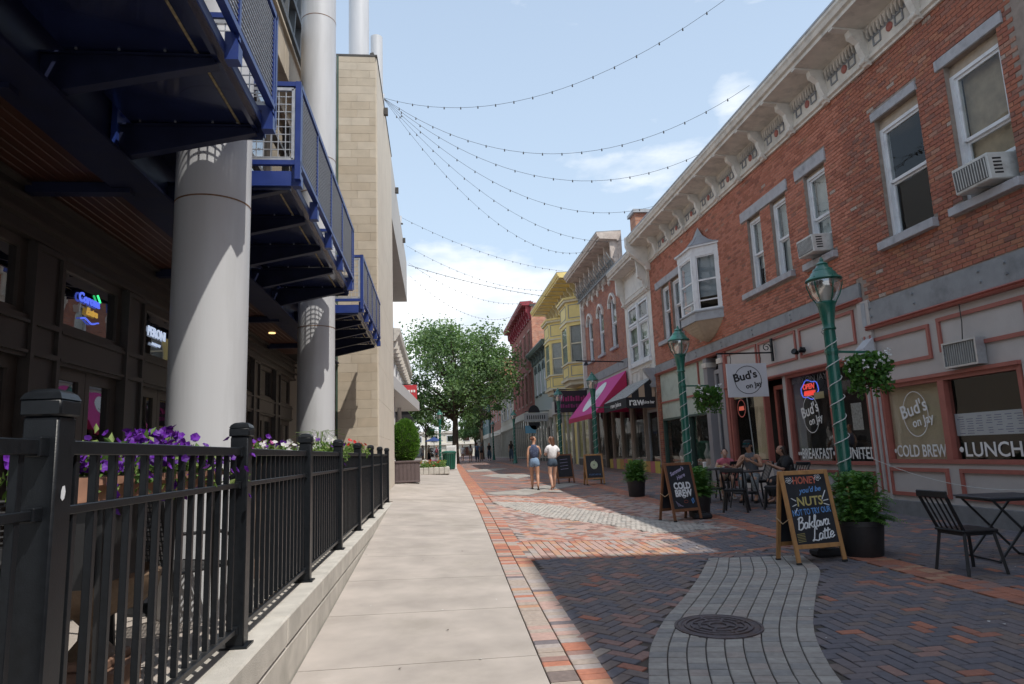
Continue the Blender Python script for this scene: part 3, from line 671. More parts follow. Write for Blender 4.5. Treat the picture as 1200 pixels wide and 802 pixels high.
# flood light under ceiling and lamps
can = mat('downlight', (1.0,.62,.25), .5, 0, emit=2.0)
for yy in (10.2, 12.4): MB().lathe([(.06,-.012),(.06,0)], (-2.85, yy, ZC-.0), 14).build('downlight', can, rb)
m = MB(); T = Matrix.Translation((-2.75, 9.2, 1.98)) @ Euler((R(25),0,R(20))).to_matrix().to_4x4(); m.cbox((0,0,0), (.22,.16,.2), T=T, ch=.02); m.bar((-2.75,9.2,2.06),(-2.75,9.2,2.3),.03); m.build('speaker_box', steel, rb)
# ------------------------------------------------------------------ stone tower beyond
tw = thing('stone_tower', 'tall beige stone clad tower with a dark coping beyond the grey columns', 'tower', (-1.7, 18, -1), world=True)
dark_metal = mat('dark_coping', (.06,.055,.05), .5, .2, 10)
stucco = mat('tower_plaster', (.60,.545,.46), .9, .05, 1.5, .12, 60, tint=(.55,.49,.41), tscale=.7)
TZ = 10.15
MB().box(-4.5, -1.325, 16.38, 23.0, -1.9, TZ).build('core', stucco, tw)
z = -1.2; i = 0
while z < TZ-.02:
    h = .215 if z < TZ-.3 else TZ-z
    sp = (-2.24, -1.78, -1.32) if i % 2 else (-2.24, -1.93, -1.47, -1.32)
    if i % 5 == 3: sp = (-2.24, -1.32)
    for a, b in zip(sp, sp[1:]): MB().cbox(((a+b)/2, 16.35, z+h/2), (b-a-.003, .06, h-.003), ch=.003).build('stone_block', [beige, mat('beige_stone_pale', (.52,.45,.355), .85, .08, 4, .2, 90), mat('beige_stone_warm', (.47,.395,.30), .85, .08, 4, .2, 90)][rnd.choices((0,1,2),(5,3,2))[0]], tw)
    z += h; i += 1
z = -1.2; i = 0
def open_notch(y, z): return y > 22.2
while z < TZ-.02:                                      # large wall panels on the street side
    h = .86 if z+.86 < TZ else TZ-z
    for k in range(4):
        a, b = 16.37+1.46*k, 16.37+1.46*(k+1); MB().cbox((-1.312, (a+b)/2, z+h/2), (.05, b-a-.003, h-.003), ch=.002).build('wall_panel', stucco, tw)
    z += h; i += 1
MB().box(-2.3, -1.27, 16.31, 22.3, TZ, TZ+.05).build('coping', dark_metal, tw)
MB().box(-2.28, -2.235, 16.31, 16.37, -1.1, TZ).build('corner_gutter', mat('green_gutter', (.06,.10,.075), .5), tw)
# upper block carried on over an open bay, with its soffit
MB().box(-2.6, -1.29, 22.22, 35.0, 7.97, 10.1).build('overhang', mat('soffit_grey', (.46,.45,.43), .8, .06, 2), tw)
gp = MB(); gp.box(-2.5, -2.3, 22.9, 35, 2.8, 7.97); gp.build('recessed_glazing', gl_dark, tw)
MB().box(-4.6, -2.35, 22.9, 35, -1.5, 7.97).build('recessed_wall', mat('recess_grey', (.30,.31,.32), .6, .05, 2), tw)
for k in range(6): MB().box(-2.29, -2.22, 23+k*2.3, 23.08+k*2.3, 2.8, 7.97).build('mullion', steel, tw)
fx = MB(); T = Matrix.Translation((-1.42, 16.9, 10.48)) @ Euler((0, R(-20), 0)).to_matrix().to_4x4()
fx.cbox((0,0,0), (.10,.16,.22), T=T, ch=.01); fx.bar((-1.45,16.9,10.18), (-1.42,16.9,10.42), .03); fx.build('floodlight', dark_metal, tw)
for yy, z in ((18.7, 10.02), (24.5, 9.95), (30.5, 9.95)):
    MB().cbox((-1.22, yy, z-.12), (.12,.12,.22), ch=.01).build('wall_lamp', dark_metal, tw)
cn = thing('entrance_canopy', 'pale flat canopy slab flaring over the entrance past the stone tower', 'canopy', (-1.2, 28, 2.3), world=True)
cgrey = mat('canopy_grey', (.52,.52,.52), .6, .05, 3)
def cz(y): return 2.72-.012*(y-22.3)
m = MB(); P = [(-2.4, 22.35), (-1.36, 22.35), (-.70, 33.0), (-2.4, 33.0)]
m.add([(x, y, cz(y)-.42) for x, y in P] + [(x, y, cz(y)) for x, y in P], [(0,1,2,3),(7,6,5,4),(0,1,5,4),(1,2,6,5),(2,3,7,6),(3,0,4,7)]); m.build('canopy_slab', cgrey, cn)
for yy in (26, 31): MB().lathe([(.09,-1.2),(.09,2.3)], (-1.55, yy, 0), 14).build('canopy_post', cgrey, cn, True)
# ------------------------------------------------------------------ brick row with the coffee shop
mortar = mat('mortar', (.30,.245,.21), .95, .2, 8, .3, 120)
BR = [mat('brick_red', (.40,.145,.09), .85, .18, 22, .4, 150, tint=(0.296, 0.107, 0.067), tscale=.55), mat('brick_deep', (.34,.12,.08), .85, .18, 22, .4, 150, tint=(0.252, 0.089, 0.059), tscale=.55), mat('brick_orange', (.42,.175,.105), .85, .18, 22, .4, 150, tint=(0.34, 0.148, 0.081), tscale=.55),
      mat('brick_brown', (.33,.145,.105), .85, .2, 22, .4, 150, tint=(0.222, 0.111, 0.081), tscale=.55), mat('brick_pale', (.40,.21,.15), .85, .2, 22, .4, 150, tint=(0.326, 0.185, 0.133), tscale=.55), mat('brick_dark', (.27,.12,.09), .85, .2, 22, .4, 150, tint=(0.163, 0.081, 0.063), tscale=.55), mat('brick_limed', (.42,.33,.28), .9, .25, 40, .4, 150), mat('brick_bright', (.52,.205,.135), .85, .16, 22, .4, 150, tint=(.43,.16,.105), tscale=.55), mat('brick_mid', (.46,.17,.11), .85, .16, 22, .4, 150, tint=(.38,.14,.09), tscale=.55)]
white_trim = mat('white_trim', (.72,.69,.64), .6, .08, 5, .08, 60, tint=(.45,.43,.40), tscale=2.5)
cream_trim = mat('cream_trim', (.68,.635,.57), .65, .1, 5, .1, 60, tint=(.42,.40,.37), tscale=2.2)
lead_grey = mat('lead_grey', (.36,.38,.41), .55, .1, 4, .1, 40, tint=(.27,.28,.30), tscale=3)
stone_grey = mat('lintel_stone', (.44,.44,.465), .85, .12, 10, .4, 60, tint=(.26,.26,.28), tscale=5)
win_white = mat('window_white', (.74,.75,.77), .5, .06, 6, .05, 60, tint=(.50,.50,.52), tscale=3)
tan_board = mat('tan_board', (.42,.34,.26), .75, .12, 8)
blind = mat('window_blind', (.50,.52,.50), .8, .08, 3); curtain = mat('tan_curtain', (.42,.31,.20), .85, .2, 6)
shop_grey = mat('shop_grey', (.50,.465,.445), .55, .05, 3, .04, 40, tint=(.45,.42,.405), tscale=1.3)
band_grey = mat('band_grey', (.265,.275,.29), .6, .1, 5, .1, 30, tint=(.15,.155,.165), tscale=2)
trim_red = mat('trim_red', (.36,.115,.09), .5, .1, 6)
shop_green = mat('shop_green', (.46,.52,.45), .6, .06, 4, tint=(.32,.36,.31), tscale=1.5)
kraft = mat('kraft_paper', (.66,.50,.33), .85, .07, 3, .06, 20)
plinth_m = mat('plinth_stone', (.20,.20,.205), .85, .15, 6, .3, 40)
print_w = mat('print_white', (.80,.80,.79), .6, 0); print_k = mat('print_black', (.02,.02,.022), .6, 0)
FX0 = 8.5
bb = thing('brick_building', 'long two storey red brick building with white bracketed cornice over the coffee shop', 'building', (8.5, 14, -1.3), world=True)
Y0, Y1, YS = .86, 25.3, 12.42
MB().box(9.4, 18, .9, Y1, -2, 7.9).box(8.8, 18, .9, Y1, 7.75, 7.9).box(8.75, 9.5, .9, Y1, 2.62, 3.0).box(8.75, 9.5, .9, 1.0, -2, 7.8).box(8.75, 9.5, Y1-.05, Y1-.02, -2, 7.8).build('rear_rooms', room, bb)
# openings (y0, y1, z0, z1)
OPN = [(8.50,9.58,3.66,6.04), (10.24,11.40,3.66,6.02), (13.15,14.00,3.98,6.0), (14.84,15.60,4.02,5.98), (16.15,16.90,4.02,5.98), (22.20,23.05,3.88,5.92), (23.26,24.12,3.88,5.92), (18.95,21.1,3.76,6.0)]
ZL = lambda y: 2.64 if y < YS else 3.10
LINT = [(8.36,9.74,6.04,6.23), (10.22,11.47,6.02,6.19), (13.06,14.32,6.0,6.27), (14.70,17.22,5.98,6.26), (22.10,24.68,5.92,6.18)]
SILL = [(8.42,9.80,3.52,3.66), (10.15,11.62,3.50,3.66), (13.02,14.25,3.82,3.97), (14.74,17.35,3.86,4.01), (22.05,24.5,3.73,3.88)]
def wall_cells(mb, X0, X1, y0, y1, z0, z1, ops):
    ys = sorted({y0, y1} | {q for o in ops for q in o[:2] if y0 < q < y1}); zs = sorted({z0, z1} | {q for o in ops for q in o[2:] if z0 < q < z1})
    for a, b in zip(ys, ys[1:]):
        run = None
        for c, d in zip(zs, zs[1:]):
            if any(o[0]-1e-6 <= (a+b)/2 <= o[1] and o[2] <= (c+d)/2 <= o[3] for o in ops):
                if run: mb.box(X0, X1, a, b, *run); run = None
            else: run = (run[0], d) if run else (c, d)
        if run: mb.box(X0, X1, a, b, *run)
mb = MB(); wall_cells(mb, FX0+.012, 8.74, Y0, YS, 2.64, 7.2, OPN); wall_cells(mb, FX0+.012, 8.74, YS, Y1, 3.10, 7.2, OPN)
wall = mb.build('wall', mortar, bb)
bricks = []
bl, bh = .212, .0725
row = 0; z = 2.66
patch = lambda y, z: (math.sin(y*1.7+z*2.3)+math.sin(y*.9-z*3.1)+math.sin(z*5.1+y*.35))/3
def excl(y0, y1, z0, z1, lst): return any(y1 > o[0]+.002 and y0 < o[1]-.002 and z1 > o[2]+.002 and z0 < o[3]-.002 for o in lst)
ALLX = OPN + LINT + SILL
while z < 7.1:
    y = 8.3 - (row % 2)*bl/2
    soldier = False
    while y < Y1-.02:
        a, b = y, min(y+bl, Y1)
        if z >= ZL((a+b)/2)-.01 and not (a < YS < b and z < 3.12):
            # cut the brick back at openings
            segs = [(a, b)]
            for o in ALLX:
                if z+bh > o[2]+.005 and z < o[3]-.005:
                    ns_ = []
                    for s, e in segs:
                        if e <= o[0] or s >= o[1]: ns_.append((s, e)); continue
                        if s < o[0]: ns_.append((s, o[0]))
                        if e > o[1]: ns_.append((o[1], e))
                    segs = ns_
            for s, e in segs:
                if e-s > .03:
                    p = patch(s, z); near = s < YS
                    wts = (40, 22, 36 if (near and z < 3.6) else 9, 13 if near and z > 3.8 else 5, 5 if near else 2.5, 4 if near else 2, 2.0 if near and p > .15 else .3)
                    bricks.append((s, e, z, (rnd.choices(range(7), wts)[0] if near or rnd.random() < .30 else rnd.choice((7, 7, 8))), rnd.uniform(-.003,.004)))
        y += bl
    z += .0765; row += 1
k = 8.3                                                  # soldier course over the iron band
def addbrick(mb, b, m=0):
    s, e, z, mi, j = b; g = .0055; x = FX0+j
    T = None
    lo = [(FX0+.02, s+g, z+g), (FX0+.02, e-g, z+g), (FX0+.02, e-g, z+bh-g*.2), (FX0+.02, s+g, z+bh-g*.2)]
    c = .004; hi = [(x, s+g+c, z+g+c), (x, e-g-c, z+g+c), (x, e-g-c, z+bh-g*.2-c), (x, s+g+c, z+bh-g*.2-c)]; md = [(x+.004, q[1], q[2]) for q in lo]
    mb.add(lo+md+hi, [(8,9,10,11)]+[(4+i,4+(i+1)%4,8+(i+1)%4,8+i) for i in range(4)]+[(i,(i+1)%4,4+(i+1)%4,4+i) for i in range(4)], m)
bricks.sort(key=lambda b: (b[0]**2 + 72 + b[2]**2))
vis = [b for b in bricks if in_frame((8.5, (b[0]+b[1])/2, b[2]), -5) and b[1]-b[0] > .15][:290]; ids = set(map(id, vis))
for b in vis: mb = MB(); addbrick(mb, b); mb.build('brick', BR[b[3]], wall)
mb = MB()
for b in bricks:
    if id(b) not in ids: addbrick(mb, b, b[3])
mb.build('bricks', BR, wall)['kind'] = 'stuff'
for i, (a, b, c, d) in enumerate(LINT): MB().cbox((8.54, (a+b)/2, (c+d)/2), (.14, b-a-.004, d-c-.004), ch=.006).build('lintel', stone_grey, bb)
for a, b, c, d in SILL: MB().cbox((8.52, (a+b)/2, (c+d)/2), (.26, b-a-.004, d-c-.004), ch=.008).build('sill', stone_grey, bb)
def sash(y0, y1, z0, z1, parent=None, x=8.62, header=.0, open_=0, bl_=None, mid=.5, fw=.075, pane=None, m=None):
    """double hung window: casing, two sashes and panes"""
    m = m or win_white; parent = parent or bb; f = MB(); zt = z1-header
    for p in ((y0, y0+fw, z0, zt), (y1-fw, y1, z0, zt), (y0+fw, y1-fw, zt-fw*.8, zt), (y0+fw, y1-fw, z0, z0+fw*.6)): f.box(x-.03, x+.11, *p)
    wn = f.build('window', m, parent)
    if header:
        h = MB()
        for k in range(3): h.box(x-.02+.012*k, x+.1, y0, y1, zt+header*k/3+.001, zt+header*(k+1)/3-.001)
        h.build('header_board', tan_board, wn)
    zm = z0+(zt-z0)*mid; a, b = y0+fw, y1-fw; s = .05
    up = MB()
    for p in ((a, a+s, zm, zt-fw*.8), (b-s, b, zm, zt-fw*.8), (a+s, b-s, zt-fw*.8-s, zt-fw*.8), (a+s, b-s, zm-.02, zm+.035)): up.box(x+.0, x+.04, *p)
    u = up.build('upper_sash', m, wn); MB().box(x+.02, x+.023, a+s, b-s, zm+.03, zt-fw*.8-s).build('pane', pane or gl_clear, wn)
    zl = z0+fw*.6+open_; lo = MB()
    for p in ((a, a+s, zl, zm-.02), (b-s, b, zl, zm-.02), (a+s, b-s, zl, zl+s*1.2), (a+s, b-s, zm-.06, zm-.021)): lo.box(x+.045, x+.085, *p)
    lo.build('lower_sash', m, wn); MB().box(x+.065, x+.068, a+s, b-s, zl+s*1.2, zm-.06).build('pane', pane or gl_clear, wn)
    if bl_:
        mt, zb = bl_; MB().box(x+.14, x+.15, a, b, zb, zt-.05).build('blind', mt, wn)
    return wn
sash(8.50, 9.58, 3.66, 6.04, header=.19, bl_=(curtain, 3.7), mid=.47, open_=.46)
sash(10.24, 11.40, 3.66, 6.02, header=.20, bl_=None, mid=.50)
sash(13.15, 14.00, 3.98, 6.0, header=.08, bl_=(blind, 4.2), mid=.48, open_=.42)
sash(14.84, 15.60, 4.02, 5.98, header=.08, bl_=(blind, 4.1), mid=.5)
w4 = sash(16.15, 16.90, 4.02, 5.98, header=.08, bl_=(blind, 4.6), mid=.5)
sash(22.20, 23.05, 3.88, 5.92, header=.08, bl_=(blind, 5.0), mid=.55); sash(23.26, 24.12, 3.88, 5.92, header=.08, bl_=(blind, 4.9), mid=.55)
# air conditioners
acw = mat('ac_white', (.60,.60,.58), .5, .08, 8, tint=(.42,.40,.37), tscale=6)
def ac(y0, y1, z0, z1, x0, label, tilt=0):
    t = thing('air_conditioner', label, 'air conditioner', (8.6, (y0+y1)/2, z0), group='window air conditioners'); w_ = (y1-y0); h = z1-z0; d = 8.6-x0
    T = Matrix.Rotation(R(-4), 4, 'Y')
    MB().cbox((-d/2+.1, 0, h/2), (d+.2, w_, h), ch=.015, T=T).build('casing', acw, t)
    MB().box(-d-.006, -d+.002, -w_/2+.04, w_/2-.04, .04, h-.05, T=T).build('coil_face', mat('ac_grille', (.10,.10,.10), .6, .2, 40), t)
    f = MB()
    for k in range(12): f.box(-d-.012, -d-.006, -w_/2+.05+k*(w_-.1)/12, -w_/2+.05+k*(w_-.1)/12+.012, .05, h-.06, T=T)
    f.build('fins', acw, t)
    for side_ in (-1, 1):
        v = MB()
        for k in range(5): v.box(-d+.08, -d+.22, side_*(w_/2+.002)-.003, side_*(w_/2+.002)+.003, .08+k*.055, .105+k*.055, T=T)
        v.build('side_louvre', print_k, t)
    m = MB(); m.bar((-.02, 0, -.02), (-d+.05, 0, -.02), .04, .03); m.build('support_bar', galv, t)
ac(8.66, 9.36, 3.74, 4.15, 8.20, 'white air conditioner in the nearest upstairs window beside the frame edge')
ac(13.28, 13.92, 4.05, 4.44, 8.14, 'white air conditioner above the green street lamp nearest the camera')
# angled bay window hung on the wall
bw = thing('oriel_window', 'white three sided oriel window with a flared lead roof on the brick wall', 'bay window', (8.3, 20, 4), world=True)
Pb = [(8.52,18.86),(7.92,19.46),(7.92,20.62),(8.52,21.2)]
def bayslab(mb, z0, z1, e, P=Pb):
    c = (8.52, 20.03); Q = [(c[0]+(x-c[0])*(1+e/.6), c[1]+(y-c[1])*(1+e/1.2)) for x, y in P]; mb.prism(Q, 'z', z0, z1)
m = MB(); bayslab(m, 5.80, 5.98, .03); bayslab(m, 5.98, 6.03, .10); m.build('head_board', win_white, bw)
m = MB(); bayslab(m, 3.72, 3.98, .05); bayslab(m, 3.98, 4.02, .09); m.build('sill_board', lead_grey, bw)
def face(p, q, parent):
    p = Vector((p[0], p[1], 0)); q = Vector((q[0], q[1], 0)); L = (q-p).length; d = (q-p)/L; n = Vector((d.y, -d.x, 0))
    if n.x > 0: n = -n
    T = Matrix((d, -n, Vector((0,0,1)))).transposed().to_4x4(); T.translation = p
    f = MB()
    for a in ((0, .11, 4.02, 5.80), (L-.11, L, 4.02, 5.80), (.11, L-.11, 5.70, 5.80), (.11, L-.11, 4.02, 4.08)): f.box(a[0], a[1], -.02, .06, a[2], a[3], T=T)
    wn = f.build('window', win_white, parent); s = MB()
    for a in ((.11, .15, 4.08, 5.7), (L-.15, L-.11, 4.08, 5.7), (.15, L-.15, 4.92, 4.97), (.15, L-.15, 4.30, 4.34), (.15, L-.15, 5.66, 5.70)): s.box(a[0], a[1], 0, .04, a[2], a[3], T=T)
    s.build('sash', win_white, wn); MB().box(.15, L-.15, .02, .024, 4.08, 5.66, T=T).build('pane', gl_clear, wn)
    MB().box(.12, L-.12, .14, .15, 4.45, 5.7, T=T).build('blind', mat('grey_blind', (.30,.33,.36), .8, .1, 3), wn)
for a, b in zip(Pb, Pb[1:]): face(a, b, bw)
m = MB(); apex = (8.42, 20.03); prev = None; vs = []; fs = []
prof = [(0,6.03,.12),(.18,6.13,-.05),(.42,6.27,-.27),(.70,6.48,-.52),(1,6.85,0)]
rings = []
for t, z_, _ in prof:
    k = 1-t**.75 if t < 1 else 0
    rings.append([(apex[0]+((8.52+(x-8.52)*1.18)-apex[0])*k, apex[1]+((20.03+(y-20.03)*1.1)-apex[1])*k, z_) for x, y in Pb])
vs = [v for r in rings for v in r]
fs = [(i*4+k, i*4+k+1, (i+1)*4+k+1, (i+1)*4+k) for i in range(len(prof)-1) for k in range(3)]
m.add(vs, fs); rf = m.build('roof', lead_grey, bw)
for k in range(4): MB().tube([rings[i][k] for i in range(len(prof)-1)], .016, 6).build('seam', lead_grey, rf)
m = MB(); tip = (8.44, 20.0, 3.16); N_ = 7; rg = []
for i in range(N_+1):
    t = i/N_; k = (1-t)**.62; rg.append([(tip[0]+(x-tip[0])*k, tip[1]+(y-tip[1])*k, 3.72+(tip[2]-3.72)*t) for x, y in Pb])
for i in range(N_):                                       # lapped boards of the hanging corbel
    for k in range(3):
        a, b, c, d = rg[i][k], rg[i][k+1], rg[i+1][k+1], rg[i+1][k]; o_ = lambda p, e: (p[0]-e, p[1], p[2])
        mm = MB(); mm.add([o_(a,.0), o_(b,.0), o_(c,.014), o_(d,.014), (a[0]+.03,a[1],a[2]), (b[0]+.03,b[1],b[2]), (c[0]+.03,c[1],c[2]), (d[0]+.03,d[1],d[2])], [(0,1,2,3),(7,6,5,4),(0,1,5,4),(1,2,6,5),(2,3,7,6),(3,0,4,7)])
        mm.build('corbel_board', mat('corbel_tan', (.44,.36,.27), .7, .1, 8), bw)
# cornice
def cornice(parent, y0, y1, zb, zt, xo, bys, m1, m2, rosette=True, x=8.5, bd=None):
    prof = [(x+.1, zb), (x-.05, zb), (x-.05, zb+.05), (x-.10, zb+.07), (x-.10, zb+.14), (x-.06, zb+.16), (x-.06, zt-.42), (x-.12, zt-.40), (x-.12, zt-.34), (xo+.12, zt-.30), (xo+.12, zt-.22), (xo+.06, zt-.20), (xo+.03, zt-.12), (xo, zt-.08), (xo, zt), (xo+.05, zt), (x+.1, zt+.06)]
    c = MB().prism(prof, 'y', y0, y1).build('cornice', m1, parent)
    MB().prism([(xo-.012, zt-.015), (xo-.012, zt+.03), (x+.1, zt+.1), (x+.1, zt+.07)], 'y', y0, y1).build('roof_edge', lead_grey, c)
    n = x-xo
    for by in bys:
        b = MB(); w_ = .07
        sc = [(x-.03, zb-.03), (x-.12, zb-.03), (x-.17, zb+.05), (x-.15, zb+.14), (x-.18, zb+.22), (x-.22, zb+.32), (x-.24, zb+.44), (x-.32, zb+.50), (x-.40, zb+.56), (x-.42, zt-.36), (xo+.13, zt-.335), (xo+.13, zt-.295), (x-.03, zt-.295)]
        b.prism(sc, 'y', by-w_, by+w_); b.tube([(x-.15, by-w_-.02, zb+.06), (x-.15, by+w_+.02, zb+.06)], .05, 10); b.tube([(x-.34, by-w_-.02, zb+.58), (x-.34, by+w_+.02, zb+.58)], .05, 10)
        b.build('bracket', m2, c)
    if rosette:
        for a, b in zip(bys, bys[1:]):
            L = b-a; zc = zb+.34
            for o in (.22, .66):
                f = MB(); p0, p1 = a+L*o+.02, a+L*o+.16*L+.02
                for p in ((p0, p0+.025, zc-.1, zc+.1), (p1-.025, p1, zc-.1, zc+.1), (p0+.025, p1-.025, zc+.075, zc+.1), (p0+.025, p1-.025, zc-.1, zc-.075)): f.box(x-.085, x-.058, *p)
                f.build('panel_frame', band_grey, c)
            r = MB(); T = Matrix.Translation((x-.06, (a+b)/2, zc)) @ Euler((0, R(-90), 0)).to_matrix().to_4x4()
            prof_ = [(.085,0),(.085,.02),(.06,.035),(.03,.04),(0,.05)]; q = MB().lathe(prof_, n=14); r.add([T @ Vector(v) for v in q.v], q.f); r.build('rosette', trim_red, c)
            d = MB(); k = 0; yy = a+.16
            while yy < b-.14: d.prism([(yy, zt-.41), (yy+.085, zt-.41), (yy+.06, zt-.52), (yy+.042, zt-.60), (yy+.025, zt-.52)], 'x', x-.13, x-.075); yy += .105
            MB().box(x-.066, x-.058, a+.1, b-.1, zt-.62, zt-.42).build('shadow_board', band_grey, c)  # grey strip standing in for the shade between the pendants
            d.build('pendant_row', m1, c)
    return c
bys = [8.45-1.42*k for k in (5,4,3,2,1)] + [8.45+1.411*k for k in range(0, 12)]
cornice(bb, Y0, 25.1, 7.12, 8.16, 7.62, bys, cream_trim, white_trim)
MB().prism([(8.52,6.86),(8.36,6.90),(8.30,7.05),(7.95,7.35),(7.70,7.55),(7.58,7.85),(7.58,8.2),(8.52,8.2)], 'y', 25.08, 25.30).build('end_console', white_trim, bb)
# iron band, shop fronts
def frame_rect(mb, y0, y1, z0, z1, t, x0, x1):
    for p in ((y0, y0+t, z0, z1), (y1-t, y1, z0, z1), (y0+t, y1-t, z0, z0+t), (y0+t, y1-t, z1-t, z1)): mb.box(x0, x1, *p)
MB().box(8.47, 8.8, Y0, YS-.02, 2.20, 2.63).build('iron_band', band_grey, bb); MB().box(8.47, 8.8, YS+.02, Y1, 2.80, 3.09).build('iron_band', band_grey, bb)
MB().box(8.45, 8.75, YS-.12, YS+.0, 2.18, 2.66).build('band_end', lead_grey, bb)
for yy in (8.9, 9.4, 10.9, 12.1, 13.5, 15, 17, 19, 21, 23, 24.6):
    z_ = (2.35, 2.52) if yy < YS else (2.88, 3.0)
    for q in z_: m = MB(); m.tube([(8.47, yy+(q-2)*.12, q), (8.44, yy+(q-2)*.12, q)], .022, 8); m.build('band_bolt', band_grey, bb)
for y0_, y1_, z_ in ((Y0, YS-.1, 2.10), (YS+.02, Y1, 2.70)):
    m = MB(); m.prism([(8.6, z_), (8.43, z_), (8.41, z_+.03), (8.44, z_+.045), (8.41, z_+.07), (8.45, z_+.1), (8.6, z_+.1)], 'y', y0_, y1_); m.build('red_moulding', trim_red, bb)
# left hand (nearer) shop: panelled frieze, wide window in two lights
MB().box(8.52, 8.7, Y0, YS-.1, 1.06, 2.10).build('frieze', shop_grey, bb)
for a, b, c, d in ((8.72, 10.52, 1.40, 1.98), (10.72, 12.28, 1.33, 1.93)):
    m = MB(); frame_rect(m, a, b, c, d, .065, 8.485, 8.53); m.build('red_panel_frame', trim_red, bb)
def shopwin(y0, y1, z0, z1, parent=bb, frame=trim_red, t=.07, pane=None, back=None, x=8.54):
    m = MB(); frame_rect(m, y0, y1, z0, z1, t, x-.05, x+.10); wn = m.build('shop_window', frame, parent)
    MB().box(x+.04, x+.046, y0+t, y1-t, z0+t, z1-t).build('pane', pane or gl_clear, wn)
    if back: MB().box(x+.075, x+.08, y0+t, y1-t, z0+t, z1-t).build('paper_shade', back, wn)
    return wn
MB().box(8.51, 8.7, 8.2, 8.98, -1.1, 1.06).build('pier', shop_grey, bb)
cb = shopwin(10.62, 12.20, -.45, 1.0, back=kraft); lu = shopwin(9.0, 10.62, -.45, 1.0)
MB().box(8.44, 8.66, 8.98, 12.22, 1.0, 1.06).build('red_sill', trim_red, bb)
MB().box(8.52, 8.9, 8.2, 12.2, -1.12, -.45).build('stall_riser', shop_grey, bb)
for a, b in ((10.72, 12.22), (9.10, 10.46)): m = MB(); frame_rect(m, a, b, -1.03, -.53, .065, 8.485, 8.53); m.build('red_panel_frame', trim_red, bb)
MB().box(8.42, 8.9, 8.2, 12.45, -1.75, -1.12).build('plinth', plinth_m, bb)
def logo(y, z, s, x, m, parent, holder='window_logo'):
    o = MB(); ring(o, (x, y, z), s, s*.035, '-x', sx=.80); r = o.build(holder, m, parent)
    text("Bud's", s*.84, (x, y+.10*s, z+.22*s), '-x', m, r, None, .001, 0, tilt=R(12), bold=s*.012); text('on Jay', s*.56, (x, y-.40*s, z-.32*s), '-x', m, r, None, .001, 0, tilt=R(10), bold=s*.008)
    return r
XL = 8.572
logo(11.42, .42, .40, XL, print_w, cb)
text('•COLD BREW•', .30, (XL, 11.41, -.245), '-x', print_w, cb, 1.40, .001, bold=.004)
text('•LUNCH•', .32, (XL, 9.81, -.235), '-x', print_w, lu, 1.36, .001, bold=.004)
mp = MB(); mp.box(8.60, 8.603, 9.16, 10.53, .0, .36); mn = mp.build('menu_board', mat('menu_paper', (.62,.62,.66), .7, .03, 3), lu)
rows = MB()
for cidx in range(7):
    for k in range(8):
        if rnd.random() < .85: rows.box(8.5985, 8.5995, 9.2+cidx*.19, 9.2+cidx*.19+rnd.uniform(.08,.15), .03+k*.038, .042+k*.038)
rows.build('menu_print', mat('print_blue', (.22,.22,.34), .7, 0), lu)
vt = thing('wall_vent', 'louvred metal vent box fixed over the wide shop window', 'vent', (8.5, 9.93, 1.1), world=True)
m = MB(); frame_rect(m, 9.57, 10.29, 1.09, 1.51, .03, 8.34, 8.5); m.box(8.42, 8.5, 9.58, 10.28, 1.1, 1.5); m.build('housing', galv, vt)
for k in range(14): MB().box(8.36, 8.41, 9.615+k*.047, 9.635+k*.047, 1.12, 1.48).build('louvre', mat('vent_grey', (.33,.33,.32), .5, .1, 8), vt)
wirem = mat('black_wire', (.02,.02,.02), .6, 0)
MB().tube([(8.44, 9.9, 2.1), (8.46, 9.92, 1.8), (8.45, 9.95, 1.51)], .008, 6).build('cable', wirem, vt)
# fluted pier between the two fronts
MB().box(8.46, 8.8, 12.20, 12.56, -1.75, 2.70).build('pier', shop_grey, bb)
for k in range(4): MB().box(8.44, 8.47, 12.23+k*.085, 12.262+k*.085, -1.0, 2.0).build('red_flute', trim_red if k % 2 == 0 else shop_grey, bb)
# coffee shop front
MB().box(8.52, 8.75, 12.56, 19.1, 1.66, 2.70).build('frieze', shop_grey, bb)
for a, b in ((12.76, 14.90), (15.06, 16.96), (17.06, 19.0)):
    m = MB(); frame_rect(m, a, b, 1.92, 2.62, .06, 8.485, 8.53); m.build('red_panel_frame', trim_red, bb)
m = MB(); m.prism([(8.7, 1.60), (8.42, 1.60), (8.40, 1.64), (8.44, 1.67), (8.7, 1.68)], 'y', 12.56, 19.1); m.build('red_moulding', trim_red, bb)
br = shopwin(13.86, 15.70, -.50, 1.60); nt_ = shopwin(12.58, 13.80, -.50, 1.60)
for a, b in ((13.86, 15.7), (12.6, 13.8)):
    MB().box(8.55, 8.9, a, b, -1.25, -.5).build('stall_riser', shop_grey, bb); m = MB(); frame_rect(m, a+.12, b-.12, -1.12, -.62, .055, 8.51, 8.56); m.build('red_panel_frame', trim_red, bb)
MB().box(8.50, 8.9, 15.70, 15.86, -1.3, 1.6).build('pier', shop_grey, bb)
MB().box(8.46, 8.95, 12.56, 19.1, -1.75, -1.25).build('plinth', plinth_m, bb)
logo(14.85, .62, .42, XL, print_w, br)
text('••BREAKFAST••', .33, (XL, 14.78, -.28), '-x', print_w, br, 1.6, .001, bold=.004); text('UNITED', .33, (XL, 13.15, -.28), '-x', print_w, nt_, 1.0, .001, bold=.004)
text('BUD ON JAY', .20, (XL, 14.8, 1.42), '-x', mat('print_faint', (.16,.16,.17), .6, 0), br, 1.5, .001)
po_ = MB().box(8.60, 8.603, 13.0, 13.35, .2, .75).build('poster', mat('poster_print', (.50,.46,.42), .7, .3, 20), nt_)
lt = MB(); lt.box(8.604, 8.61, 14.3, 14.7, .95, 1.1); lt.build('paper_note', mat('paper_yellow', (.65,.5,.25), .7), br)
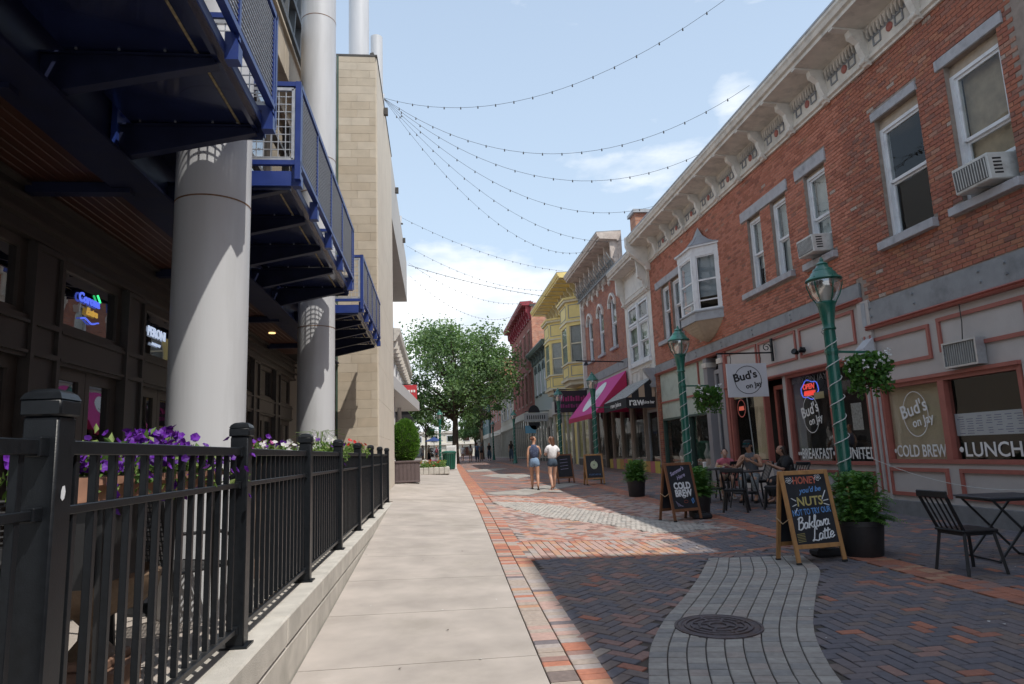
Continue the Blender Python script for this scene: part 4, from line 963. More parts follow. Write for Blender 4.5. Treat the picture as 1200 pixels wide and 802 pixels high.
on = thing('neon_open_sign', 'lit red and blue neon sign hanging inside the coffee shop window', 'neon sign', (8.62, 14.85, 1.2), world=True)
text('OPEN', .17, (8.625, 14.94, 1.26), '-x', neon_r, on, .50, .004, .2, 'neon_lettering', bold=.006)
m = MB(); m.tube([(8.625, 15.13-.022*k, 1.11+(.05 if k%2 else -.05)) for k in range(22)], .014, 6); m.build('neon_scribble', neon_r, on)
m = MB(); m.tube([(8.63, 14.90+.37*math.cos(a*.2618), 1.19+.21*math.sin(a*.2618)+.03*math.cos(a*1.3)) for a in range(25)], .012, 6); m.build('neon_outline', neon_b, on)
# recessed door and window left of it
MB().box(9.1, 9.3, 15.86, 19.1, -1.3, 1.7).build('recess_wall', room, bb)
df = MB(); frame_rect(df, 15.95, 16.75, -1.2, 1.45, .1, 8.72, 8.80); d = df.build('door', trim_red, bb); MB().box(8.75, 8.756, 16.05, 16.65, -.3, 1.35).build('pane', gl_clear, d); MB().box(8.735, 8.77, 16.05, 16.65, -1.1, -.3).build('kick_panel', print_k, d); MB().bar((8.69, 16.0, -.2), (8.69, 16.0, .2), .02).build('handle', galv, d)
lw = shopwin(16.85, 18.95, -.50, 1.60); MB().box(8.62, 8.625, 17.0, 17.7, -.4, 1.5).build('paper_shade', kraft, lw)
MB().box(8.6, 8.606, 16.95, 18.9, 1.28, 1.5).build('paper_shade', kraft, lw)
MB().tube([(8.62, 17.95, -.45), (8.62, 18.1, 1.3)], .015, 6).build('light_tube', mat('pale_rod', (.7,.7,.68), .5), lw)
m = MB(); m.tube([(8.6, 18.60-.025*k, 1.0+(.05 if k%2 else -.05)) for k in range(13)], .012, 6); m.build('neon_scribble', mat('neon_dim_red', (.7,.15,.1), .5, 0, emit=.6), lw)
m = MB(); ring(m, (8.6, 18.45, 1.0), .24, .02, '-x'); m.build('neon_ring', mat('neon_dim', (.5,.12,.1), .5, 0, emit=.4), lw)
MB().box(8.55, 8.9, 16.85, 18.95, -1.25, -.5).build('stall_riser', shop_grey, bb)
# stair door and side posts
MB().box(8.46, 8.7, 18.98, 19.14, -1.6, 2.70).build('red_post', trim_red, bb)
for a, b in ((19.14, 19.42), (20.28, 20.56)):
    MB().box(8.44, 8.75, a, b, -1.6, 2.70).build('pilaster', mat('pilaster_grey', (.26,.25,.26), .6, .06, 4), bb); MB().box(8.40, 8.75, a-.03, b+.03, 2.40, 2.55).build('capital', cream_trim, bb)
dd = MB(); frame_rect(dd, 19.42, 20.28, -1.1, 2.3, .12, 8.66, 8.75); d2 = dd.build('door', mat('door_grey', (.40,.40,.42), .5, .05, 3), bb); MB().box(8.70, 8.705, 19.54, 20.16, -.2, 1.1).build('pane', gl_dark, d2); MB().box(8.68, 8.72, 19.54, 20.16, -1.0, -.2).box(8.68, 8.72, 19.54, 20.16, 1.1, 1.3).build('door_panel', shop_grey, d2); MB().box(8.7, 8.705, 19.54, 20.16, 1.3, 2.18).build('transom_pane', gl_dark, d2)
# green fronted shop
MB().box(8.52, 8.75, 20.56, Y1, 1.05, 2.70).build('frieze', shop_green, bb)
for z_ in (1.62,): MB().box(8.48, 8.53, 20.56, Y1-.25, z_, z_+.06).build('red_moulding', trim_red, bb)
MB().box(8.47, 8.53, 21.1, 21.16, 1.68, 2.68).build('red_moulding', trim_red, bb)
gw = shopwin(22.4, 24.9, -.85, 1.05, frame=mat('dark_green', (.04,.075,.06), .5, .1, 5)); gw2 = shopwin(20.6, 22.3, -.85, 1.05, frame=MATS['dark_green'])
MB().box(8.55, 8.9, 20.56, Y1, -1.7, -.85).build('stall_riser', MATS['dark_green'], bb); MB().box(8.46, 8.8, 24.95, Y1, -1.6, 2.7).build('pier', brickmat('pier_brick', [(.30,.09,.055),(.36,.13,.07),(.25,.08,.05)], (.25,.2,.17)), bb)
for yy, s in ((21.2, .3), (21.6, .2), (23.2, .25), (23.9, .2)):
    m = MB(); m.lathe([(.05,0),(.12,.1),(.09,.35),(.14,.55),(.05,.75),(.06,.9)], (8.8, yy, -.8), 12); m.build('shop_mannequin', mat('mannequin', (.45,.42,.40), .6, .1, 5), gw2 if yy < 22 else gw, True)
# floodlights, security lamp, air duct on the front
fl = thing('flood_lights', 'pair of small dark floodlights on the grey panel over the coffee shop', 'floodlight', (8.5, 15.2, 2.1), world=True)
for s in (-1, 1): m = MB(); T = Matrix.Translation((8.36, 14.75+.14*s, 2.08)) @ Euler((0, R(-70), R(20*s))).to_matrix().to_4x4(); q = MB().lathe([(.04,-.1),(.075,.02),(.07,.04),(0,.035)], n=12); m.add([T @ Vector(v) for v in q.v], q.f); m.build('lamp_head', black_iron, fl, True)
MB().cbox((8.47, 14.75, 2.12), (.06,.14,.06)).bar((8.47,14.75,2.1),(8.38,14.6,2.08),.02).bar((8.47,14.75,2.1),(8.38,14.9,2.08),.02).build('mount', black_iron, fl)
wl = thing('wall_lantern', 'small grey wall lamp on the pier beside the hanging flower basket', 'wall lamp', (8.4, 12.3, 1.5), world=True)
m = MB(); m.prism([(8.46,1.95),(8.22,1.72),(8.22,1.6),(8.46,1.6)], 'y', 12.16, 12.44); m.build('lamp_hood', mat('lamp_steel', (.52,.54,.58), .4), wl); MB().box(8.26, 8.44, 12.2, 12.4, 1.57, 1.6).build('diffuser', print_w, wl)
# ------------------------------------------------------------------ the other shops along the right side
def arched(parent, yc, w_, z0, z1, x=8.5, hood=True, m=None, hm=None, blm=None):
    """window with a segmental arch and a hood mould"""
    n = 10; r = w_/2; ri = .28
    wn = sash(yc-r+.02, yc+r-.02, z0, z1-.02, parent, x=x+.07, fw=.07, bl_=(blm or blind, z0+(z1-z0)*.45), m=m)
    if hood:
        h = MB(); pts = [(yc-r-.02+(w_+.04)*k/n, z1-.16+ri*math.sin(math.pi*k/n)) for k in range(n+1)]
        out_ = [(yc-r-.12+(w_+.24)*k/n, z1-.18+(ri+.14)*math.sin(math.pi*k/n)) for k in range(n+1)]
        for k in range(n): h.prism([pts[k], pts[k+1], out_[k+1], out_[k]], 'x', x-.11, x+.03)
        h.box(x-.10, x+.03, yc-r-.13, yc-r-.0, z1-.42, z1-.16); h.box(x-.10, x+.03, yc+r+.0, yc+r+.13, z1-.42, z1-.16)
        h.build('hood_mould', hm or white_trim, wn)
    MB().cbox((x-.03, yc, z0-.07), (.2, w_+.2, .13), ch=.01).build('sill', hm or stone_grey, wn)
    return wn
def shopfront(parent, y0, y1, zt, m, dark=None, x=8.5, doors=()):
    """posts, stall riser and panes of a plain shop front, with dark depth behind"""
    MB().box(x+.6, x+.7, y0, y1, -1.6, zt).build('shop_interior', room, parent)
    n = max(2, round((y1-y0)/1.5)); L = (y1-y0)/n
    for k in range(n+1): MB().box(x-.03, x+.2, y0+k*L-.07, y0+k*L+.07, -1.6, zt).build('post', m, parent)
    for k in range(n):
        a, b = y0+k*L+.07, y0+(k+1)*L-.07
        if k in doors:
            f = MB(); frame_rect(f, a, b, -1.2, zt-.6, .1, x+.10, x+.18); d = f.build('door', dark or m, parent); MB().box(x+.13, x+.136, a+.1, b-.1, -1.1, zt-.7).build('pane', gl_clear, d); MB().box(x+.1, x+.17, a, b, zt-.6, zt).build('transom_panel', m, d)
        else:
            MB().box(x, x+.2, a, b, -1.6, -.45).build('stall_riser', dark or m, parent)
            f = MB(); frame_rect(f, a, b, -.45, zt, .06, x+.02, x+.1); w_ = f.build('shop_window', m, parent); MB().box(x+.05, x+.056, a+.06, b-.06, -.39, zt-.06).build('pane', gl_clear, w_)
# C: narrow white fronted house
wb = thing('white_building', 'narrow white wooden front with a tall four light window between two brick houses', 'building', (8.5, 27, -1), world=True)
MB().box(8.75, 18, 25.32, 29.0, -2, 3.2).box(9.2, 18, 25.32, 29.0, 3.2, 7.6).build('rear_rooms', room, wb)
m = MB(); wall_cells(m, 8.5, 8.74, 25.32, 29.0, 2.1, 7.2, [(25.75, 28.6, 3.55, 6.0)]); m.build('wall', white_trim, wb)
for a, b in ((25.80, 27.10), (27.24, 28.55)):
    sash(a, b, 3.55, 5.15, wb, x=8.52, bl_=(blind, 3.6), fw=.09); f = MB(); frame_rect(f, a, b, 5.2, 5.98, .09, 8.50, 8.6); t_ = f.build('transom_window', win_white, wb); MB().box(8.55, 8.556, a+.09, b-.09, 5.29, 5.89).build('pane', gl_clear, t_)
MB().box(8.46, 8.6, 27.10, 27.24, 3.5, 6.0).build('mullion', win_white, wb); MB().box(8.40, 8.55, 25.7, 28.65, 3.38, 3.55).build('sill', win_white, wb)
for a, b in ((25.85, 27.1), (27.25, 28.5)): f = MB(); frame_rect(f, a, b, 2.35, 3.25, .07, 8.46, 8.51); f.build('panel_frame', cream_trim, wb)
MB().prism([(8.6,2.3),(8.3,2.3),(8.25,2.4),(8.35,2.5),(8.1,2.9),(8.05,3.05),(8.6,3.05)], 'y', 25.36, 25.6).build('console', lead_grey, wb)
cornice(wb, 25.34, 28.98, 6.15, 7.75, 7.75, [25.6, 28.75], cream_trim, white_trim, False)
MB().box(8.42, 8.48, 25.9, 28.5, 6.42, 7.2).build('name_panel', white_trim, wb)
shopfront(wb, 25.4, 28.95, 2.1, mat('front_taupe', (.30,.25,.21), .6, .08, 4), MATS['lead_grey'], doors=(0,))
for k, cc in enumerate(((.62,.50,.10),(.55,.16,.18),(.60,.33,.10),(.62,.55,.16),(.45,.18,.22),(.58,.42,.08))):
    MB().box(8.44, 8.5, 25.5+k*.57, 26.05+k*.57, -1.0, -.52).build('painted_panel', mat('painted_panel_%d' % k, cc, .6, .08, 6), wb)
ch = thing('chimney', 'square red brick chimney rising behind the white cornice', 'chimney', (9.9, 28.4, 7.6), world=True)
MB().box(9.0, 10.9, 28.1, 28.9, 7.4, 10.3).build('stack', brickmat('chimney_brick', [(.36,.15,.09),(.42,.2,.12),(.30,.11,.07)], (.35,.3,.26), axis='xz'), ch); MB().box(8.9, 11.0, 28.0, 29.0, 10.3, 10.45).build('cap', lead_grey, ch)
aw = thing('striped_awning', 'black awning with white lettered valance and thin striped top beside the pink awning', 'awning', (8.4, 27, 2), world=True)
pin = stripemat('pinstripe_cloth', (.62,.61,.58), (.05,.05,.055), 'y', .17, .55); bc = mat('black_cloth', (.018,.018,.022), .85, .15, 20); wide = stripemat('wide_stripe_cloth', (.45,.33,.24), (.018,.018,.022), 'x', .52, .45)
P = [(8.44, 2.72), (7.30, 1.92)]; a, b = 25.45, 28.95
m = MB(); m.add([(8.44,a,2.74),(8.44,b,2.74),(7.30,b,1.94),(7.30,a,1.94),(8.44,a,2.72),(8.44,b,2.72),(7.30,b,1.92),(7.30,a,1.92)], [(0,1,2,3),(7,6,5,4),(0,3,7,4),(1,2,6,5),(0,1,5,4),(2,3,7,6)]); m.build('canopy_top', pin, aw)
m = MB(); m.add([(8.44,a,2.72),(7.32,a,1.92),(8.44,a,1.92),(8.44,a+.012,2.72),(7.32,a+.012,1.92),(8.44,a+.012,1.92)], [(0,1,2),(5,4,3),(0,1,4,3),(1,2,5,4),(0,2,5,3)]); m.build('side_gore', wide, aw)
MB().box(7.285, 7.30, a-.01, b, 1.56, 1.94).box(7.30, 8.44, a-.012, a+.003, 1.52, 1.94).build('valance', bc, aw)
text('raw', .42, (7.68, a-.016, 1.76), '-y', print_w, aw, .58, .003, bold=.008); text('juice bar', .17, (8.17, a-.016, 1.74), '-y', print_w, aw, .46, .003, bold=.004)
text('raw juice', .24, (7.281, 27.0, 1.75), '-x', print_w, aw, 1.6, .003, bold=.004)
# D: brick house with arched windows
db = thing('arched_building', 'red brick building with three arched windows and an ornate bracketed cornice above a pink awning', 'building', (8.5, 33, -1), world=True)
bD = brickmat('brick_wall_plain', [(.39,.14,.09),(.34,.12,.08),(.43,.17,.10),(.36,.15,.11)], (.31,.25,.21))
MB().box(8.75, 18, 29.02, 37.2, -2, 3.7).box(9.2, 18, 29.02, 37.2, 3.7, 9.0).build('rear_rooms', room, db)
AY = (30.9, 33.3, 35.7)
m = MB(); wall_cells(m, 8.5, 8.74, 29.02, 37.2, 3.95, 8.2, [(q-.5, q+.5, 4.75, 7.1) for q in AY]); m.build('wall', bD, db)
MB().box(8.46, 8.8, 29.02, 37.2, 3.55, 3.95).build('iron_band', band_grey, db)
for q in AY: arched(db, q, 1.0, 4.75, 7.1)
cornice(db, 29.1, 37.1, 8.0, 9.75, 7.45, [29.3+1.1*k for k in range(8)], mat('weathered_cream', (.54,.47,.42), .7, .2, 6, tint=(.38,.31,.27), tscale=2.5), MATS['weathered_cream'], False)
m = MB()
for k in range(22): m.bar((8.28, 29.3+k*.36, 8.2), (7.9, 29.3+k*.36, 8.85), .03); m.bar((8.2, 29.3+k*.36, 8.15), (8.2, 29.6+k*.36, 8.6), .03); m.bar((8.2, 29.6+k*.36, 8.15), (8.2, 29.3+k*.36, 8.6), .03)
for z in (8.18, 8.6): m.box(8.17, 8.22, 29.2, 37, z, z+.04)
m.build('iron_cresting', mat('cresting_grey', (.22,.24,.25), .5, .1, 8), db)
for k in range(7): m = MB(); m.lathe([(.04,-.02),(.09,.1),(.05,.22),(.07,.3),(0,.34)], (8.34, 29.6+k*1.15, 7.66), 8); m.build('pendant', cream_trim, db, True)
MB().box(8.3, 8.75, 37.02, 37.22, 2.5, 8.2).build('end_strip', white_trim, db)
shopfront(db, 29.1, 37.1, 3.0, MATS['front_taupe'], mat('front_dark', (.07,.06,.055), .6, .1, 5), doors=(2,))
MB().box(8.5, 8.75, 29.02, 37.2, 3.0, 3.55).build('fascia', shop_grey, db)
for k, cc in enumerate(((.62,.50,.10),(.52,.15,.26),(.62,.55,.16),(.55,.16,.18),(.58,.42,.08),(.62,.50,.10))):
    MB().box(8.44, 8.5, 29.3+k*.62, 29.88+k*.62, -1.0, -.45).build('painted_panel', mat('painted_panel_%d' % k, cc, .6, .08, 6), db)
pa = thing('pink_awning', 'bright pink sloping shop awning with a white oval emblem', 'awning', (8.4, 32, 2), world=True)
pink = mat('pink_cloth', (.62,.045,.27), .75, .06, 3); crim = mat('crimson_cloth', (.45,.02,.09), .75, .06, 3)
a, b = 29.2, 35.2; t0, t1 = (8.44, 3.42), (6.95, 1.62)
m = MB(); m.add([(t0[0],a,t0[1]),(t0[0],b,t0[1]),(t1[0],b,t1[1]),(t1[0],a,t1[1])]+[(x,y,z-.02) for x,y,z in [(t0[0],a,t0[1]),(t0[0],b,t0[1]),(t1[0],b,t1[1]),(t1[0],a,t1[1])]], [(0,1,2,3),(7,6,5,4),(0,3,7,4),(1,2,6,5),(0,1,5,4),(2,3,7,6)]); m.build('canopy_top', pink, pa)
for e in (a-.005, b-.007): m = MB(); m.prism([(t0[0],t0[1]-.02),(t1[0],t1[1]-.02),(t0[0],t1[1]-.02)], 'y', e, e+.012); m.build('side_gore', crim, pa)
MB().box(t1[0]-.01, t1[0], a, b, 1.40, 1.615).build('valance', crim, pa)
E2 = Matrix(((0, (t0[0]-t1[0]), -(t0[1]-t1[1])), (-1, 0, 0), (0, (t0[1]-t1[1]), (t0[0]-t1[0])))); sl_ = math.hypot(t0[0]-t1[0], t0[1]-t1[1])
EM = Matrix(((0, (t0[0]-t1[0])/sl_, -(t0[1]-t1[1])/sl_), (-1, 0, 0), (0, (t0[1]-t1[1])/sl_, (t0[0]-t1[0])/sl_)))
em = MB(); c0 = Vector(((t0[0]+t1[0])/2, 32.3, (t0[1]+t1[1])/2+.008)); nn = 30
em.add([c0 + EM @ Vector((1.1*math.cos(2*math.pi*k/nn), .9*math.sin(2*math.pi*k/nn), .004)) for k in range(nn)], [tuple(range(nn))]); eo = em.build('emblem', print_w, pa)
l = MB()
for k in range(-4, 5): l.bar(c0+EM@Vector((k*.2-.05, -.12+.05*math.sin(k*2), .008)), c0+EM@Vector((k*.2+.07, .12+.06*math.cos(k*3), .008)), .05, .002, upv=EM@Vector((0,0,1)))
l.build('emblem_script', mat('emblem_green', (.25,.33,.25), .7, 0), eo)
# E: yellow house with two storeyed bays
yb_ = thing('yellow_building', 'yellow wooden building with two angled bay windows and a deep bracketed cornice', 'building', (8.5, 42, -1), world=True)
yel = mat('yellow_paint', (.74,.58,.22), .6, .08, 4, tint=(.66,.51,.2), tscale=2); ylt = mat('pale_yellow_trim', (.60,.54,.40), .6, .08, 4); greyln = mat('grey_line', (.28,.28,.27), .6, .05)
MB().box(8.6, 18, 37.25, 48.5, -2, 9.0).build('wall', yel, yb_)
def ybay(yc, hw):
    Q = [(8.6, yc-hw-.75), (7.75, yc-hw), (7.75, yc+hw), (8.6, yc+hw+.75)]
    def slab(z0, z1, e, m, nm):
        q = [(x-(e if x < 8.5 else 0), y+(e if y > yc else -e)) for x, y in Q]; MB().prism(q, 'z', z0, z1).build(nm, m, yb_)
    slab(4.0, 4.15, .12, ylt, 'bay_moulding'); slab(4.15, 4.95, 0, yel, 'bay_base'); slab(4.95, 5.05, .08, ylt, 'bay_moulding'); slab(5.05, 7.35, -.06, mat('bay_core_grey', (.34,.33,.31), .6), 'bay_core'); slab(7.35, 7.45, .07, ylt, 'bay_moulding'); slab(7.45, 8.55, 0, yel, 'bay_frieze'); slab(8.55, 8.68, .14, ylt, 'bay_moulding'); slab(8.68, 8.8, .2, yel, 'bay_cornice')  # the bay core is one plain mid grey
    MB().prism([(8.6, yc-hw-.7), (7.8, yc-hw), (7.8, yc+hw), (8.6, yc+hw+.7)], 'z', 3.75, 4.0).build('bay_underside', ylt, yb_)
    for p, q in zip(Q, Q[1:]):
        p = Vector((p[0], p[1], 0)); q = Vector((q[0], q[1], 0)); L = (q-p).length; d = (q-p)/L; n = Vector((d.y, -d.x, 0)); n = n if n.x < 0 else -n
        T = Matrix((d, -n, Vector((0,0,1)))).transposed().to_4x4(); T.translation = p
        f = MB()
        for a in ((0, .16), (L-.16, L)): f.box(a[0], a[1], -.01, .1, 5.05, 7.35, T=T)
        f.box(.16, L-.16, -.01, .1, 7.15, 7.35, T=T); w_ = f.build('window_frame', yel, yb_)
        s = MB(); s.box(.16, L-.16, .02, .05, 6.08, 6.16, T=T); s.box(.16, .22, .02, .05, 5.05, 7.15, T=T); s.box(L-.22, L-.16, .02, .05, 5.05, 7.15, T=T); s.build('sash', ylt, w_); MB().box(.22, L-.22, .032, .036, 5.05, 7.15, T=T).build('pane', gl_clear, w_)
        for z0, z1 in ((4.25, 4.85), (7.6, 8.4)):
            g_ = MB()
            for a in ((.14, .18, z0, z1), (L-.18, L-.14, z0, z1), (.18, L-.18, z0, z0+.04), (.18, L-.18, z1-.04, z1)): g_.box(a[0], a[1], -.022, .0, a[2], a[3], T=T)
            g_.build('panel_line', greyln, yb_)
ybay(39.35, .95); ybay(45.6, .95)
cy = cornice(yb_, 37.3, 48.4, 8.95, 10.1, 7.1, [37.6+1.0*k for k in range(11)], yel, ylt, False)
shopfront(yb_, 37.4, 48.3, 2.6, mat('front_cream', (.45,.42,.36), .6, .08, 4), MATS['front_dark'], doors=(2,5)); MB().box(8.40, 8.6, 37.25, 48.5, 2.6, 3.5).build('fascia', shop_grey, yb_)
# F: grey-green, G: red, H: cream, and what is left of the row
def plainhouse(name, label, y0, y1, zt, wallm, wy, wz, ww, corn, cornm, x=8.5, hood=None, shop=2.6, shopm=None, trim=None, depth=10, rows=1):
    t = thing(name, label, 'building', (x, (y0+y1)/2, -1), world=True)
    MB().box(x+.3, x+depth, y0, y1, -2, zt-.1).build('side_walls', wallm, t)
    ops = [(q-ww/2, q+ww/2, z0, z1) for q in wy for z0, z1 in wz]
    m = MB(); wall_cells(m, x, x+.25, y0, y1, shop+.5, zt, ops); m.build('wall', wallm, t)
    for q in wy:
        for z0, z1 in wz:
            if hood: arched(t, q, ww, z0, z1, x=x, hm=hood)
            else: sash(q-ww/2, q+ww/2, z0, z1, t, x=x+.07, bl_=(blind, z0+.6), m=trim); MB().box(x-.05, x+.1, q-ww/2-.1, q+ww/2+.1, z0-.15, z0-.01).build('sill', trim or stone_grey, t); MB().box(x-.04, x+.1, q-ww/2-.08, q+ww/2+.08, z1+.01, z1+.22).build('lintel', trim or stone_grey, t)
    n = max(2, int((y1-y0)/1.3)); cornice(t, y0+.02, y1-.02, zt-corn[0], zt, x-corn[1], [y0+.25+(y1-y0-.5)*k/n for k in range(n+1)], cornm, cornm, False, x=x)
    shopfront(t, y0+.1, y1-.1, shop-.1, shopm or MATS['front_cream'], MATS['front_dark'], x=x, doors=(1,)); MB().box(x-.08, x+.25, y0, y1, shop-.1, shop+.5).build('fascia', shopm or MATS['front_cream'], t)
    return t
gg = mat('greygreen_paint', (.33,.37,.36), .65, .06, 3); dg = mat('slate_green', (.10,.13,.125), .6, .1, 5)
plainhouse('grey_building', 'low grey green building with four narrow dark hooded windows beyond the yellow bays', 48.6, 57.5, 8.15, gg, (49.9, 51.9, 53.9, 55.9), ((4.6, 6.8),), .8, (.95, .65), dg, hood=dg)
bG = brickmat('brick_oxblood', [(.27,.065,.05),(.31,.08,.06),(.23,.055,.045),(.29,.075,.055)], (.19,.12,.1)); bS = brickmat('brick_side', [(.44,.18,.11),(.38,.14,.085),(.48,.22,.14),(.40,.20,.14)], (.40,.33,.28), axis='xz')
rdb = plainhouse('red_building', 'tall dark red brick building with a crimson cornice and a bare brick side wall', 57.6, 73, 13.0, bG, (59.5, 62.3, 65.1, 67.9, 70.7), ((4.4, 7.0), (8.2, 10.6)), 1.2, (1.5, .9), mat('crimson_trim', (.26,.03,.045), .55, .1, 5), trim=mat('rose_stone', (.36,.22,.19), .8, .15, 6), shop=3.2)
MB().box(8.52, 18.4, 57.5, 57.6, -1, 12.55).build('side_wall', bS, rdb); MB().box(8.4, 18.5, 57.4, 57.7, 12.55, 12.75).build('side_coping', dark_metal, rdb)
creamst = mat('cream_stone', (.44,.40,.33), .8, .1, 4)
plainhouse('cream_building', 'two storey cream stone shop building with an arched top past the red brick house', 73.2, 88, 7.6, creamst, (76, 79.5, 83, 86.3), ((4.0, 6.0),), 1.8, (.8, .5), creamst, shop=2.8)
bH = brickmat('brick_wall_far', [(.32,.11,.07),(.28,.09,.06),(.36,.14,.09)], (.28,.22,.19))
plainhouse('brick_building', 'far red brick building half hidden by street trees', 88.2, 104, 12.5, bH, (91, 95, 99, 102.5), ((4.5, 6.6), (8, 10)), 1.1, (1.0, .6), creamst)
plainhouse('teal_building', 'far narrow building with a dark teal front beyond the brick house', 104.2, 118, 10.5, mat('teal_paint', (.05,.115,.12), .6, .1, 4), (107, 111, 115), ((4.5, 6.6), (7.5, 9.2)), 1.2, (.8, .6), dg, x=8.2)
plainhouse('brick_building', 'last red brick building on the right at the end of the street', 118.2, 140, 12, bH, (121, 125, 129, 133, 137), ((4.5, 6.6), (8, 10)), 1.3, (.8, .6), creamst, x=8.0)
# tall house out of the picture that throws the near shade
tb = thing('tall_building', 'tall brick building standing beside the camera whose shadow covers the near paving', 'building', (8.5, -6, -1), world=True)
MB().box(8.5, 20, -26, .80, -2, 15.9).build('wall', brickmat('brick_tall', [(.26,.10,.065),(.30,.12,.08),(.22,.08,.055)], (.3,.26,.22)), tb)
for k in range(7):
    for z in (4.2, 8.2, 12.2):
        y = -24+k*3.4; f = MB(); frame_rect(f, y, y+1.4, z, z+2.3, .1, 8.40, 8.52); wn = f.build('window', win_white, tb); MB().box(8.47, 8.495, y+.1, y+1.3, z+.1, z+2.2).build('pane', gl_dark, wn); MB().box(8.36, 8.55, y-.15, y+1.55, z+2.32, z+2.6).build('lintel', stone_grey, tb)
MB().box(8.05, 20, -26.2, .84, 15.5, 15.95).build('cornice', white_trim, tb)
# left side beyond the tower
lb = thing('cornice_building', 'pale two storey building with a bracketed cornice behind the entrance canopy', 'building', (-2.2, 44, -1), world=True)
pale = mat('pale_plaster', (.52,.49,.43), .8, .08, 3)
MB().box(-12, -2.3, 36, 56, -2, 6.6).build('wall', pale, lb)
m = MB(); m.prism([(-2.4,6.0),(-1.95,6.1),(-1.75,6.45),(-1.70,6.75),(-2.4,6.8)], 'y', 35.9, 56); m.build('cornice', cream_trim, lb)
for k in range(14): MB().box(-2.3, -1.85, 36.2+k*1.5, 36.4+k*1.5, 5.7, 6.1).build('bracket', cream_trim, lb)
for k in range(6):
    y = 37+k*3.1; f = MB()
    for p in ((y, y+.1, 3.4, 5.4), (y+1.2, y+1.3, 3.4, 5.4), (y+.1, y+1.2, 3.4, 3.5), (y+.1, y+1.2, 5.3, 5.4), (y+.1, y+1.2, 4.35, 4.42)): f.box(-2.3, -2.2, *p)
    wn = f.build('window', win_white, lb); MB().box(-2.3, -2.27, y+.1, y+1.2, 3.5, 5.3).build('pane', gl_dark, wn)
for k in range(6):
    y = 36.6+k*3.2; f = MB()
    for p in ((y, y+.12, -.9, 2.2), (y+2.5, y+2.62, -.9, 2.2), (y+.12, y+2.5, 2.08, 2.2), (y+.12, y+2.5, -.9, -.5)): f.box(-2.3, -2.18, *p)
    wn = f.build('shop_window', dark_trim, lb); MB().box(-2.3, -2.24, y+.12, y+2.5, -.5, 2.08).build('pane', gl_dark, wn)
sg = thing('red_sign', 'red banner sign with white lettering above the entrance canopy', 'sign', (-1.6, 40, 3.6), world=True)
MB().box(-1.95, -.98, 39.97, 40.03, 3.15, 4.15).build('board', mat('sign_red', (.50,.04,.05), .6, .05), sg); MB().bar((-2.3, 40, 4.2), (-.95, 40, 4.2), .05).build('arm', black_iron, sg)
m = MB()
for k in range(5): m.box(-1.78+k*.15, -1.68+k*.15, 39.955, 39.97, 3.72, 3.86)
m.box(-1.85, -1.05, 39.958, 39.968, 3.62, 3.92) if False else None
m.build('print_strip', print_w, sg)
ba = thing('black_awning', 'black curved awning over a shop door past the entrance canopy', 'awning', (-1.8, 41, 2.2), world=True)
m = MB(); prf = [(-2.3,2.9),(-1.9,2.85),(-1.5,2.6),(-1.25,2.2),(-1.2,1.85),(-2.3,1.85)]; m.prism(prf, 'y', 40.3, 43); m.build('hood', bc, ba)
MB().tube([(-1.24+.0*k, 40.25, 1.9+.28*math.sin(k*.7)) if False else (-1.7+.055*k, 40.25, 1.95+.12*math.sin(k*1.1)) for k in range(9)], .02, 6).build('scroll_bracket', black_iron, ba)
l3 = thing('white_building', 'pale far building on the left side behind the lamp post', 'building', (-5, 80, -1), world=True)
MB().box(-14, -3.6, 58, 100, -2, 6.0).build('wall', mat('far_white', (.60,.60,.58), .8, .05, 3), l3); MB().box(-3.6, -3.3, 57.8, 100, 5.6, 6.1).build('cornice', cream_trim, l3)
for k in range(9):
    y = 59+k*4.5; wn = MB().box(-3.62, -3.5, y, y+1.6, 2.6, 4.6).build('window', win_white, l3); MB().box(-3.5, -3.48, y+.15, y+1.45, 2.75, 4.45).build('pane', gl_dark, wn); s_ = MB().box(-3.62, -3.5, y-.6, y+2.6, -.7, 1.6).build('shop_window', dark_trim, l3); MB().box(-3.5, -3.48, y-.5, y+2.5, -.4, 1.5).build('pane', gl_dark, s_)
eb = thing('end_building', 'low cream building across the far end of the street', 'building', (3, 165, 0), world=True)
MB().box(-22, 26, 165, 180, -2, 5.4).build('wall', mat('end_cream', (.58,.55,.47), .85, .06, 2), eb); MB().box(-22.3, 26.3, 164.7, 180, 5.4, 5.9).build('parapet', cream_trim, eb); MB().box(-22, 26, 164.5, 165, 2.6, 3.0).build('string_course', cream_trim, eb)
for k in range(12):
    x = -20+k*3.8; wn = MB().box(x, x+1.8, 164.9, 165.0, 3.3, 4.8).build('window', win_white, eb); MB().box(x+.15, x+1.65, 164.86, 164.9, 3.4, 4.7).build('pane', gl_dark, wn); d_ = MB().box(x-.2, x+2.2, 164.9, 165.0, -.2, 2.0).build('shop_window', dark_trim, eb); MB().box(x-.1, x+2.1, 164.86, 164.9, 0, 1.9).build('pane', gl_dark, d_)
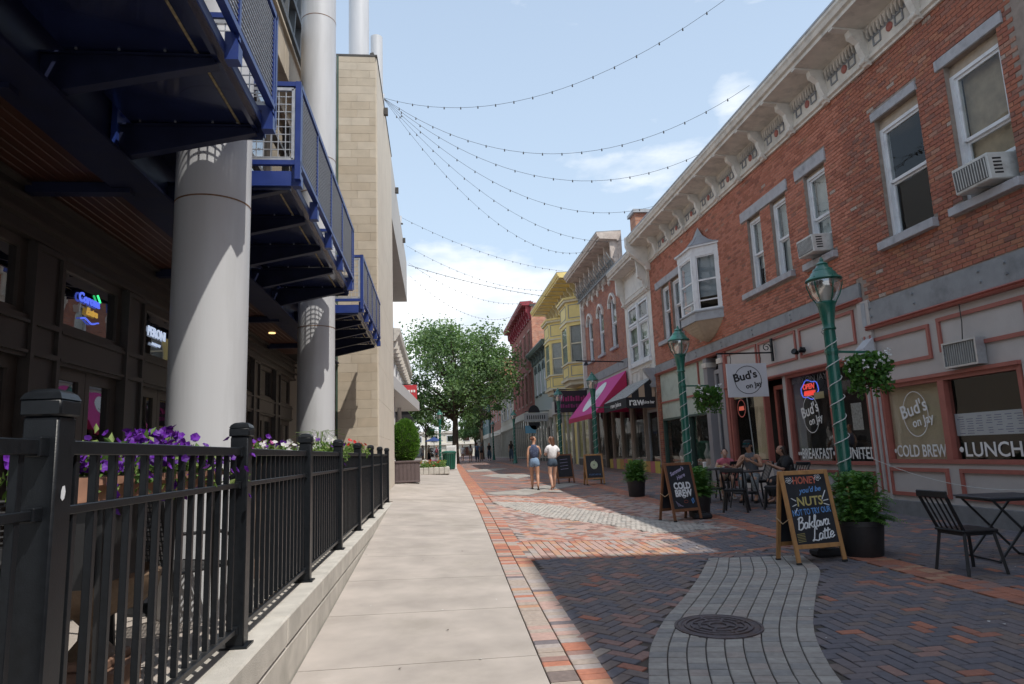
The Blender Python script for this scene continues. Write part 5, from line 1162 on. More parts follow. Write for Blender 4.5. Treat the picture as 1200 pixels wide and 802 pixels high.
# ------------------------------------------------------------------ hanging shop sign
hs = thing('hanging_sign', 'white hanging sign with a black circle logo on an iron arm over the cafe', 'sign', (8.46, 16.1, 2.3), world=True)
MB().box(7.20, 8.24, 16.08, 16.12, 1.15, 1.98).build('board', mat('sign_white', (.66,.67,.70), .5, .03, 4), hs)
o = MB(); ring(o, (7.73, 16.078, 1.57), .345, .014, '-y'); o.build('logo_ring', print_k, hs)
text("Bud's", .27, (7.66, 16.077, 1.66), '-y', print_k, hs, .62, .001, tilt=R(11), bold=.008); text('on Jay', .17, (7.87, 16.077, 1.44), '-y', print_k, hs, .44, .001, tilt=R(10), bold=.005)
m = MB(); m.bar((8.44, 16.1, 2.24), (7.0, 16.1, 2.24), .035); m.tube([(7.0,16.1,2.24),(6.96,16.1,2.24)], [.03,.002], 8); m.box(8.42, 8.46, 16.06, 16.14, 2.02, 2.6)
m.tube([(8.30+.11*math.cos(a*.5)*(1-a/22), 16.1, 2.37+.11*math.sin(a*.5)*(1-a/22)) for a in range(18)], .012, 6); m.build('arm', black_iron, hs)
m = MB()
for x in (7.32, 8.1): m.tube([(x, 16.1, 2.22), (x+.02, 16.1, 2.1), (x, 16.1, 1.98)], .008, 6)
m.build('hook', black_iron, hs)
# ------------------------------------------------------------------ street lamps
lgreen = mat('lamp_green', (.012,.125,.092), .3, .15, 8, spec=.6, coat=.2); cordw = mat('white_cord', (.62,.63,.62), .7, .1, 30)
lglass = glass('lamp_glass', (.88,.87,.85), .12, .28, (.95,.95,.95)); milky = mat('lamp_inner', (.80,.76,.70), .4, .05, 5)
def lamp_parts(t, h=3.92, cord=True, arm=True):
    n = 16; m = MB(); m.lathe([(.19,0),(.19,.05),(.165,.08),(.15,.28),(.125,.34),(.125,.50),(.10,.56),(.085,.62)], n=n); m.build('base', lgreen, t, True)
    m = MB(); zt = h-.98; m.lathe([(.082,.6),(.072,zt)], n=24); po = m.build('pole', lgreen, t, True)
    f = MB()
    for k in range(12): a = math.pi*k/6; f.bar((.081*math.cos(a), .081*math.sin(a), .62), (.072*math.cos(a), .072*math.sin(a), zt-.02), .012, .010)
    f.build('fluting', lgreen, po)
    m = MB(); m.lathe([(.078,zt),(.095,zt+.02),(.08,zt+.05),(.08,zt+.1),(.115,zt+.34),(.135,zt+.38),(.12,zt+.40),(.05,zt+.41)], n=24); m.build('fitter', lgreen, t, True)
    zg = zt+.395; m = MB(); m.lathe([(.10,zg),(.17,zg+.10),(.213,zg+.24),(.215,zg+.30),(.205,zg+.315)], n=24); m.build('globe', lglass, t, True)
    m = MB(); m.lathe([(.06,zg),(.09,zg+.10),(.10,zg+.2),(.06,zg+.26),(0,zg+.28)], n=12); m.build('lamp_bulb', milky, t, True)
    m = MB(); m.lathe([(.225,zg+.30),(.245,zg+.315),(.235,zg+.335),(.19,zg+.37),(.165,zg+.42),(.14,zg+.435),(.13,zg+.47),(.09,zg+.50),(.075,zg+.53),(.085,zg+.545),(.06,zg+.57),(.03,zg+.585),(.025,zg+.62),(0,zg+.66)], n=24); m.build('cap', lgreen, t, True)
    for k in range(6):
        a = math.pi*k/3+.3; m = MB(); m.tube([(r*math.cos(a), r*math.sin(a), zg+z) for r, z in ((.115,-.02),(.185,.10),(.228,.24),(.236,.31),(.228,.345))], .009, 6); m.build('cage_rib', lgreen, t)
    if cord:
        pts = []; K = 150; z0, z1 = .75, zt+.02
        for k in range(K+1): a = 2*math.pi*8.5*k/K; r = .094+.006*math.sin(k*.9); pts.append((r*math.cos(a), r*math.sin(a), z0+(z1-z0)*k/K+.01*math.sin(k*.37)))
        MB().tube(pts, .0065, 5).build('cord_lights', cordw, t)
    if arm:
        m = MB(); m.bar((.05, 0, zt-.30), (.62, 0, zt-.30), .03); m.tube([(.62,0,zt-.30),(.66,0,zt-.30)], [.028,.004], 8); m.lathe([(.084,zt-.34),(.09,zt-.3),(.084,zt-.26)], n=16); m.build('basket_arm', lgreen, t)
LP = [(5.45,8.75,'green street lamp with a white cord wound round it, nearest the camera'),(5.40,14.4,'green street lamp behind the cold brew chalkboard'),(5.9,25.0,'green street lamp in front of the pink awning'),(5.9,32.2,'green street lamp beside the black and purple shop sign'),(6.0,52,'dark green street lamp in front of the red brick building'),(.32,43,'bright green sunlit street lamp beside the litter bin'),(5.9,70,'small far green street lamp under the trees on the right')]
lamp0 = None
for i, (x, y, lab) in enumerate(LP):
    if i == 0: lamp0 = thing('street_lamp', lab, 'street lamp', (x, y, gz(x, y)-.01), R(12), 'green street lamps along the street'); lamp_parts(lamp0); o = lamp0
    else: o = dup(lamp0); o['label'] = lab; o.location = (x, y, gz(x, y)-.01); o.rotation_euler = (0, 0, R((12, 8, 0, 15, 0, 170, 0)[i]))
    if i == 5: o.scale = (.92, .92, .92)
# ------------------------------------------------------------------ leaves
def leafmats(name, cols):
    out_ = []
    for i, c in enumerate(cols):
        m = mat('%s_%d' % (name, i), c, .55, .15, 9); b = m.node_tree.nodes['Principled BSDF']
        t = m.node_tree; tl = N(t, 'ShaderNodeBsdfTranslucent'); tl.inputs[0].default_value = (c[0]*1.3, c[1]*1.5, c[2]*.7, 1); mx_ = N(t, 'ShaderNodeMixShader'); mx_.inputs[0].default_value = .3
        t.links.new(b.outputs[0], mx_.inputs[1]); t.links.new(tl.outputs[0], mx_.inputs[2]); t.links.new(mx_.outputs[0], t.nodes['Material Output'].inputs['Surface']); out_.append(m)
    return out_
LEAF = leafmats('tree_leaf', [(.11,.185,.075),(.135,.22,.085),(.085,.145,.06),(.165,.25,.10)])
FERN = leafmats('fern_leaf', [(.065,.17,.03),(.09,.22,.035),(.045,.115,.025),(.13,.26,.05)])
BOXW = leafmats('shrub_leaf', [(.09,.20,.03),(.12,.25,.035),(.06,.14,.025),(.15,.27,.05)])
PET = leafmats('petunia_leaf', [(.12,.22,.05),(.18,.28,.07),(.08,.16,.035),(.22,.30,.09)])
def leaf(mb, p, s, d, m, asp=.5, fold=True):
    """a pointed leaf of four triangles, folded along its midrib"""
    d = d.normalized(); u = d.cross(Vector((rnd.uniform(-1,1), rnd.uniform(-1,1), rnd.uniform(-1,1))))
    if u.length < 1e-3: u = Vector((1,0,0))
    u.normalize(); n = d.cross(u); w_ = s*asp/2
    a = p; b = p + d*s*.5 + u*w_ + n*w_*.4; c = p + d*s; e = p + d*s*.5 - u*w_ + n*w_*.4
    mb.add([a, b, c, e], [(0,1,2),(0,2,3)], m)
def rdir(): 
    while True:
        v = Vector((rnd.uniform(-1,1), rnd.uniform(-1,1), rnd.uniform(-1,1)))
        if .05 < v.length < 1: return v.normalized()
bark = mat('bark', (.085,.065,.05), .9, .25, 12, .6, 60)
def tree(name, label, x, y, h, cr, trunk_h, r0, nleaf, ls, lean=(0,0), seed=1, flat=.8, clumps=46, group=None):
    rr = random.Random(seed); z0 = gz(x, y)-.05; t = thing(name, label, 'tree', (x, y, z0), group=group)
    m = MB(); top = Vector((lean[0], lean[1], h*.78)); m.tube([(0,0,0),(lean[0]*.1,lean[1]*.1,trunk_h*.5),(lean[0]*.25,lean[1]*.25,trunk_h),tuple(top)], [r0*1.25, r0, r0*.85, r0*.15], 10)
    cents = []
    for k in range(clumps):
        a = rr.uniform(0, 2*math.pi); q = rr.uniform(.05, 1)**.55; zz = rr.uniform(-.75, 1)
        rad = cr*rr.uniform(.78,1.16)*q*math.sqrt(max(.05, 1-(zz*.86)**2)); c = Vector((lean[0]*.5+rad*math.cos(a), lean[1]*.5+rad*math.sin(a), trunk_h+(h-trunk_h)*(.5+.5*zz)*rr.uniform(.88,1.03))); cents.append(c)
        if k % 2 == 0:
            s = Vector((lean[0]*.3, lean[1]*.3, trunk_h*rr.uniform(.85, 1.0)+ (c.z-trunk_h)*.3 if c.z > trunk_h else trunk_h*.9)); mid = (s+c)/2+Vector((rr.uniform(-.3,.3),rr.uniform(-.3,.3),rr.uniform(0,.5)))
            m.tube([s, mid, c], [r0*.36, r0*.2, .02], 6)
    m.build('trunk', bark, t, True)
    mb = MB(); per = nleaf//clumps
    for c in cents:
        R_ = cr*rr.uniform(.13, .27); mi = rr.choices(range(4), (4,4,2,2))[0]
        for k in range(per):
            v = Vector((rr.gauss(0,1), rr.gauss(0,1), rr.gauss(0,1)*flat)); v = v*(R_*.55); p = c+v
            d = Vector((rr.uniform(-1,1), rr.uniform(-1,1), rr.uniform(-.9,.4))); leaf(mb, p, ls*rr.uniform(.7,1.3), d, mi if rr.random() < .6 else rr.randrange(4), .55)
    mb.build('crown', LEAF, t); return t
tree('street_tree', 'large leafy street tree standing in the sidewalk at the end of the concrete', 1.75, 60, 12.0, 5.6, 3.7, .28, 19000, .29, (.2,0), 11, clumps=120)
tree('street_tree', 'dark slender street tree crowding the teal and brick buildings on the right', 5.6, 82, 12.5, 3.0, 3.0, .2, 9000, .32, (-.3,0), 5, clumps=40)
tree('street_tree', 'small pale tree behind the big tree trunk on the left', -1.2, 95, 8.5, 2.8, 3.0, .16, 6000, .3, (0,0), 8, clumps=30)
tree('street_tree', 'low dark tree in front of the cream building across the far end', 7.0, 120, 9, 3.6, 3.0, .2, 6000, .4, (0,0), 9, clumps=30)
# ------------------------------------------------------------------ pots, fern bushes, baskets
potm = mat('black_pot', (.022,.021,.023), .5, .2, 20, .15, 60)
soil = mat('soil', (.05,.035,.025), .95, .3, 40, .5, 60)
def fern(t, z, rad, h, n, mats_, name='foliage', blade=True, seed=3):
    rr = random.Random(seed); mb = MB()
    for k in range(n):
        a = rr.uniform(0, 2*math.pi); up_ = rr.uniform(.15, 1.0); out_ = rad*(1.0-up_*.62)*rr.uniform(.75,1.05); L = h*up_
        b = Vector((rr.uniform(-.12,.12), rr.uniform(-.12,.12), z)); pts = []
        for i in range(8):
            s = i/7; pts.append(b + Vector((math.cos(a)*out_*s, math.sin(a)*out_*s, L*(math.sin(s*1.75)/.984) - out_*.25*s*s)))
        mi = rr.choices(range(4), (4,4,3,2))[0]
        for i in range(1, 8):
            d = pts[i]-pts[i-1]; sd = d.cross(Vector((0,0,1)))
            if sd.length < 1e-4: sd = Vector((1,0,0))
            sd.normalize(); w_ = (.105 if blade else .05)*(1-.62*(i/7))
            for sg_ in (-1, 1):
                for q in (0, .5):
                    p = pts[i-1]+d*q; tip = p + sd*sg_*w_ + d.normalized()*w_*.55 + Vector((0,0,-.012)); n_ = d.normalized()*.016
                    mb.add([p-n_*.4, p+n_, tip], [(0,1,2)], mi)
        mb.add([pts[0], pts[3], pts[3]+Vector((.006,0,0)), pts[0]+Vector((.006,0,0))], [(0,1,2,3)], 2)
    return mb.build(name, mats_, t)
def pot(x, y, r, h, label, fr, fh, n, seed, stake=False):
    t = thing('potted_fern', label, 'potted plant', (x, y, gz(x, y)+.0), group='potted ferns by the chalkboards')
    MB().lathe([(r*.80,0),(r*.82,.01),(r*.95,h*.86),(r*1.0,h*.87),(r*1.0,h),(r*.93,h),(r*.90,h*.9),(0,h*.9)], n=28).build('pot', potm, t, True); MB().lathe([(r*.9,h*.905),(0,h*.92)], n=20).build('soil', soil, t)
    fern(t, h*.9, fr, fh, n, FERN, seed=seed)
    if stake: MB().tube([(-.15,-.14,h*.9),(-.20,-.16,h+.42)], .011, 6).build('bamboo_stake', mat('bamboo', (.35,.22,.08), .6, .2, 20), t)
pot(5.30, 8.35, .30, .43, 'potted fern in a black tub right of the baklava chalkboard', .54, .68, 420, 1, True)
pot(5.08, 13.15, .24, .42, 'potted fern in a black tub behind the cold brew chalkboard', .46, .62, 330, 2)
pot(5.25, 17.9, .25, .42, 'potted fern standing alone between the second and third chalkboards', .44, .60, 300, 3)
def basket(lamp, label, n, s, seed):
    """flower basket hung on the lamp arm"""
    a = lamp.rotation_euler.z; p = lamp.location + Vector((.60*math.cos(a), .60*math.sin(a), 2.64)); t = thing('hanging_basket', label, 'hanging basket', p, group='hanging flower baskets')
    rr = random.Random(seed); MB().lathe([(.06,-.46),(.15,-.40),(.20,-.28),(.21,-.24),(.19,-.24)], n=18).build('bowl', mat('basket_brown', (.10,.05,.03), .8, .3, 30), t, True)
    c = MB()
    for k in range(3): q = 2*math.pi*k/3; c.tube([(.2*math.cos(q), .2*math.sin(q), -.25), (0,0,-.03)], .004, 5)
    c.tube([(0,0,-.06),(0,0,.02)], .006, 5); c.build('chain', black_iron, t)
    mb = MB()
    for k in range(n):
        q = rr.uniform(0, 6.283); ph = rr.uniform(-.9, 1.2); R_ = s*rr.uniform(.5, 1.0); dn = -.22*max(0, rr.random()-.55)*3
        pp = Vector((R_*math.cos(q)*math.cos(ph*.8), R_*math.sin(q)*math.cos(ph*.8), -.20+R_*.62*math.sin(ph)+dn)); leaf(mb, pp, rr.uniform(.05,.09), rdir(), rr.choices(range(4), (5,3,5,1))[0], .7)
    mb.build('foliage', FERN, t); fw = MB()
    for k in range(26):
        q = rr.uniform(0, 6.283); pp = Vector((s*.95*math.cos(q), s*.95*math.sin(q), -.16+rr.uniform(-.2,.2)))
        for j in range(4): leaf(fw, pp, .04, rdir(), 0, .9)
    fw.build('blossoms', print_w, t)
lamps = [o for o in scn.objects if o.name.startswith('street_lamp')]
basket(lamps[0], 'hanging basket of green leaves and white blossoms on the nearest lamp', 2200, .30, 4)
basket(lamps[1], 'hanging basket of green leaves on the lamp by the green shop front', 1800, .30, 5)
# ------------------------------------------------------------------ chalkboards
oak = mat('board_wood', (.42,.22,.085), .55, .18, 14, .15, 60, stretch=(1,1,.25)); oakd = mat('board_wood_dark', (.20,.085,.04), .6, .2, 14, .15, 60, stretch=(1,1,.25)); slate = mat('chalk_slate', (.016,.019,.026), .6, .25, 5, tint=(.03,.033,.04), tscale=3)
chalk = {k: mat('chalk_'+k, c, .9, .12, 60) for k, c in dict(white=(.74,.76,.78), red=(.52,.14,.09), blue=(.13,.30,.62), gold=(.50,.42,.16), violet=(.46,.42,.62), pale=(.60,.68,.50)).items()}
def board(x, y, rot, w_, h, label, wood_, d=.40):
    t = thing('chalkboard_sign', label, 'chalkboard', (x, y, gz(x, y)), rot, 'chalkboards standing in the street')
    th = math.atan2(d/2, h)
    for s, nm in ((-1, 'front_panel'), (1, 'back_panel')):
        T = Matrix.Translation((0, 0, h)) @ Matrix.Rotation(s*th, 4, 'X').inverted() if False else Matrix.Translation((0, s*.012, h)) @ Matrix.Rotation(th*s, 4, 'X')
        H = h/math.cos(th)
        f = MB(); b = .052
        for xx in (-w_/2+b/2, w_/2-b/2): f.cbox((xx, 0, -H/2), (b, .03, H), T=T, ch=.004)
        for zz in (-b/2, -H+.20): f.cbox((0, 0, zz), (w_-2*b-.002, .026, b), T=T, ch=.004)
        fr = f.build('frame' if s < 0 else 'rear_frame', wood_, t)
        MB().box(-w_/2+b, w_/2-b, -.006, .006, -H+.225, -b, T=T).build('slate', slate, fr)
        for xx in (-w_/2+b/2, w_/2-b/2): MB().cbox((xx, 0, -H+.012), (b+.004, .034, .024), T=T).build('foot', print_k, fr)
    m = MB(); m.tube([(-w_/2-.002, -.13, h*.48), (-w_/2-.002, 0, h*.42), (-w_/2-.002, .13, h*.48)], .006, 5); m.build('chain', mat('chain_tan', (.45,.33,.2), .6, .1, 20), t)
    T = Matrix.Translation((0, -.012, h)) @ Matrix.Rotation(-th, 4, 'X'); H = h/math.cos(th)
    E3 = (T.to_3x3() @ Euler((R(90),0,0)).to_matrix()).to_euler()
    def wr(s, size, u, v, m, width=None, tilt=0, shear=0, bold=0):   # u across, v down from the top edge, both 0..1 of the slate
        p = T @ Vector((u*(w_-.1)/2, -.0075, -.05-v*(H-.28))); e = (E3.to_matrix() @ Matrix.Rotation(tilt, 3, 'Z')).to_euler()
        return text(s, size, p, e, m, t, width, .0008, shear, 'chalk_lettering', 0, 'CENTER', bold)
    def stroke(pts, m, wd=.008, name='chalk_drawing'):
        q = MB(); P_ = [T @ Vector((u*(w_-.1)/2, -.008, -.05-v*(H-.28))) for u, v in pts]; q.tube(P_, wd/2, 5); return q.build(name, m, t)
    return t, wr, stroke
t, wr, st = board(4.52, 8.18, R(6), .67, 1.08, 'chalkboard advertising a baklava latte beside the fern nearest the camera', oak)
wr('HONEY', .12, -.05, .09, chalk['red'], .34, 0, .1, .003); wr('you\'d be', .09, .12, .23, chalk['blue'], .32, .08, .35, .002); wr('NUTS', .15, .0, .40, chalk['gold'], .36, .03, .1, .003)
wr('NOT TO TRY OUR', .10, .0, .545, chalk['blue'], .53, .06, 0, .002); GL = dict(B=(.58, [[(.05,0),(.08,.5),(.12,.95)],[(-.02,.86),(.2,1.0),(.42,.97),(.46,.78),(.3,.6),(.1,.54)],[(.1,.54),(.42,.54),(.54,.36),(.46,.1),(.22,-.03),(-.02,.08)]]),
  a=(.47, [[(.36,.40),(.2,.5),(.06,.36),(.04,.14),(.16,.01),(.3,.14),(.38,.46),(.36,.12),(.48,.03)]]), k=(.5, [[(.04,0),(.08,.5),(.16,1.0)],[(.42,.5),(.26,.36),(.09,.24),(.22,.24),(.36,.06),(.5,.03)]]),
  l=(.26, [[(.0,.1),(.14,.5),(.24,.9),(.16,1.02),(.08,.8),(.06,.3),(.1,.04),(.26,.04)]]), v=(.40, [[(.0,.45),(.08,.2),(.14,.02),(.26,.26),(.34,.5),(.42,.42)]]),
  L=(.58, [[(.44,.82),(.38,1.0),(.24,.92),(.18,.5),(.10,.1),(-.02,.0),(.06,.08),(.3,.02),(.5,-.04),(.64,.1)]]), t=(.3, [[(.16,.85),(.10,.4),(.09,.1),(.18,.0),(.30,.08)],[(-.06,.58),(.14,.62),(.34,.66)]]), e=(.42, [[(.04,.2),(.2,.22),(.34,.36),(.24,.5),(.08,.4),(.05,.14),(.18,0),(.44,.16)]]))
def script(word, u0, v0, sz, wd):
    x = 0
    for c in word:
        adv, strokes = GL[c]
        for s_ in strokes:
            P_ = [Vector((x+p[0]+.14*p[1], p[1]+.10*(x+p[0]), 0)) for p in s_]; Q_ = []
            for i in range(len(P_)-1):                    # soft curve through the points
                p0, p1, p2, p3 = P_[max(i-1,0)], P_[i], P_[i+1], P_[min(i+2,len(P_)-1)]
                for k in range(4): f = k/4; Q_.append(.5*((2*p1)+(p2-p0)*f+(2*p0-5*p1+4*p2-p3)*f*f+(3*p1-p0-3*p2+p3)*f**3))
            Q_.append(P_[-1]); st([(u0+q.x*sz/.285, v0-q.y*sz/.81) for q in Q_], chalk['white'], wd, 'chalk_lettering')
        x += adv
script('Baklava', -.80, .80, .138, .017); script('Latte', -.22, .965, .145, .017)
for a, b in (((-.86,.34),(-.64,.385)),((-.86,.46),(-.66,.435)),((-.8,.56),(-.66,.49)),((.62,.38),(.86,.25)),((.66,.40),(.92,.385)),((.66,.44),(.92,.47))): st([a, b], chalk['white'], .012)
for c in ((-.78,.08),(.62,.055)):
    for k in range(5): q = 2*math.pi*k/5; st([(c[0]+.10*math.cos(q+j*.6)+.07*math.cos(q), c[1]+.025*math.sin(q+j*.6)+.022*math.sin(q)) for j in range(6)], chalk['white'], .007)
for k in range(6): st([(-.92, .86+k*.022), (-.55, .85+k*.022)], chalk['gold'], .005)
t, wr, st = board(4.55, 12.75, R(20), .66, 1.06, 'chalkboard with cold brew lettering standing by the second fern', oakd, .42)
wr("Summer's", .10, -.2, .14, chalk['violet'], .36, .35, .3, .002); wr('Here', .10, .05, .27, chalk['violet'], .22, .35, .3, .002); wr('COLD', .17, .02, .49, chalk['white'], .40, .0, 0, .008); wr('BREW', .17, .02, .66, chalk['white'], .40, .0, 0, .008)
st([(-.1+.035*k, .745+.02*math.sin(k*.52)) for k in range(13)], chalk['white'], .014); st([(.1+.16*math.cos(k*.5), .85+.03*math.sin(k*.5)) for k in range(13)], chalk['red'], .006)
st([(.6,.82),(.72,.78),(.78,.86),(.66,.90),(.6,.82)], chalk['blue'], .02)
for k in range(5): st([(-.75+.1*k,.82+.03*k),(-.6+.1*k,.95)], chalk['violet'], .006)
t, wr, st = board(5.28, 22.9, R(3), .64, 1.0, 'narrow chalkboard with a pale round drawing past the lone fern', oak, .36)
for k in range(7): st([((.42-.05*k)*math.cos(a*.42), .43+(.17-.02*k)*math.sin(a*.42)) for a in range(16)], chalk['pale'], .03)
st([(.05,.26),(.12,.20)], chalk['pale'], .02)
for k in range(9): st([(-.7+.17*k,.82),(-.66+.17*k,.90)], chalk['blue'], .012)
t, wr, st = board(4.55, 24.5, R(15), .66, 1.02, 'reddish framed chalkboard half hidden behind the woman in white', oakd, .4)
for k in range(4): st([(-.6,.2+.15*k),(.5,.17+.15*k)], chalk['violet'], .012)
# sand bag weights behind the boards
for (x, y, lab) in ((4.86,8.42,'small black weight on the paving behind the baklava chalkboard'),(4.98,12.78,'black sandbag at the foot of the cold brew chalkboard')):
    t = thing('sandbag', lab, 'weight', (x, y, gz(x, y))); m = MB(); m.cbox((0,0,.05), (.34,.24,.10), ch=.03); m.build('bag', bc, t); MB().tube([(-.08,0,.10),(-.05,0,.13),(.05,0,.13),(.08,0,.10)], .012, 6).build('strap', print_k, t)
# ------------------------------------------------------------------ chairs and tables
cm = mat('chair_black', (.014,.015,.018), .45, .2, 12, .05, 60)
def spindle_chair(t):
    """front edge towards -y of the thing, back towards +y"""
    m = MB(); m.cbox((0,0,.445), (.43,.42,.03), ch=.012); m.build('seat', cm, t)
    for sx in (-1, 1):
        for sy in (-1, 1): MB().bar((sx*.18, sy*.17, .43), (sx*.235, sy*.225, 0), .032, .03).build('leg', cm, t)
    MB().box(-.19, .19, -.19, -.17, .40, .43).box(-.19, .19, .17, .19, .40, .43).box(-.19, -.17, -.19, .19, .40, .43).box(.17, .19, -.19, .19, .40, .43).build('apron', cm, t)
    lean = .17
    for sx in (-1, 1): MB().bar((sx*.19, .18, .45), (sx*.205, .18+lean, .83), .03, .022).build('back_post', cm, t)
    for k in range(4): x = -.114+.076*k; MB().bar((x, .18, .45), (x*1.05, .18+lean, .82), .013).build('spindle', cm, t)
    m = MB(); m.cbox((0, .18+lean, .835), (.46, .026, .075), ch=.008); m.build('top_rail', cm, t)
def place(t, x, y, r): t.location = (x, y, gz(x, y)); t.rotation_euler = (0, 0, r)
c0 = thing('chair', 'black spindle backed chair standing alone at the folding table near the frame edge', 'chair', group='black cafe chairs'); spindle_chair(c0); place(c0, 5.70, 7.05, R(90))
def folding_table(t, w_, d):
    m = MB(); m.cbox((0,0,.72), (w_, d, .022), ch=.006); m.build('tabletop', mat('table_slate', (.045,.05,.062), .4, .15, 8), t); MB().box(-w_/2+.02, w_/2-.02, -d/2+.02, d/2-.02, .685, .708).build('apron', cm, t)
    for sy in (-1, 1):
        MB().bar((-w_*.42, sy*d*.42, .70), (w_*.42, sy*d*.42, .01), .022).build('leg', cm, t); MB().bar((w_*.42, sy*(d*.42-.03), .70), (-w_*.42, sy*(d*.42-.03), .01), .022).build('leg', cm, t)
    for x in (-.42, .42): MB().bar((x*w_, -d*.42, .02), (x*w_, d*.42, .02), .018).build('foot_bar', cm, t)
t = thing('folding_table', 'black folding table with crossed legs at the frame edge', 'table'); folding_table(t, .72, .70); place(t, 6.62, 7.55, R(-8))
def bistro_table(t, r=.42, h=.76):
    MB().lathe([(r,h-.03),(r+.005,h-.015),(r,h),(0,h)], n=32).build('tabletop', mat('table_dark', (.030,.028,.030), .38, .2, 8), t)
    for k in range(4): a = math.pi/4+math.pi*k/2; MB().bar((.16*math.cos(a), .16*math.sin(a), h-.03), (.33*math.cos(a), .33*math.sin(a), 0), .028).build('leg', cm, t)
    MB().lathe([(.235,.28),(.245,.30),(.235,.32)], n=20).build('foot_ring', cm, t)
tA = thing('cafe_table', 'dark cafe table with a white cup and plates in front of the seated couple', 'table', group='round cafe tables'); bistro_table(tA); place(tA, 6.42, 15.55, 0)
tB = dup(tA); tB['label'] = 'dark round cafe table nearer the baklava chalkboard'; place(tB, 6.55, 14.25, R(30))
for x, y, r, lab in ((6.02,13.55,R(150),'black chair with its seat showing behind the second fern'),(6.95,13.7,R(-120),'black chair beside the nearer round cafe table'),(7.35,15.35,R(-95),'black chair under the man seated at the cafe table'),(7.05,16.2,R(-160),'black chair under the child in pink'),(5.75,16.1,R(80),'black chair at the street side of the farther cafe table'),(7.75,14.5,R(-80),'black chair under the person in black by the door')):
    o = dup(c0); o['label'] = lab; place(o, x, y, r)
zt_ = gz(6.42,15.55)+.765
cup = thing('paper_cup', 'tall white paper cup on the cafe table', 'cup', (6.18, 15.45, zt_)); MB().lathe([(.032,0),(.042,.13),(0,.13)], n=16).build('cup', print_w, cup, True); MB().lathe([(.045,.13),(.045,.145),(.03,.155),(0,.155)], n=16).build('lid', print_w, cup)
for dx, dy, lab in ((.08,-.18,'white plate on the cafe table beside the cup'),(.22,.12,'white plate before the child on the cafe table')):
    p = thing('plate', lab, 'plate', (6.42+dx, 15.55+dy, zt_)); MB().lathe([(.07,0),(.12,.018),(.118,.022),(0,.008)], n=20).build('dish', print_w, p, True); m = MB(); m.lathe([(.07,.012),(.06,.05),(.02,.065),(0,.065)], n=10); m.build('food', mat('pastry', (.45,.28,.12), .8, .3, 30), p, True)
cup2 = thing('paper_cup', 'small white cup on the nearer round cafe table', 'cup', (6.55, 14.2, gz(6.55,14.25)+.765)) if False else None
# rope between lamp and shop
rp = thing('rope', 'thin white rope hanging in a slack line across the black chair', 'rope', (6, 8, -1), world=True)
def cat(a, b, sag, n=18): return [Vector(a).lerp(Vector(b), i/n)-Vector((0,0,4*sag*(i/n)*(1-i/n))) for i in range(n+1)]
MB().tube(cat((5.50, 8.68, -.10), (8.7, 7.95, -.52), .38), .004, 5).build('line', cordw, rp)
# ------------------------------------------------------------------ planters on the left
pcm0 = mat('patio_black', (.02,.02,.021), .5, .1, 20)
violet = leafmats('petunia_violet', [(.115,.014,.31),(.16,.022,.39),(.075,.008,.21)]); whitef = leafmats('petunia_white', [(.75,.74,.76),(.68,.64,.72)]); redf = leafmats('geranium_red', [(.62,.03,.03),(.5,.02,.04)]); pinkf = leafmats('petunia_pink', [(.50,.10,.34),(.36,.05,.30)])
urnm = mat('urn_iron', (.17,.115,.075), .6, .3, 12, .3, 40, tint=(.20,.15,.10), tscale=7)
def urn(x, y, zr, r, label, cols, n, seed, tall=True):
    t = thing('flower_urn', label, 'planter', (x, y, ZTER)); H = zr-ZTER
    MB().cbox((0,0,.06), (r*1.25,r*1.25,.12), ch=.012).cbox((0,0,.14), (r*1.0,r*1.0,.05), ch=.01).build('plinth', mat('urn_base', (.22,.13,.09), .7, .2, 12), t)
    MB().lathe([(r*.42,.165),(r*.30,.20),(r*.2,.27),(r*.2,.32),(r*.32,.36),(r*.75,.42),(r*.98,.52),(r*.99,.60),(r*.86,.66),(r*.80,.72),(r*.86,H-.12),(r*1.0,H-.03),(r*1.05,H),(r*.95,H),(r*.9,H-.05),(0,H-.05)], n=32).build('urn', urnm, t, True)
    MB().lathe([(r*1.02,H-.085),(r*1.07,H-.07),(r*1.08,H+.006),(r*.97,H+.006)], n=32).build('rim', mat('urn_rim', (.33,.20,.13), .7, .2, 15), t, True)
    rr = random.Random(seed); mb = MB()
    for k in range(n):
        a = rr.uniform(0, 6.283); q = rr.random()**.5*r*1.35; p = Vector((q*math.cos(a), q*math.sin(a), H+.02+rr.uniform(0,.13)*(1.2-q/r*.55)-(.10 if q > r*1.1 else 0)*rr.random())); leaf(mb, p, rr.uniform(.035,.065), rdir()+Vector((0,0,.4)), rr.randrange(4), .6)
    mb.build('foliage', PET, t); return t, H
def bloom(mb, p, s, nm, rr):
    d = Vector((rr.uniform(-.8,1.2), rr.uniform(-1.2,.4), rr.uniform(.0,1.0))).normalized(); u = d.cross(Vector((0,0,1))).normalized(); v = d.cross(u); n = 10; rim = []
    for k in range(n): a = 2*math.pi*k/n; q = s*(1 if k % 2 else .8); rim.append(p+d*s*.45*rr.uniform(.7,1.2)+(u*math.cos(a)+v*math.sin(a))*q)
    mb.add([p]+rim, [(0, 1+k, 1+(k+1) % n) for k in range(n)], rr.randrange(nm))
def blooms(t, H, r, k, mats_, n, s, seed, name='blossoms', off=(0,0), spread_=1.3, hang=.12):
    rr = random.Random(seed); mb = MB()
    for i in range(n):
        a = rr.uniform(0, 6.283); q = rr.random()**.6*r*spread_; p = Vector((off[0]+q*math.cos(a), off[1]+q*math.sin(a), H+.05+rr.uniform(.03,.17)*(1.25-q/r*.5)-(hang*rr.random()*2 if q > r*1.05 else 0))); bloom(mb, p, s*rr.uniform(.75,1.15), k, rr)
    return mb.build(name, mats_, t)
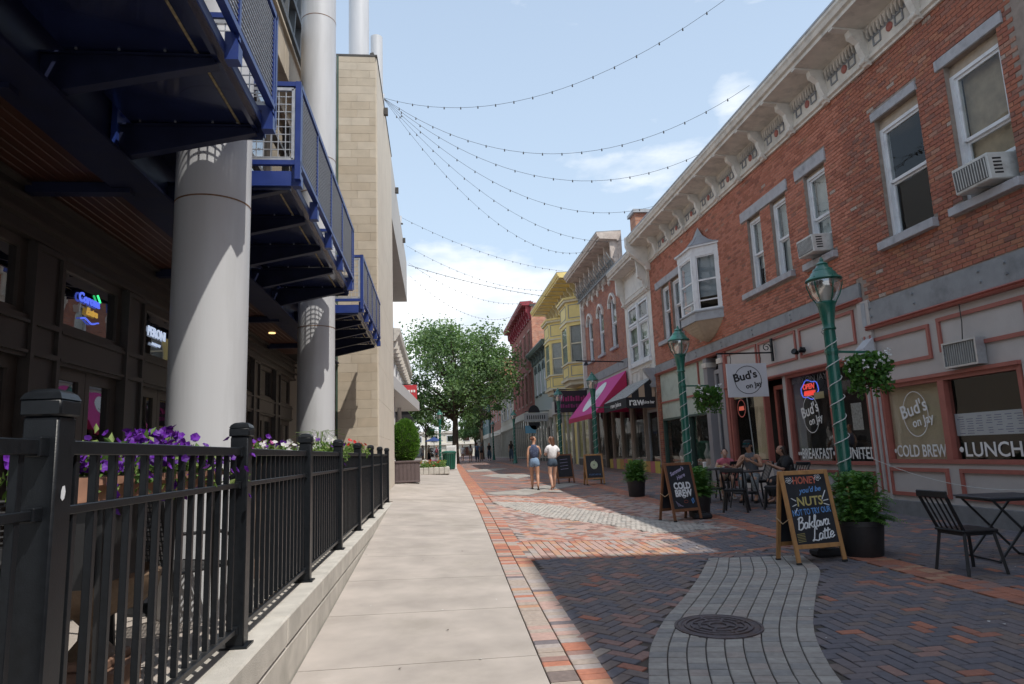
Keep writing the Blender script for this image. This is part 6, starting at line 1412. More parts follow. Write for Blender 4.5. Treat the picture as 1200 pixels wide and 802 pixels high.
t = thing('flower_urn', 'empty brown pedestal urn standing on the terrace below the violet petunias', 'planter', (-1.74, 3.85, ZTER))
MB().cbox((0,0,.07), (.36,.36,.14), ch=.012).cbox((0,0,.16), (.28,.28,.05), ch=.01).build('plinth', mat('urn_base', (.22,.13,.09), .7, .2, 12), t)
MB().lathe([(.13,.185),(.10,.21),(.06,.26),(.055,.33),(.09,.37),(.22,.41),(.295,.49),(.31,.57),(.295,.59),(.28,.57),(.2,.5),(0,.47)], n=32).build('urn', urnm, t, True)
for sx in (-1, 1): MB().tube([(0, sx*.25, .47), (0, sx*.31, .50), (0, sx*.31, .57), (0, sx*.25, .56)], .014, 6).build('handle', urnm, t)
t = thing('flower_trough', 'terracotta trough of deep violet petunias on a black stand behind the nearest fence panel', 'planter', (-1.42, 3.62, ZTER)); H = 1.07; tc_ = mat('terracotta', (.36,.19,.125), .8, .2, 15)
MB().prism([(-.12,H-.11),(.12,H-.11),(.13,H-.03),(.145,H-.03),(.145,H),(-.145,H),(-.145,H-.03),(-.13,H-.03)], 'y', -.78, .78).build('trough', tc_, t); MB().box(-.12, .12, -.76, .76, H-.02, H+.004).build('soil', soil, t)
for sx in (-1, 1):
    for sy in (-1, 1): MB().bar((sx*.11, sy*.7, H-.11), (sx*.13, sy*.7, 0), .022).build('leg', pcm0, t)
MB().box(-.10, .10, -.75, -.25, H-.42, H-.12).build('dark_shelf', pcm0, t)
rr = random.Random(31); mb = MB()
for k in range(1700):
    p = Vector((rr.gauss(0,.10), rr.uniform(-.8,.8), H+.01+abs(rr.gauss(0,.05)))); 
    if abs(p.x) > .14: p.z -= rr.random()*.14
    leaf(mb, p, rr.uniform(.03,.055), rdir()+Vector((0,0,.4)), rr.randrange(4), .6)
mb.build('foliage', PET, t); mb = MB()
def bloom(mb, p, s, nm, rr):
    d = Vector((rr.uniform(-.8,1.2), rr.uniform(-1.2,.4), rr.uniform(.0,1.0))).normalized(); u = d.cross(Vector((0,0,1))).normalized(); v = d.cross(u); n = 10; rim = []
    for k in range(n): a = 2*math.pi*k/n; q = s*(1 if k % 2 else .8); rim.append(p+d*s*.45*rr.uniform(.7,1.2)+(u*math.cos(a)+v*math.sin(a))*q)
    mb.add([p]+rim, [(0, 1+k, 1+(k+1) % n) for k in range(n)], rr.randrange(nm))
for k in range(800):
    y_ = rr.uniform(-.8, .8); hump = .09+.07*math.sin(y_*5.5+1)+.05*math.sin(y_*11); p = Vector((rr.gauss(0,.11), y_, H+.03+hump*.95*rr.random()**.5)); 
    if abs(p.x) > .16 and rr.random() < .6: p.z -= .2*rr.random()
    bloom(mb, p, rr.uniform(.017,.027), 3, rr)
mb.build('blossoms', violet, t)
t, H = urn(-1.75, 7.3, .03, .30, 'urn of white and purple petunias behind the second fence panel', None, 1000, 22); blooms(t, H, .3, 3, violet, 45, .030, 4); blooms(t, H, .3, 2, whitef, 40, .030, 5, 'white_blossoms'); blooms(t, H, .3, 2, pinkf, 20, .034, 6, 'pink_blossoms')
t, H = urn(-1.42, 8.75, .06, .26, 'urn of white petunias trailing over the fence rail beside the second grey column', None, 900, 23); blooms(t, H, .26, 2, whitef, 60, .038, 7, 'white_blossoms'); blooms(t, H, .26, 3, violet, 22, .030, 8)
m = MB(); rr = random.Random(4)
for k in range(14): a = rr.uniform(0, 6.28); m.tube([(0,0,H), (.12*math.cos(a), .12*math.sin(a), H+.3), (.32*math.cos(a), .32*math.sin(a), H+rr.uniform(.2,.33))], .003, 4)
m.build('spike_grass', MATS['petunia_leaf_1'], t)
t, H = urn(-1.45, 11.6, .10, .27, 'urn with red geraniums behind the far fence panels', None, 800, 24); blooms(t, H, .27, 2, redf, 18, .04, 9, 'red_blossoms')
# patio chairs with mesh seats on the terrace
pcm = mat('patio_black', (.02,.02,.021), .5, .1, 20); meshm = mat('patio_mesh', (.055,.055,.057), .7, .2, 60)
def patio_chair(t):
    s = MB()
    for k in range(17): s.bar((-.24, -.24+k*.03, .43), (.24, -.24+k*.03, .43), .009); s.bar((-.24+k*.03, -.24, .432), (-.24+k*.03, .24, .432), .009)
    s.build('seat', meshm, t); b = MB()
    for k in range(17): b.bar((-.24+k*.03, .25, .46), (-.24+k*.03, .36, .94), .008); b.bar((-.24, .25+k*.0069, .46+k*.03), (.24, .25+k*.0069, .46+k*.03), .008)
    b.build('backrest', meshm, t)
    f = MB(); f.tube([(-.26,-.26,.43),(.26,-.26,.43),(.26,.25,.43),(.27,.37,.96),(-.27,.37,.96),(-.26,.25,.43),(-.26,-.26,.43)], .014, 6); f.build('frame', pcm, t)
    for sx in (-1, 1):
        for sy in (-1, 1): MB().bar((sx*.25, sy*.24, .43), (sx*.27, sy*.29, 0), .024).build('leg', pcm, t)
        MB().tube([(sx*.28,.31,.68),(sx*.29,-.1,.66),(sx*.28,-.27,.60),(sx*.27,-.27,.43)], .013, 6).build('armrest', pcm, t)
p0 = thing('patio_chair', 'black mesh patio chair on the terrace behind the violet flowers', 'chair', (-2.05, 4.1, ZTER), R(200), 'black mesh patio chairs'); patio_chair(p0)
for x, y, r, lab in ((-2.2,2.9,20,'black mesh patio chair on the terrace left of the urn'),(-1.75,5.0,150,'black mesh patio chair before the front grey column'),(-2.5,6.6,40,'black mesh patio chair by the restaurant wall'),(-1.75,9.6,170,'black mesh patio chair near the second grey column'),(-2.4,8.6,20,'black mesh patio chair at the far terrace table')):
    o = dup(p0); o['label'] = lab; o.location = (x, y, ZTER); o.rotation_euler = (0, 0, R(r))
for i, (x, y) in enumerate(((-2.15,3.5),(-2.2,5.9),(-2.1,9.1))):
    t = thing('patio_table', ('black round patio table beside the brown urn','black round patio table behind the front grey column','black round patio table at the far end of the terrace')[i], 'table', (x, y, ZTER), group='patio tables'); MB().lathe([(.38,.70),(.385,.715),(.38,.73),(0,.73)], n=28).build('tabletop', pcm, t); MB().lathe([(.03,.03),(.03,.70)], n=10).build('stem', pcm, t); MB().lathe([(.26,0),(.25,.02),(.04,.05),(0,.05)], n=20).build('foot', pcm, t)
# boxed conifer by the tower, flower bed, bin
bxm = mat('planter_boards', (.115,.085,.085), .6, .15, 8, .15, 40)
t = thing('boxed_shrub', 'rounded bright green shrub in a dark purple brown wooden planter box', 'planter', (-1.0, 23.6, gz(-1,23.6)))
for k in range(7): 
    for s in (-1, 1): MB().cbox((-.39+k*.13, s*.45, .36), (.125,.04,.66), ch=.006).build('plank', bxm, t); MB().cbox((s*.45, -.39+k*.13, .36), (.04,.125,.66), ch=.006).build('plank', bxm, t)
MB().cbox((0,0,.70), (1.0,1.0,.06), ch=.01).build('rim', bxm, t); MB().cbox((0,0,.05), (.96,.96,.06), ch=.01).build('base', bxm, t)
rr = random.Random(9); mb = MB()
for k in range(9000):
    v = rdir(); q = rr.uniform(.82, 1.03); zz = v.z; p = Vector((v.x*.44*q, v.y*.44*q, 1.35+zz*.75*q)); 
    lum = .06*math.sin(v.x*9+v.z*5)*math.sin(v.y*8-v.z*7); p *= 1; p.x *= 1+lum; p.y *= 1+lum
    if p.z < .72: continue
    leaf(mb, p, rr.uniform(.05,.085), Vector((v.x, v.y, v.z*.6+.5))+rdir()*.5, rr.choices(range(4), (4,3,3,2))[0], .5)
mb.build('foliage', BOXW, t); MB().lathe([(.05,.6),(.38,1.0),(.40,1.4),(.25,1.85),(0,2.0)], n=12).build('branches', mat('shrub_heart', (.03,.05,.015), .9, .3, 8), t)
t = thing('flower_bed', 'low stone edged bed of mixed red and white flowers behind the boxed shrub', 'flower bed', (-.45, 33.5, gz(-.45,33.5)))
for k in range(9): MB().cbox((-.95+k*.24, -1.0, .15), (.23,.22,.32), ch=.02).build('edging_stone', concrete2, t)
for k in range(8): MB().cbox((1.0, -.76+k*.24, .15), (.22,.23,.32), ch=.02).build('edging_stone', concrete2, t)
MB().box(-1.05, .9, -.9, 1.0, .0, .26).build('soil', soil, t); rr = random.Random(12); mb = MB()
for k in range(2600): leaf(mb, Vector((rr.uniform(-1.05,.95), rr.uniform(-.95,1.0), .26+rr.uniform(0,.32))), rr.uniform(.06,.12), rdir()+Vector((0,0,.5)), rr.randrange(4), .5)
mb.build('foliage', PET, t); blooms(t, .40, .7, 2, redf, 60, .06, 14, 'red_blossoms'); blooms(t, .40, .7, 2, whitef, 40, .06, 15, 'white_blossoms'); blooms(t, .4, .7, 2, pinkf, 40, .06, 16, 'pink_blossoms')
t = thing('litter_bin', 'dark green slatted litter bin at the edge of the sidewalk', 'litter bin', (.80, 40.5, gz(.8,40.5))); bing = mat('bin_green', (.015,.10,.065), .4, .15, 8)
for k in range(20): a = 2*math.pi*k/20; m = MB(); m.bar((.33*math.cos(a), .33*math.sin(a), .08), (.40*math.cos(a), .40*math.sin(a), 1.0), .08, .014, upv=(math.cos(a), math.sin(a), 0)); m.build('slat', bing, t)
MB().lathe([(.30,.04),(.36,.95),(0,.95)], n=20).build('liner', print_k, t); MB().lathe([(.41,.97),(.43,1.0),(.42,1.05),(.35,1.10),(.2,1.12)], n=24).build('rim', bing, t, True)
t = thing('white_box', 'white utility box standing behind the litter bin', 'utility box', (.98, 42.6, gz(.98,42.6))); MB().cbox((0,0,.72), (.62,.5,1.44), ch=.02).build('cabinet', print_w, t); MB().cbox((0,-.255,.75), (.5,.02,1.2), ch=.004).build('door', mat('box_door', (.68,.68,.67), .5), t)
# blue umbrella far off
t = thing('patio_umbrella', 'small dark blue umbrella beside the big tree trunk', 'umbrella', (-.1, 74, gz(0,74))); MB().lathe([(.95,2.2),(.92,2.26),(.05,2.65),(0,2.7)], n=8).build('canopy', mat('umbrella_blue', (.02,.045,.16), .8, .05), t); MB().lathe([(.03,0),(.03,2.3)], n=8).build('pole', galv, t)
# shop signs hanging out on the right
t = thing('boutique_sign', 'black hanging sign with two lines of pink lettering in front of the yellow building', 'sign', (7.2, 37.0, 2.6), world=True)
MB().box(6.55, 8.4, 36.97, 37.03, 2.1, 3.3).build('board', mat('sign_black', (.02,.012,.022), .5, .1), t); hot = mat('hot_pink', (.38,.03,.15), .6, 0)
for z, h in ((2.85, .14), (2.45, .10)):
    m = MB()
    for k in range(11): m.box(6.72+k*.145, 6.80+k*.145+.03*(k % 2), 36.955, 36.97, z-h, z+h*(1 if k % 3 else .5)); 
    m.build('pink_lettering', hot if z > 2.6 else mat('dim_pink', (.25,.03,.14), .6, 0), t)
MB().bar((8.5,37,3.36),(6.5,37,3.36),.05).build('arm', black_iron, t)
t = thing('projecting_sign', 'white strip sign between two black half round discs beyond the women', 'sign', (7.4, 50, 2.6), world=True)
MB().box(6.55, 8.35, 49.97, 50.03, 2.25, 2.85).build('board', mat('sign_pale', (.36,.36,.36), .6, .05), t)
for s, z in ((1, 2.9), (-1, 2.2)): m = MB(); m.prism([(7.3+.42*math.cos(math.pi*k/10), z+s*.55*math.sin(math.pi*k/10)) for k in range(11)], 'y', 49.96, 50.04); m.build('disc', bc, t)
MB().box(6.6, 7.4, 49.96, 50.04, 1.4, 1.95).build('blue_plate', mat('sign_blue', (.12,.30,.42), .5), t); MB().bar((8.5,50,3.0),(6.6,50,3.0),.05).build('arm', black_iron, t)
m = MB()
for k in range(9): m.box(6.75+k*.16, 6.82+k*.16, 49.955, 49.97, 2.42, 2.7)
m.build('print_strip', print_k, t)
t = thing('bracket_arm', 'black iron bracket with a small lamp reaching out above the third street lamp', 'bracket', (7.5, 30, 3.7), world=True); MB().bar((8.5,29.6,3.85),(6.3,29.6,3.95),.05).build('arm', black_iron, t); MB().lathe([(.12,-.16),(.05,-.02),(0,0)], (6.75, 29.6, 3.9), 12).build('lamp_shade', black_iron, t)
rr = random.Random(77); mb = MB()
for k in range(90):
    x, y = (rr.uniform(2.8, 8.0), rr.uniform(4.6, 12)) if k < 70 else (rr.uniform(-.7, .6), rr.uniform(5, 12)); z = gz(x, y)+.007; s_ = rr.uniform(.006, .022); a = rr.uniform(0, 6.28)
    mb.add([(x+s_*math.cos(a+q)*(1 if q < 3 else .5), y+s_*math.sin(a+q)*.7, z+rr.uniform(0,.006)) for q in (0, 1.7, 3.4, 5)], [(0,1,2,3)], 0 if rr.random() < .75 else 1)
prop(mb.build('litter', [mat('litter_white', (.60,.60,.58), .8, .1, 40), bark]), kind='stuff', label='tiny pale scraps scattered over the paving')
# ------------------------------------------------------------------ festoon lights over the street
bulbm = mat('bulb_dark', (.05,.045,.04), .3, .2, 30, spec=.6); blob_ = MB(); blob_.lathe([(.008,.02),(.014,.015),(.014,-.01),(.021,-.03),(.018,-.052),(0,-.062)], n=8); bulb_me = blob_.mesh('bulb', bulbm, True)
lp = thing('light_post', 'slim pale post on the stone tower that carries the festoon lights', 'post', (-1.42, 20.4, 10.2), world=True); MB().lathe([(.05,10.19),(.05,11.4),(0,11.42)], (-1.42, 20.4, 0), 12).build('post', greycol, lp, True); MB().box(-1.52, -1.32, 20.30, 20.50, 10.195, 10.23).build('clamp', dark_metal, lp)
lp2 = dup(lp); lp2['label'] = 'second slim post farther along the tower wall carrying festoon lights'; lp2.location = (-1.30, 29.0, 10.1); lp2.scale.z = .3
A1 = (-1.42, 20.4, 11.28); A2 = (-1.28, 29.0, 10.4)
ST = [(A1,(8.5,12.6,11.2),1.75,'topmost festoon string crossing high over the street'),(A1,(8.4,15.8,9.3),1.9,'second festoon string from the top running to the brick cornice'),(A1,(8.4,18.9,8.9),1.75,'third festoon string from the top'),(A1,(8.4,22.3,8.6),1.7,'fourth festoon string from the top'),(A1,(8.4,26.0,8.5),1.7,'fifth festoon string, above the chimney'),(A1,(8.2,31.5,9.8),2.0,'steepest festoon string falling toward the arched brick house'),
      (A2,(7.4,37,10.1),.42,'upper lower festoon string from the second post'),((-1.2,32.3,10.15),(7.3,42,10.2),.6,'middle festoon string from the second post'),((-1.2,35.5,10.2),(7.2,47,10.6),.9,'lower festoon string from the second post toward the yellow cornice'),((-1.2,34.3,9.75),(7.6,42,9.75),.2,'lowest dark cable like festoon string before the cloud'),((-1.2,37,9.9),(7.0,54,11.2),1.3,'faint far festoon string above the tree')]
for a, b, sag, lab in ST:
    t = thing('festoon_lights', lab, 'string lights', a, group='festoon lights strung over the street', world=True)
    pts = cat(a, b, sag, 26); MB().tube(pts, .0055 if sag != .2 else .012, 4).build('wire', wirem, t)
    L = sum((q-p).length for p, q in zip(pts, pts[1:])); nb = int(L/.62)
    for k in range(1, nb):
        s = k/nb; i = s*26; j = int(i); p = pts[j].lerp(pts[min(j+1, 26)], i-j); inst('bulb', bulb_me, t, p)
# ------------------------------------------------------------------ people
BAKE = []
def skinned(name, V, Ed, m, parent, root=0, lv=1):
    me = bpy.data.meshes.new(name); me.from_pydata([v[:3] for v in V], Ed, []); o = bpy.data.objects.new(name, me); col.objects.link(o); o.parent = parent
    sk = o.modifiers.new('skin', 'SKIN'); sk.use_smooth_shade = True; sk.branch_smoothing = .4
    if not me.skin_vertices: me.skin_vertices.new()
    for i, v in enumerate(V):
        r = v[3] if isinstance(v[3], (tuple, list)) else (v[3], v[3]); d = me.skin_vertices[0].data[i]; d.radius = r; d.use_root = (i == root)
    ss = o.modifiers.new('sub', 'SUBSURF'); ss.levels = lv; ss.render_levels = lv; me.materials.append(m); BAKE.append(o); return o
SKIN = {k: mat('skin_'+k, c, .55, .06, 20) for k, c in dict(light=(.56,.33,.235), tan=(.47,.255,.165), mid=(.40,.22,.15), warm=(.50,.28,.19)).items()}
HAIR = {k: mat('hair_'+k, c, .5, .25, 60, stretch=(1,1,.15)) for k, c in dict(brown=(.10,.042,.022), dark=(.035,.02,.014), auburn=(.13,.05,.025), grey=(.25,.24,.23)).items()}
def hand(V, Ed, wrist_i, w_, d, up_, side, r=.0085, curl=.35, grip=0):
    """palm and five separate fingers from a wrist vertex; d = way the hand points, side = way of the thumb"""
    d = Vector(d).normalized(); sd = Vector(side); sd = (sd - d*sd.dot(d)).normalized(); n = d.cross(sd); w_ = Vector(w_)
    p0 = len(V); c = w_+d*.05; V.append((*c, (.030, .016))); Ed.append((wrist_i, p0))
    for k, (off, L) in enumerate(((.026,.075),(.009,.085),(-.009,.080),(-.026,.062))):
        a = c+d*.045+sd*off; b = a+(d+n*curl*.6)*L*.5; e = b+(d*.75+n*curl*1.3)*L*.5; i = len(V); V += [(*a, .0105), (*b, r), (*e, r*.8)]; Ed += [(p0, i), (i, i+1), (i+1, i+2)]
    a = w_+d*.03+sd*.034; b = a+(d*.8+sd*.6)*.035; e = b+(d+n*.3)*.03; i = len(V); V += [(*a, .0115), (*b, r*1.1), (*e, r*.9)]; Ed += [(p0, i), (i, i+1), (i+1, i+2)]
def person(label, loc, rot, J, skin, s=1.0, fingers=True, group=None, look=(0,1,0), name='person'):
    """J: joint name -> point. one skinned surface for the whole body"""
    t = thing(name, label, 'person', loc, rot, group); t.scale = (s, s, s)
    V = [(*J['pelvis'], (.125,.10)), (*J['waist'], (.105,.082)), (*J['chest'], (.135,.10)), (*J['collar'], (.075,.07)), (*J['neck'], .046)]; Ed = [(0,1),(1,2),(2,3),(3,4)]
    lk = Vector(look).normalized(); h = Vector(J['head']); i = len(V)
    V += [(*(h-Vector((0,0,.07))+lk*.016), (.064,.07)), (*h, (.084,.098)), (*(h+Vector((0,0,.065))-lk*.01), (.078,.09)), (*(h+Vector((0,0,.105))-lk*.012), (.04,.045))]; Ed += [(4,i),(i,i+1),(i+1,i+2),(i+2,i+3)]
    k = len(V); V.append((*(h+lk*.098-Vector((0,0,.015))), .011)); Ed.append((i+1, k))
    for sd, sg in (('l', -1), ('r', 1)):
        a = len(V); V += [(*J['sh_'+sd], .058), (*J['el_'+sd], .040), (*J['wr_'+sd], .027)]; Ed += [(2,a),(a,a+1),(a+1,a+2)]
        d = Vector(J['wr_'+sd])-Vector(J['el_'+sd])
        if fingers: hand(V, Ed, a+2, J['wr_'+sd], d, None, J.get('th_'+sd, (0, 1, 0)))
        else: V.append((*(Vector(J['wr_'+sd])+d.normalized()*.11), (.03,.02))); Ed.append((a+2, len(V)-1))
        a = len(V); V += [(*J['hip_'+sd], .094), (*J['kn_'+sd], .058), ]; 
        K = Vector(J['kn_'+sd]); A = Vector(J['an_'+sd]); calf = K.lerp(A, .33)+Vector(J.get('calf', (0,-.02,0)))
        V += [(*calf, .056), (*A, .036), (*J['to_'+sd], (.036,.024))]; Ed += [(0,a),(a,a+1),(a+1,a+2),(a+2,a+3),(a+3,a+4)]
    b = skinned('body', V, Ed, skin, t); return t, h, lk
def standing(stride=.22, arm=.12, lean=0, armbend=False, head=(0,.03,1.575)):
    return dict(pelvis=(0,0,.92), waist=(0,.005,1.07), chest=(0,.0,1.25), collar=(0,-.01,1.395), neck=(0,.0,1.45), head=head,
      sh_l=(-.155,-.01,1.345), sh_r=(.155,-.01,1.345), el_l=(-.205,-.03-arm*.4,1.08), el_r=(.205,-.02+arm*.4,1.08), wr_l=(-.21,.03-arm*.5,.84), wr_r=(.20,.10+arm*.6,.86),
      hip_l=(-.088,0,.86), hip_r=(.088,0,.86), kn_l=(-.092,stride*.62,.475), kn_r=(.092,-stride*.12,.47), an_l=(-.085,stride,.085), an_r=(.085,-stride*1.1,.115), to_l=(-.095,stride+.14,.035), to_r=(.095,-stride*1.1+.12,.03))
def garment(name, pts, Ed, m, t, lv=1): return skinned(name, pts, Ed, m, t, lv=lv)
def shoes(t, J, m, s=.05):
    for sd in 'lr':
        A, T = Vector(J['an_'+sd]), Vector(J['to_'+sd]); d = (T-A); d.z = 0; d.normalize(); mb = MB(); Rm = Matrix.Translation((A.x, A.y, min(A.z, T.z+.03)-.03)) @ Matrix.Rotation(math.atan2(-d.x, d.y), 4, 'Z')
        pts = [(-.035,-.07),(.035,-.07),(.046,.06),(.04,.15),(.0,.185),(-.04,.15),(-.046,.06)]; n = len(pts)
        vs = [Rm @ Vector((x, y, -.055)) for x, y in pts] + [Rm @ Vector((x*.95, y, -.015+(.02 if y < 0 else 0))) for x, y in pts]
        mb.add(vs, [tuple(range(n))[::-1], tuple(range(n, 2*n))]+[(i, (i+1) % n, n+(i+1) % n, n+i) for i in range(n)]); mb.build('shoe', m, t, True)
def hairdo(t, h, lk, m, kind='bun'):
    H = Vector(h); B = -Vector(lk); V = [(*(H+Vector((0,0,.078))+B*.012), (.102,.104)), (*(H+Vector((0,0,.015))+B*.055), (.096,.074))]; Ed = [(0,1)]
    if kind == 'pony': V += [(*(H+B*.12+Vector((0,0,.05))), .028), (*(H+B*.17+Vector((0,0,-.05))), .032), (*(H+B*.14+Vector((0,0,-.2))), .012)]; Ed += [(1,2),(2,3),(3,4)]
    if kind == 'long': V += [(*(H+B*.085+Vector((0,0,-.09))), (.085,.045)), (*(H+B*.11+Vector((0,0,-.22))), (.085,.035)), (*(H+B*.12+Vector((0,0,-.34))), (.05,.02))]; Ed += [(1,2),(2,3),(3,4)]
    if kind == 'bun': V += [(*(H+B*.115+Vector((0,0,.03))), .042), (*(H+B*.15+Vector((0,0,.03))), .02)]; Ed += [(1,2),(2,3)]
    skinned('hair', V, Ed, m, t)
denim = mat('denim', (.20,.30,.44), .85, .2, 30, .2, 90); denimd = mat('denim_dark', (.06,.09,.13), .85, .2, 30); navyp = mat('navy_print', (.045,.06,.12), .85, .5, 45, tint=(.20,.25,.36), tscale=28); whitec = mat('white_cotton', (.76,.75,.76), .85, .06, 14, .25, 25); blackc = mat('black_cotton', (.02,.02,.022), .85, .2, 20); greyc = mat('grey_cotton', (.16,.17,.19), .85, .15, 20); pinkc = mat('pink_cotton', (.58,.15,.20), .85, .12, 25); floral = mat('floral_print', (.22,.24,.25), .85, .4, 30, tint=(.35,.36,.36), tscale=20); khaki = mat('khaki', (.33,.28,.2), .85, .1, 20); bluec = mat('blue_cotton', (.16,.25,.42), .85, .1, 20)
def top(t, J, m, sleeve=0, loose=0, hem=.0, name='shirt'):
    g_ = loose; V = [(*(Vector(J['pelvis'])+Vector((0,0,.03-hem))), (.160+g_,.136+g_)), (*J['waist'], (.145+g_,.122+g_)), (*J['chest'], (.20+g_*.6,.165+g_*.6)), (*(Vector(J['collar'])-Vector((0,0,.01))), (.135,.125)), (*(Vector(J['collar'])+Vector((0,.005,.035))), (.075,.072))]; Ed = [(0,1),(1,2),(2,3),(3,4)]
    for sd in 'lr':
        S, E_ = Vector(J['sh_'+sd]), Vector(J['el_'+sd]); a = len(V); V.append((*S, .090+g_*.4)); Ed.append((2, a))
        if sleeve: V.append((*S.lerp(E_, sleeve), .056+g_*.9)); Ed.append((a, a+1))
    return garment(name, V, Ed, m, t)
def shorts(t, J, m, L=.46, name='shorts', flare=.012):
    P_ = Vector(J['pelvis']); V = [(*(P_+Vector((0,0,.12))), (.138,.112)), (*(P_+Vector((0,0,.02))), (.165,.135))]; Ed = [(0,1)]
    for sd in 'lr':
        a = len(V); H, K = Vector(J['hip_'+sd]), Vector(J['kn_'+sd]); V += [(*H, .125), (*H.lerp(K, L), .105+flare)]; Ed += [(1,a),(a,a+1)]
        if L > .9: A = Vector(J['an_'+sd]); V.append((*K.lerp(A, .9), .055)); Ed.append((a+1, a+2))
    return garment(name, V, Ed, m, t)
# the two women walking away
J = standing(.17, .10, head=(.01,.03,1.575)); x, y = 3.15, 22.0
J['el_r'] = (.215,.03,1.09); J['wr_r'] = (.19,.22,1.02)
t, h, lk = person('woman in a navy patterned tank top and light denim shorts walking away', (x, y, gz(x, y)+.005), R(-6), J, SKIN['tan'], 1.0, look=(.85,.5,-.05)); hairdo(t, h, lk, HAIR['auburn'], 'bun'); top(t, J, navyp, name='tank_top'); shorts(t, J, denim); shoes(t, J, mat('black_shoe', (.02,.02,.02), .6))
for e in (.03,): pass
J = standing(-.15, -.1, head=(-.01,.035,1.575)); x, y = 3.72, 21.9
J['an_r'] = (.085,.17,.085); J['to_r'] = (.095,.31,.035); J['an_l'] = (-.085,-.14,.10); J['to_l'] = (-.09,0,.03); J['kn_r'] = (.09,.09,.475); J['kn_l'] = (-.09,.02,.47); J['el_l'] = (-.20,.05,1.09); J['wr_l'] = (-.14,.24,1.12); J['el_r'] = (.23,-.02,1.1); J['wr_r'] = (.17,.16,1.0)
t, h, lk = person('woman in a loose white blouse and dark denim shorts with long brown hair walking away', (x, y, gz(x, y)+.005), R(10), J, SKIN['light'], 1.0, look=(-.35,.9,-.1)); hairdo(t, h, lk, HAIR['brown'], 'long'); top(t, J, whitec, .75, .028, .02, 'blouse'); shorts(t, J, denimd, .44); shoes(t, J, mat('grey_sandal', (.22,.20,.20), .7))
# seated pair and the person by the door
def seated(tilt=.06, hands=((-.09,.40,.82),(.09,.40,.82)), headz=1.14):
    return dict(pelvis=(0,0,.53), waist=(0,.02,.68), chest=(0,.04+tilt,.86), collar=(0,.05+tilt,1.0), neck=(0,.07+tilt,1.05), head=(0,.12+tilt,headz), sh_l=(-.175,.04+tilt,.95), sh_r=(.175,.04+tilt,.95), el_l=(-.26,.16+tilt,.72), el_r=(.26,.16+tilt,.72), wr_l=hands[0], wr_r=hands[1],
      hip_l=(-.10,.06,.50), hip_r=(.10,.06,.50), kn_l=(-.14,.46,.50), kn_r=(.14,.46,.50), an_l=(-.14,.42,.08), an_r=(.14,.44,.08), to_l=(-.15,.57,.035), to_r=(.15,.59,.035), th_l=(.6,0,1), th_r=(-.6,0,1), calf=(0,-.02,0))
def faceit(t, h, lk):
    H = Vector(h); L = Vector(lk).normalized(); S = L.cross(Vector((0,0,1))).normalized(); U = S.cross(L); e = MB(); 
    for s in (-1, 1): e.lathe([(0,-.009),(.011,0),(0,.009)], H+L*.083+S*.03*s+U*.012, 8)
    e.build('eyes', print_k, t); mo = MB(); mo.bar(H+L*.080-U*.052-S*.02, H+L*.080-U*.052+S*.02, .008, .008); mo.build('mouth', mat('lips', (.35,.12,.10), .6, 0), t)
    er = MB()
    for s in (-1, 1): er.lathe([(0,-.025),(.014,-.01),(.016,.012),(0,.028)], H+S*.080*s-L*.01, 8)
    er.build('ears', SKIN['tan'], t)
x, y = 7.30, 15.38; J = seated(.08, ((-.10,.42,.84),(.08,.44,.85)), 1.16)
t, h, lk = person('man in a grey sleeveless top and dark cap looking down at the cafe table', (x, y, gz(x, y)+.005), R(140), J, SKIN['tan'], 1.06, look=(.15,.9,-.35)); faceit(t, h, lk); top(t, J, greyc, name='sleeveless_top'); shorts(t, J, floral, .95, 'patterned_shorts', -.01); shoes(t, J, MATS['black_shoe'])
m = MB(); m.lathe([(.096,.035),(.098,.07),(.085,.115),(.05,.14),(0,.145)], h, 16); m.bar(h+lk*.07+Vector((0,0,.055)), h+lk*.17+Vector((0,0,.04)), .13, .012); m.build('cap', blackc, t, True); g_ = MB(); g_.bar(h+lk*.085+Vector((-.07,0,.085)), h+lk*.085+Vector((.07,0,.085)), .035, .03); g_.build('sunglasses', mat('mirror_teal', (.05,.25,.30), .1, 0, metal=.7), t)
x, y = 6.98, 16.15; J = seated(.10, ((-.08,.38,.80),(.10,.36,.80)), 1.14)
t, h, lk = person('child in a pink top leaning over the cafe table', (x, y, gz(x, y)+.04), R(160), J, SKIN['light'], .90, look=(-.1,.9,-.3)); faceit(t, h, lk); hairdo(t, h, lk, HAIR['dark'], 'bun'); top(t, J, pinkc, .5); shorts(t, J, khaki, .5); shoes(t, J, print_w)
x, y = 7.78, 14.55; J = seated(.05)
t, h, lk = person('person dressed all in black sitting by the coffee shop door', (x, y, gz(x, y)+.005), R(75), J, SKIN['mid'], 1.0, look=(.2,1,0)); faceit(t, h, lk); hairdo(t, h, lk, HAIR['dark'], 'long'); top(t, J, blackc, .95, .015); shorts(t, J, blackc, .95, 'trousers', -.015); shoes(t, J, MATS['black_shoe'])
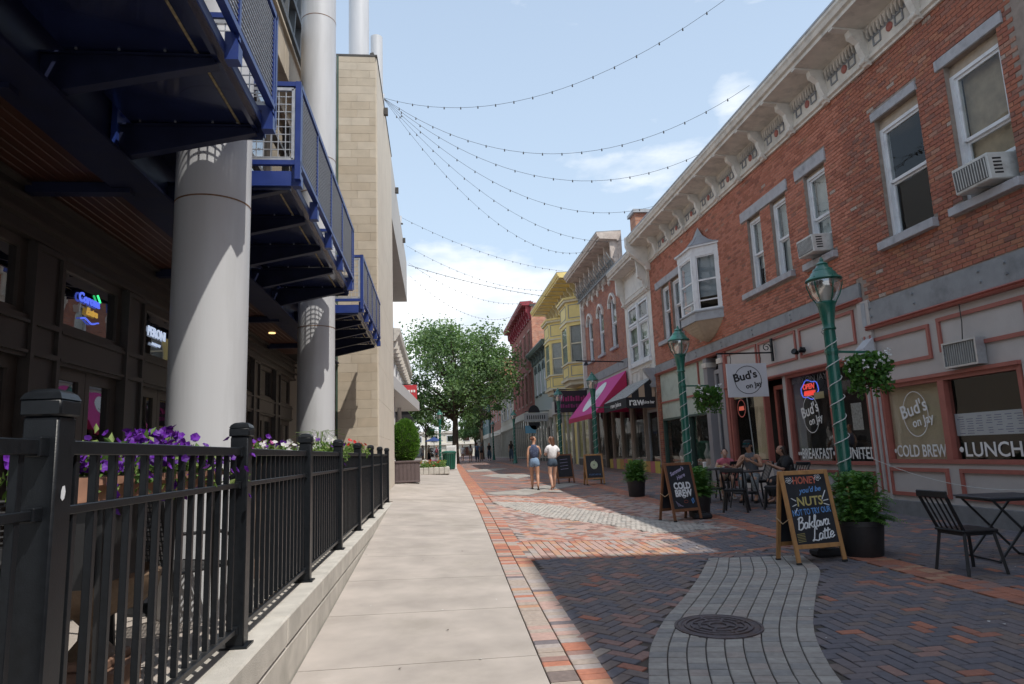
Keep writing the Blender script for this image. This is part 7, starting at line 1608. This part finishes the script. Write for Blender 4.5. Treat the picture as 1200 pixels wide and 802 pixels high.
# far passers-by
far = [(3.35,66,0,whitec,khaki,1.02,'far walker in a white shirt under the big tree'),(4.05,67,5,bluec,denimd,1.08,'far walker in a blue shirt carrying a bag'),(4.55,68.5,-5,greyc,blackc,1.06,'far walker in a grey shirt walking close beside the one in blue'),(5.45,70,180,blackc,denimd,1.05,'far person in dark clothes facing the camera'),(2.9,74,180,whitec,whitec,1.0,'far person in pale clothes beside the tree trunk'),(-1.9,55,90,blackc,blackc,1.0,'person in black near the far flower bed'),(-1.1,62,90,whitec,denim,1.02,'far person in white and jeans left of the lamp post'),(-.6,66,-90,khaki,blackc,1.04,'far person in tan left of the lamp post'),(.15,70,120,pinkc,denimd,1.0,'far person in pink behind the lamp post'),(6.6,60,0,blackc,denimd,1.05,'far walker in black by the red building')]
for i, (x, y, r, tm, sm, s, lab) in enumerate(far):
    J = standing(.16 if i % 2 else -.14, .1); J['calf'] = (0,-.02,0)
    t, h, lk = person(lab, (x, y, gz(x, y)+.005), R(r), J, SKIN[('light','tan','mid','warm')[i % 4]], s, fingers=False, group='people far down the street'); hairdo(t, h, lk, HAIR[('brown','dark','grey','auburn')[i % 4]], 'bun' if i % 3 else 'long'); top(t, J, tm, .45, .01); shorts(t, J, sm, .95 if i % 2 else .4, 'trousers' if i % 2 else 'shorts', 0); shoes(t, J, MATS['black_shoe'])
bpy.context.view_layer.update()
dg_ = bpy.context.evaluated_depsgraph_get()
NEW = [(o, bpy.data.meshes.new_from_object(o.evaluated_get(dg_))) for o in BAKE]
for o, me in NEW:
    o.modifiers.clear(); old = o.data; o.data = me; me.name = o.name
    me.polygons.foreach_set('use_smooth', [True]*len(me.polygons))
FW = {o: w_ for o, w_ in FIT}
for o in [o for o in scn.objects if o.type == 'FONT']:            # lettering becomes plain mesh
    dx = o.dimensions.x; me = bpy.data.meshes.new_from_object(o.evaluated_get(dg_)); q = bpy.data.objects.new('tmp', me); col.objects.link(q); q.parent = o.parent
    q.location = o.location; q.rotation_euler = o.rotation_euler
    if o in FW and dx > 1e-4: q.scale.x = FW[o]/dx
    nm = o.name.split('.')[0]; bpy.data.objects.remove(o); q.name = nm; me.name = nm
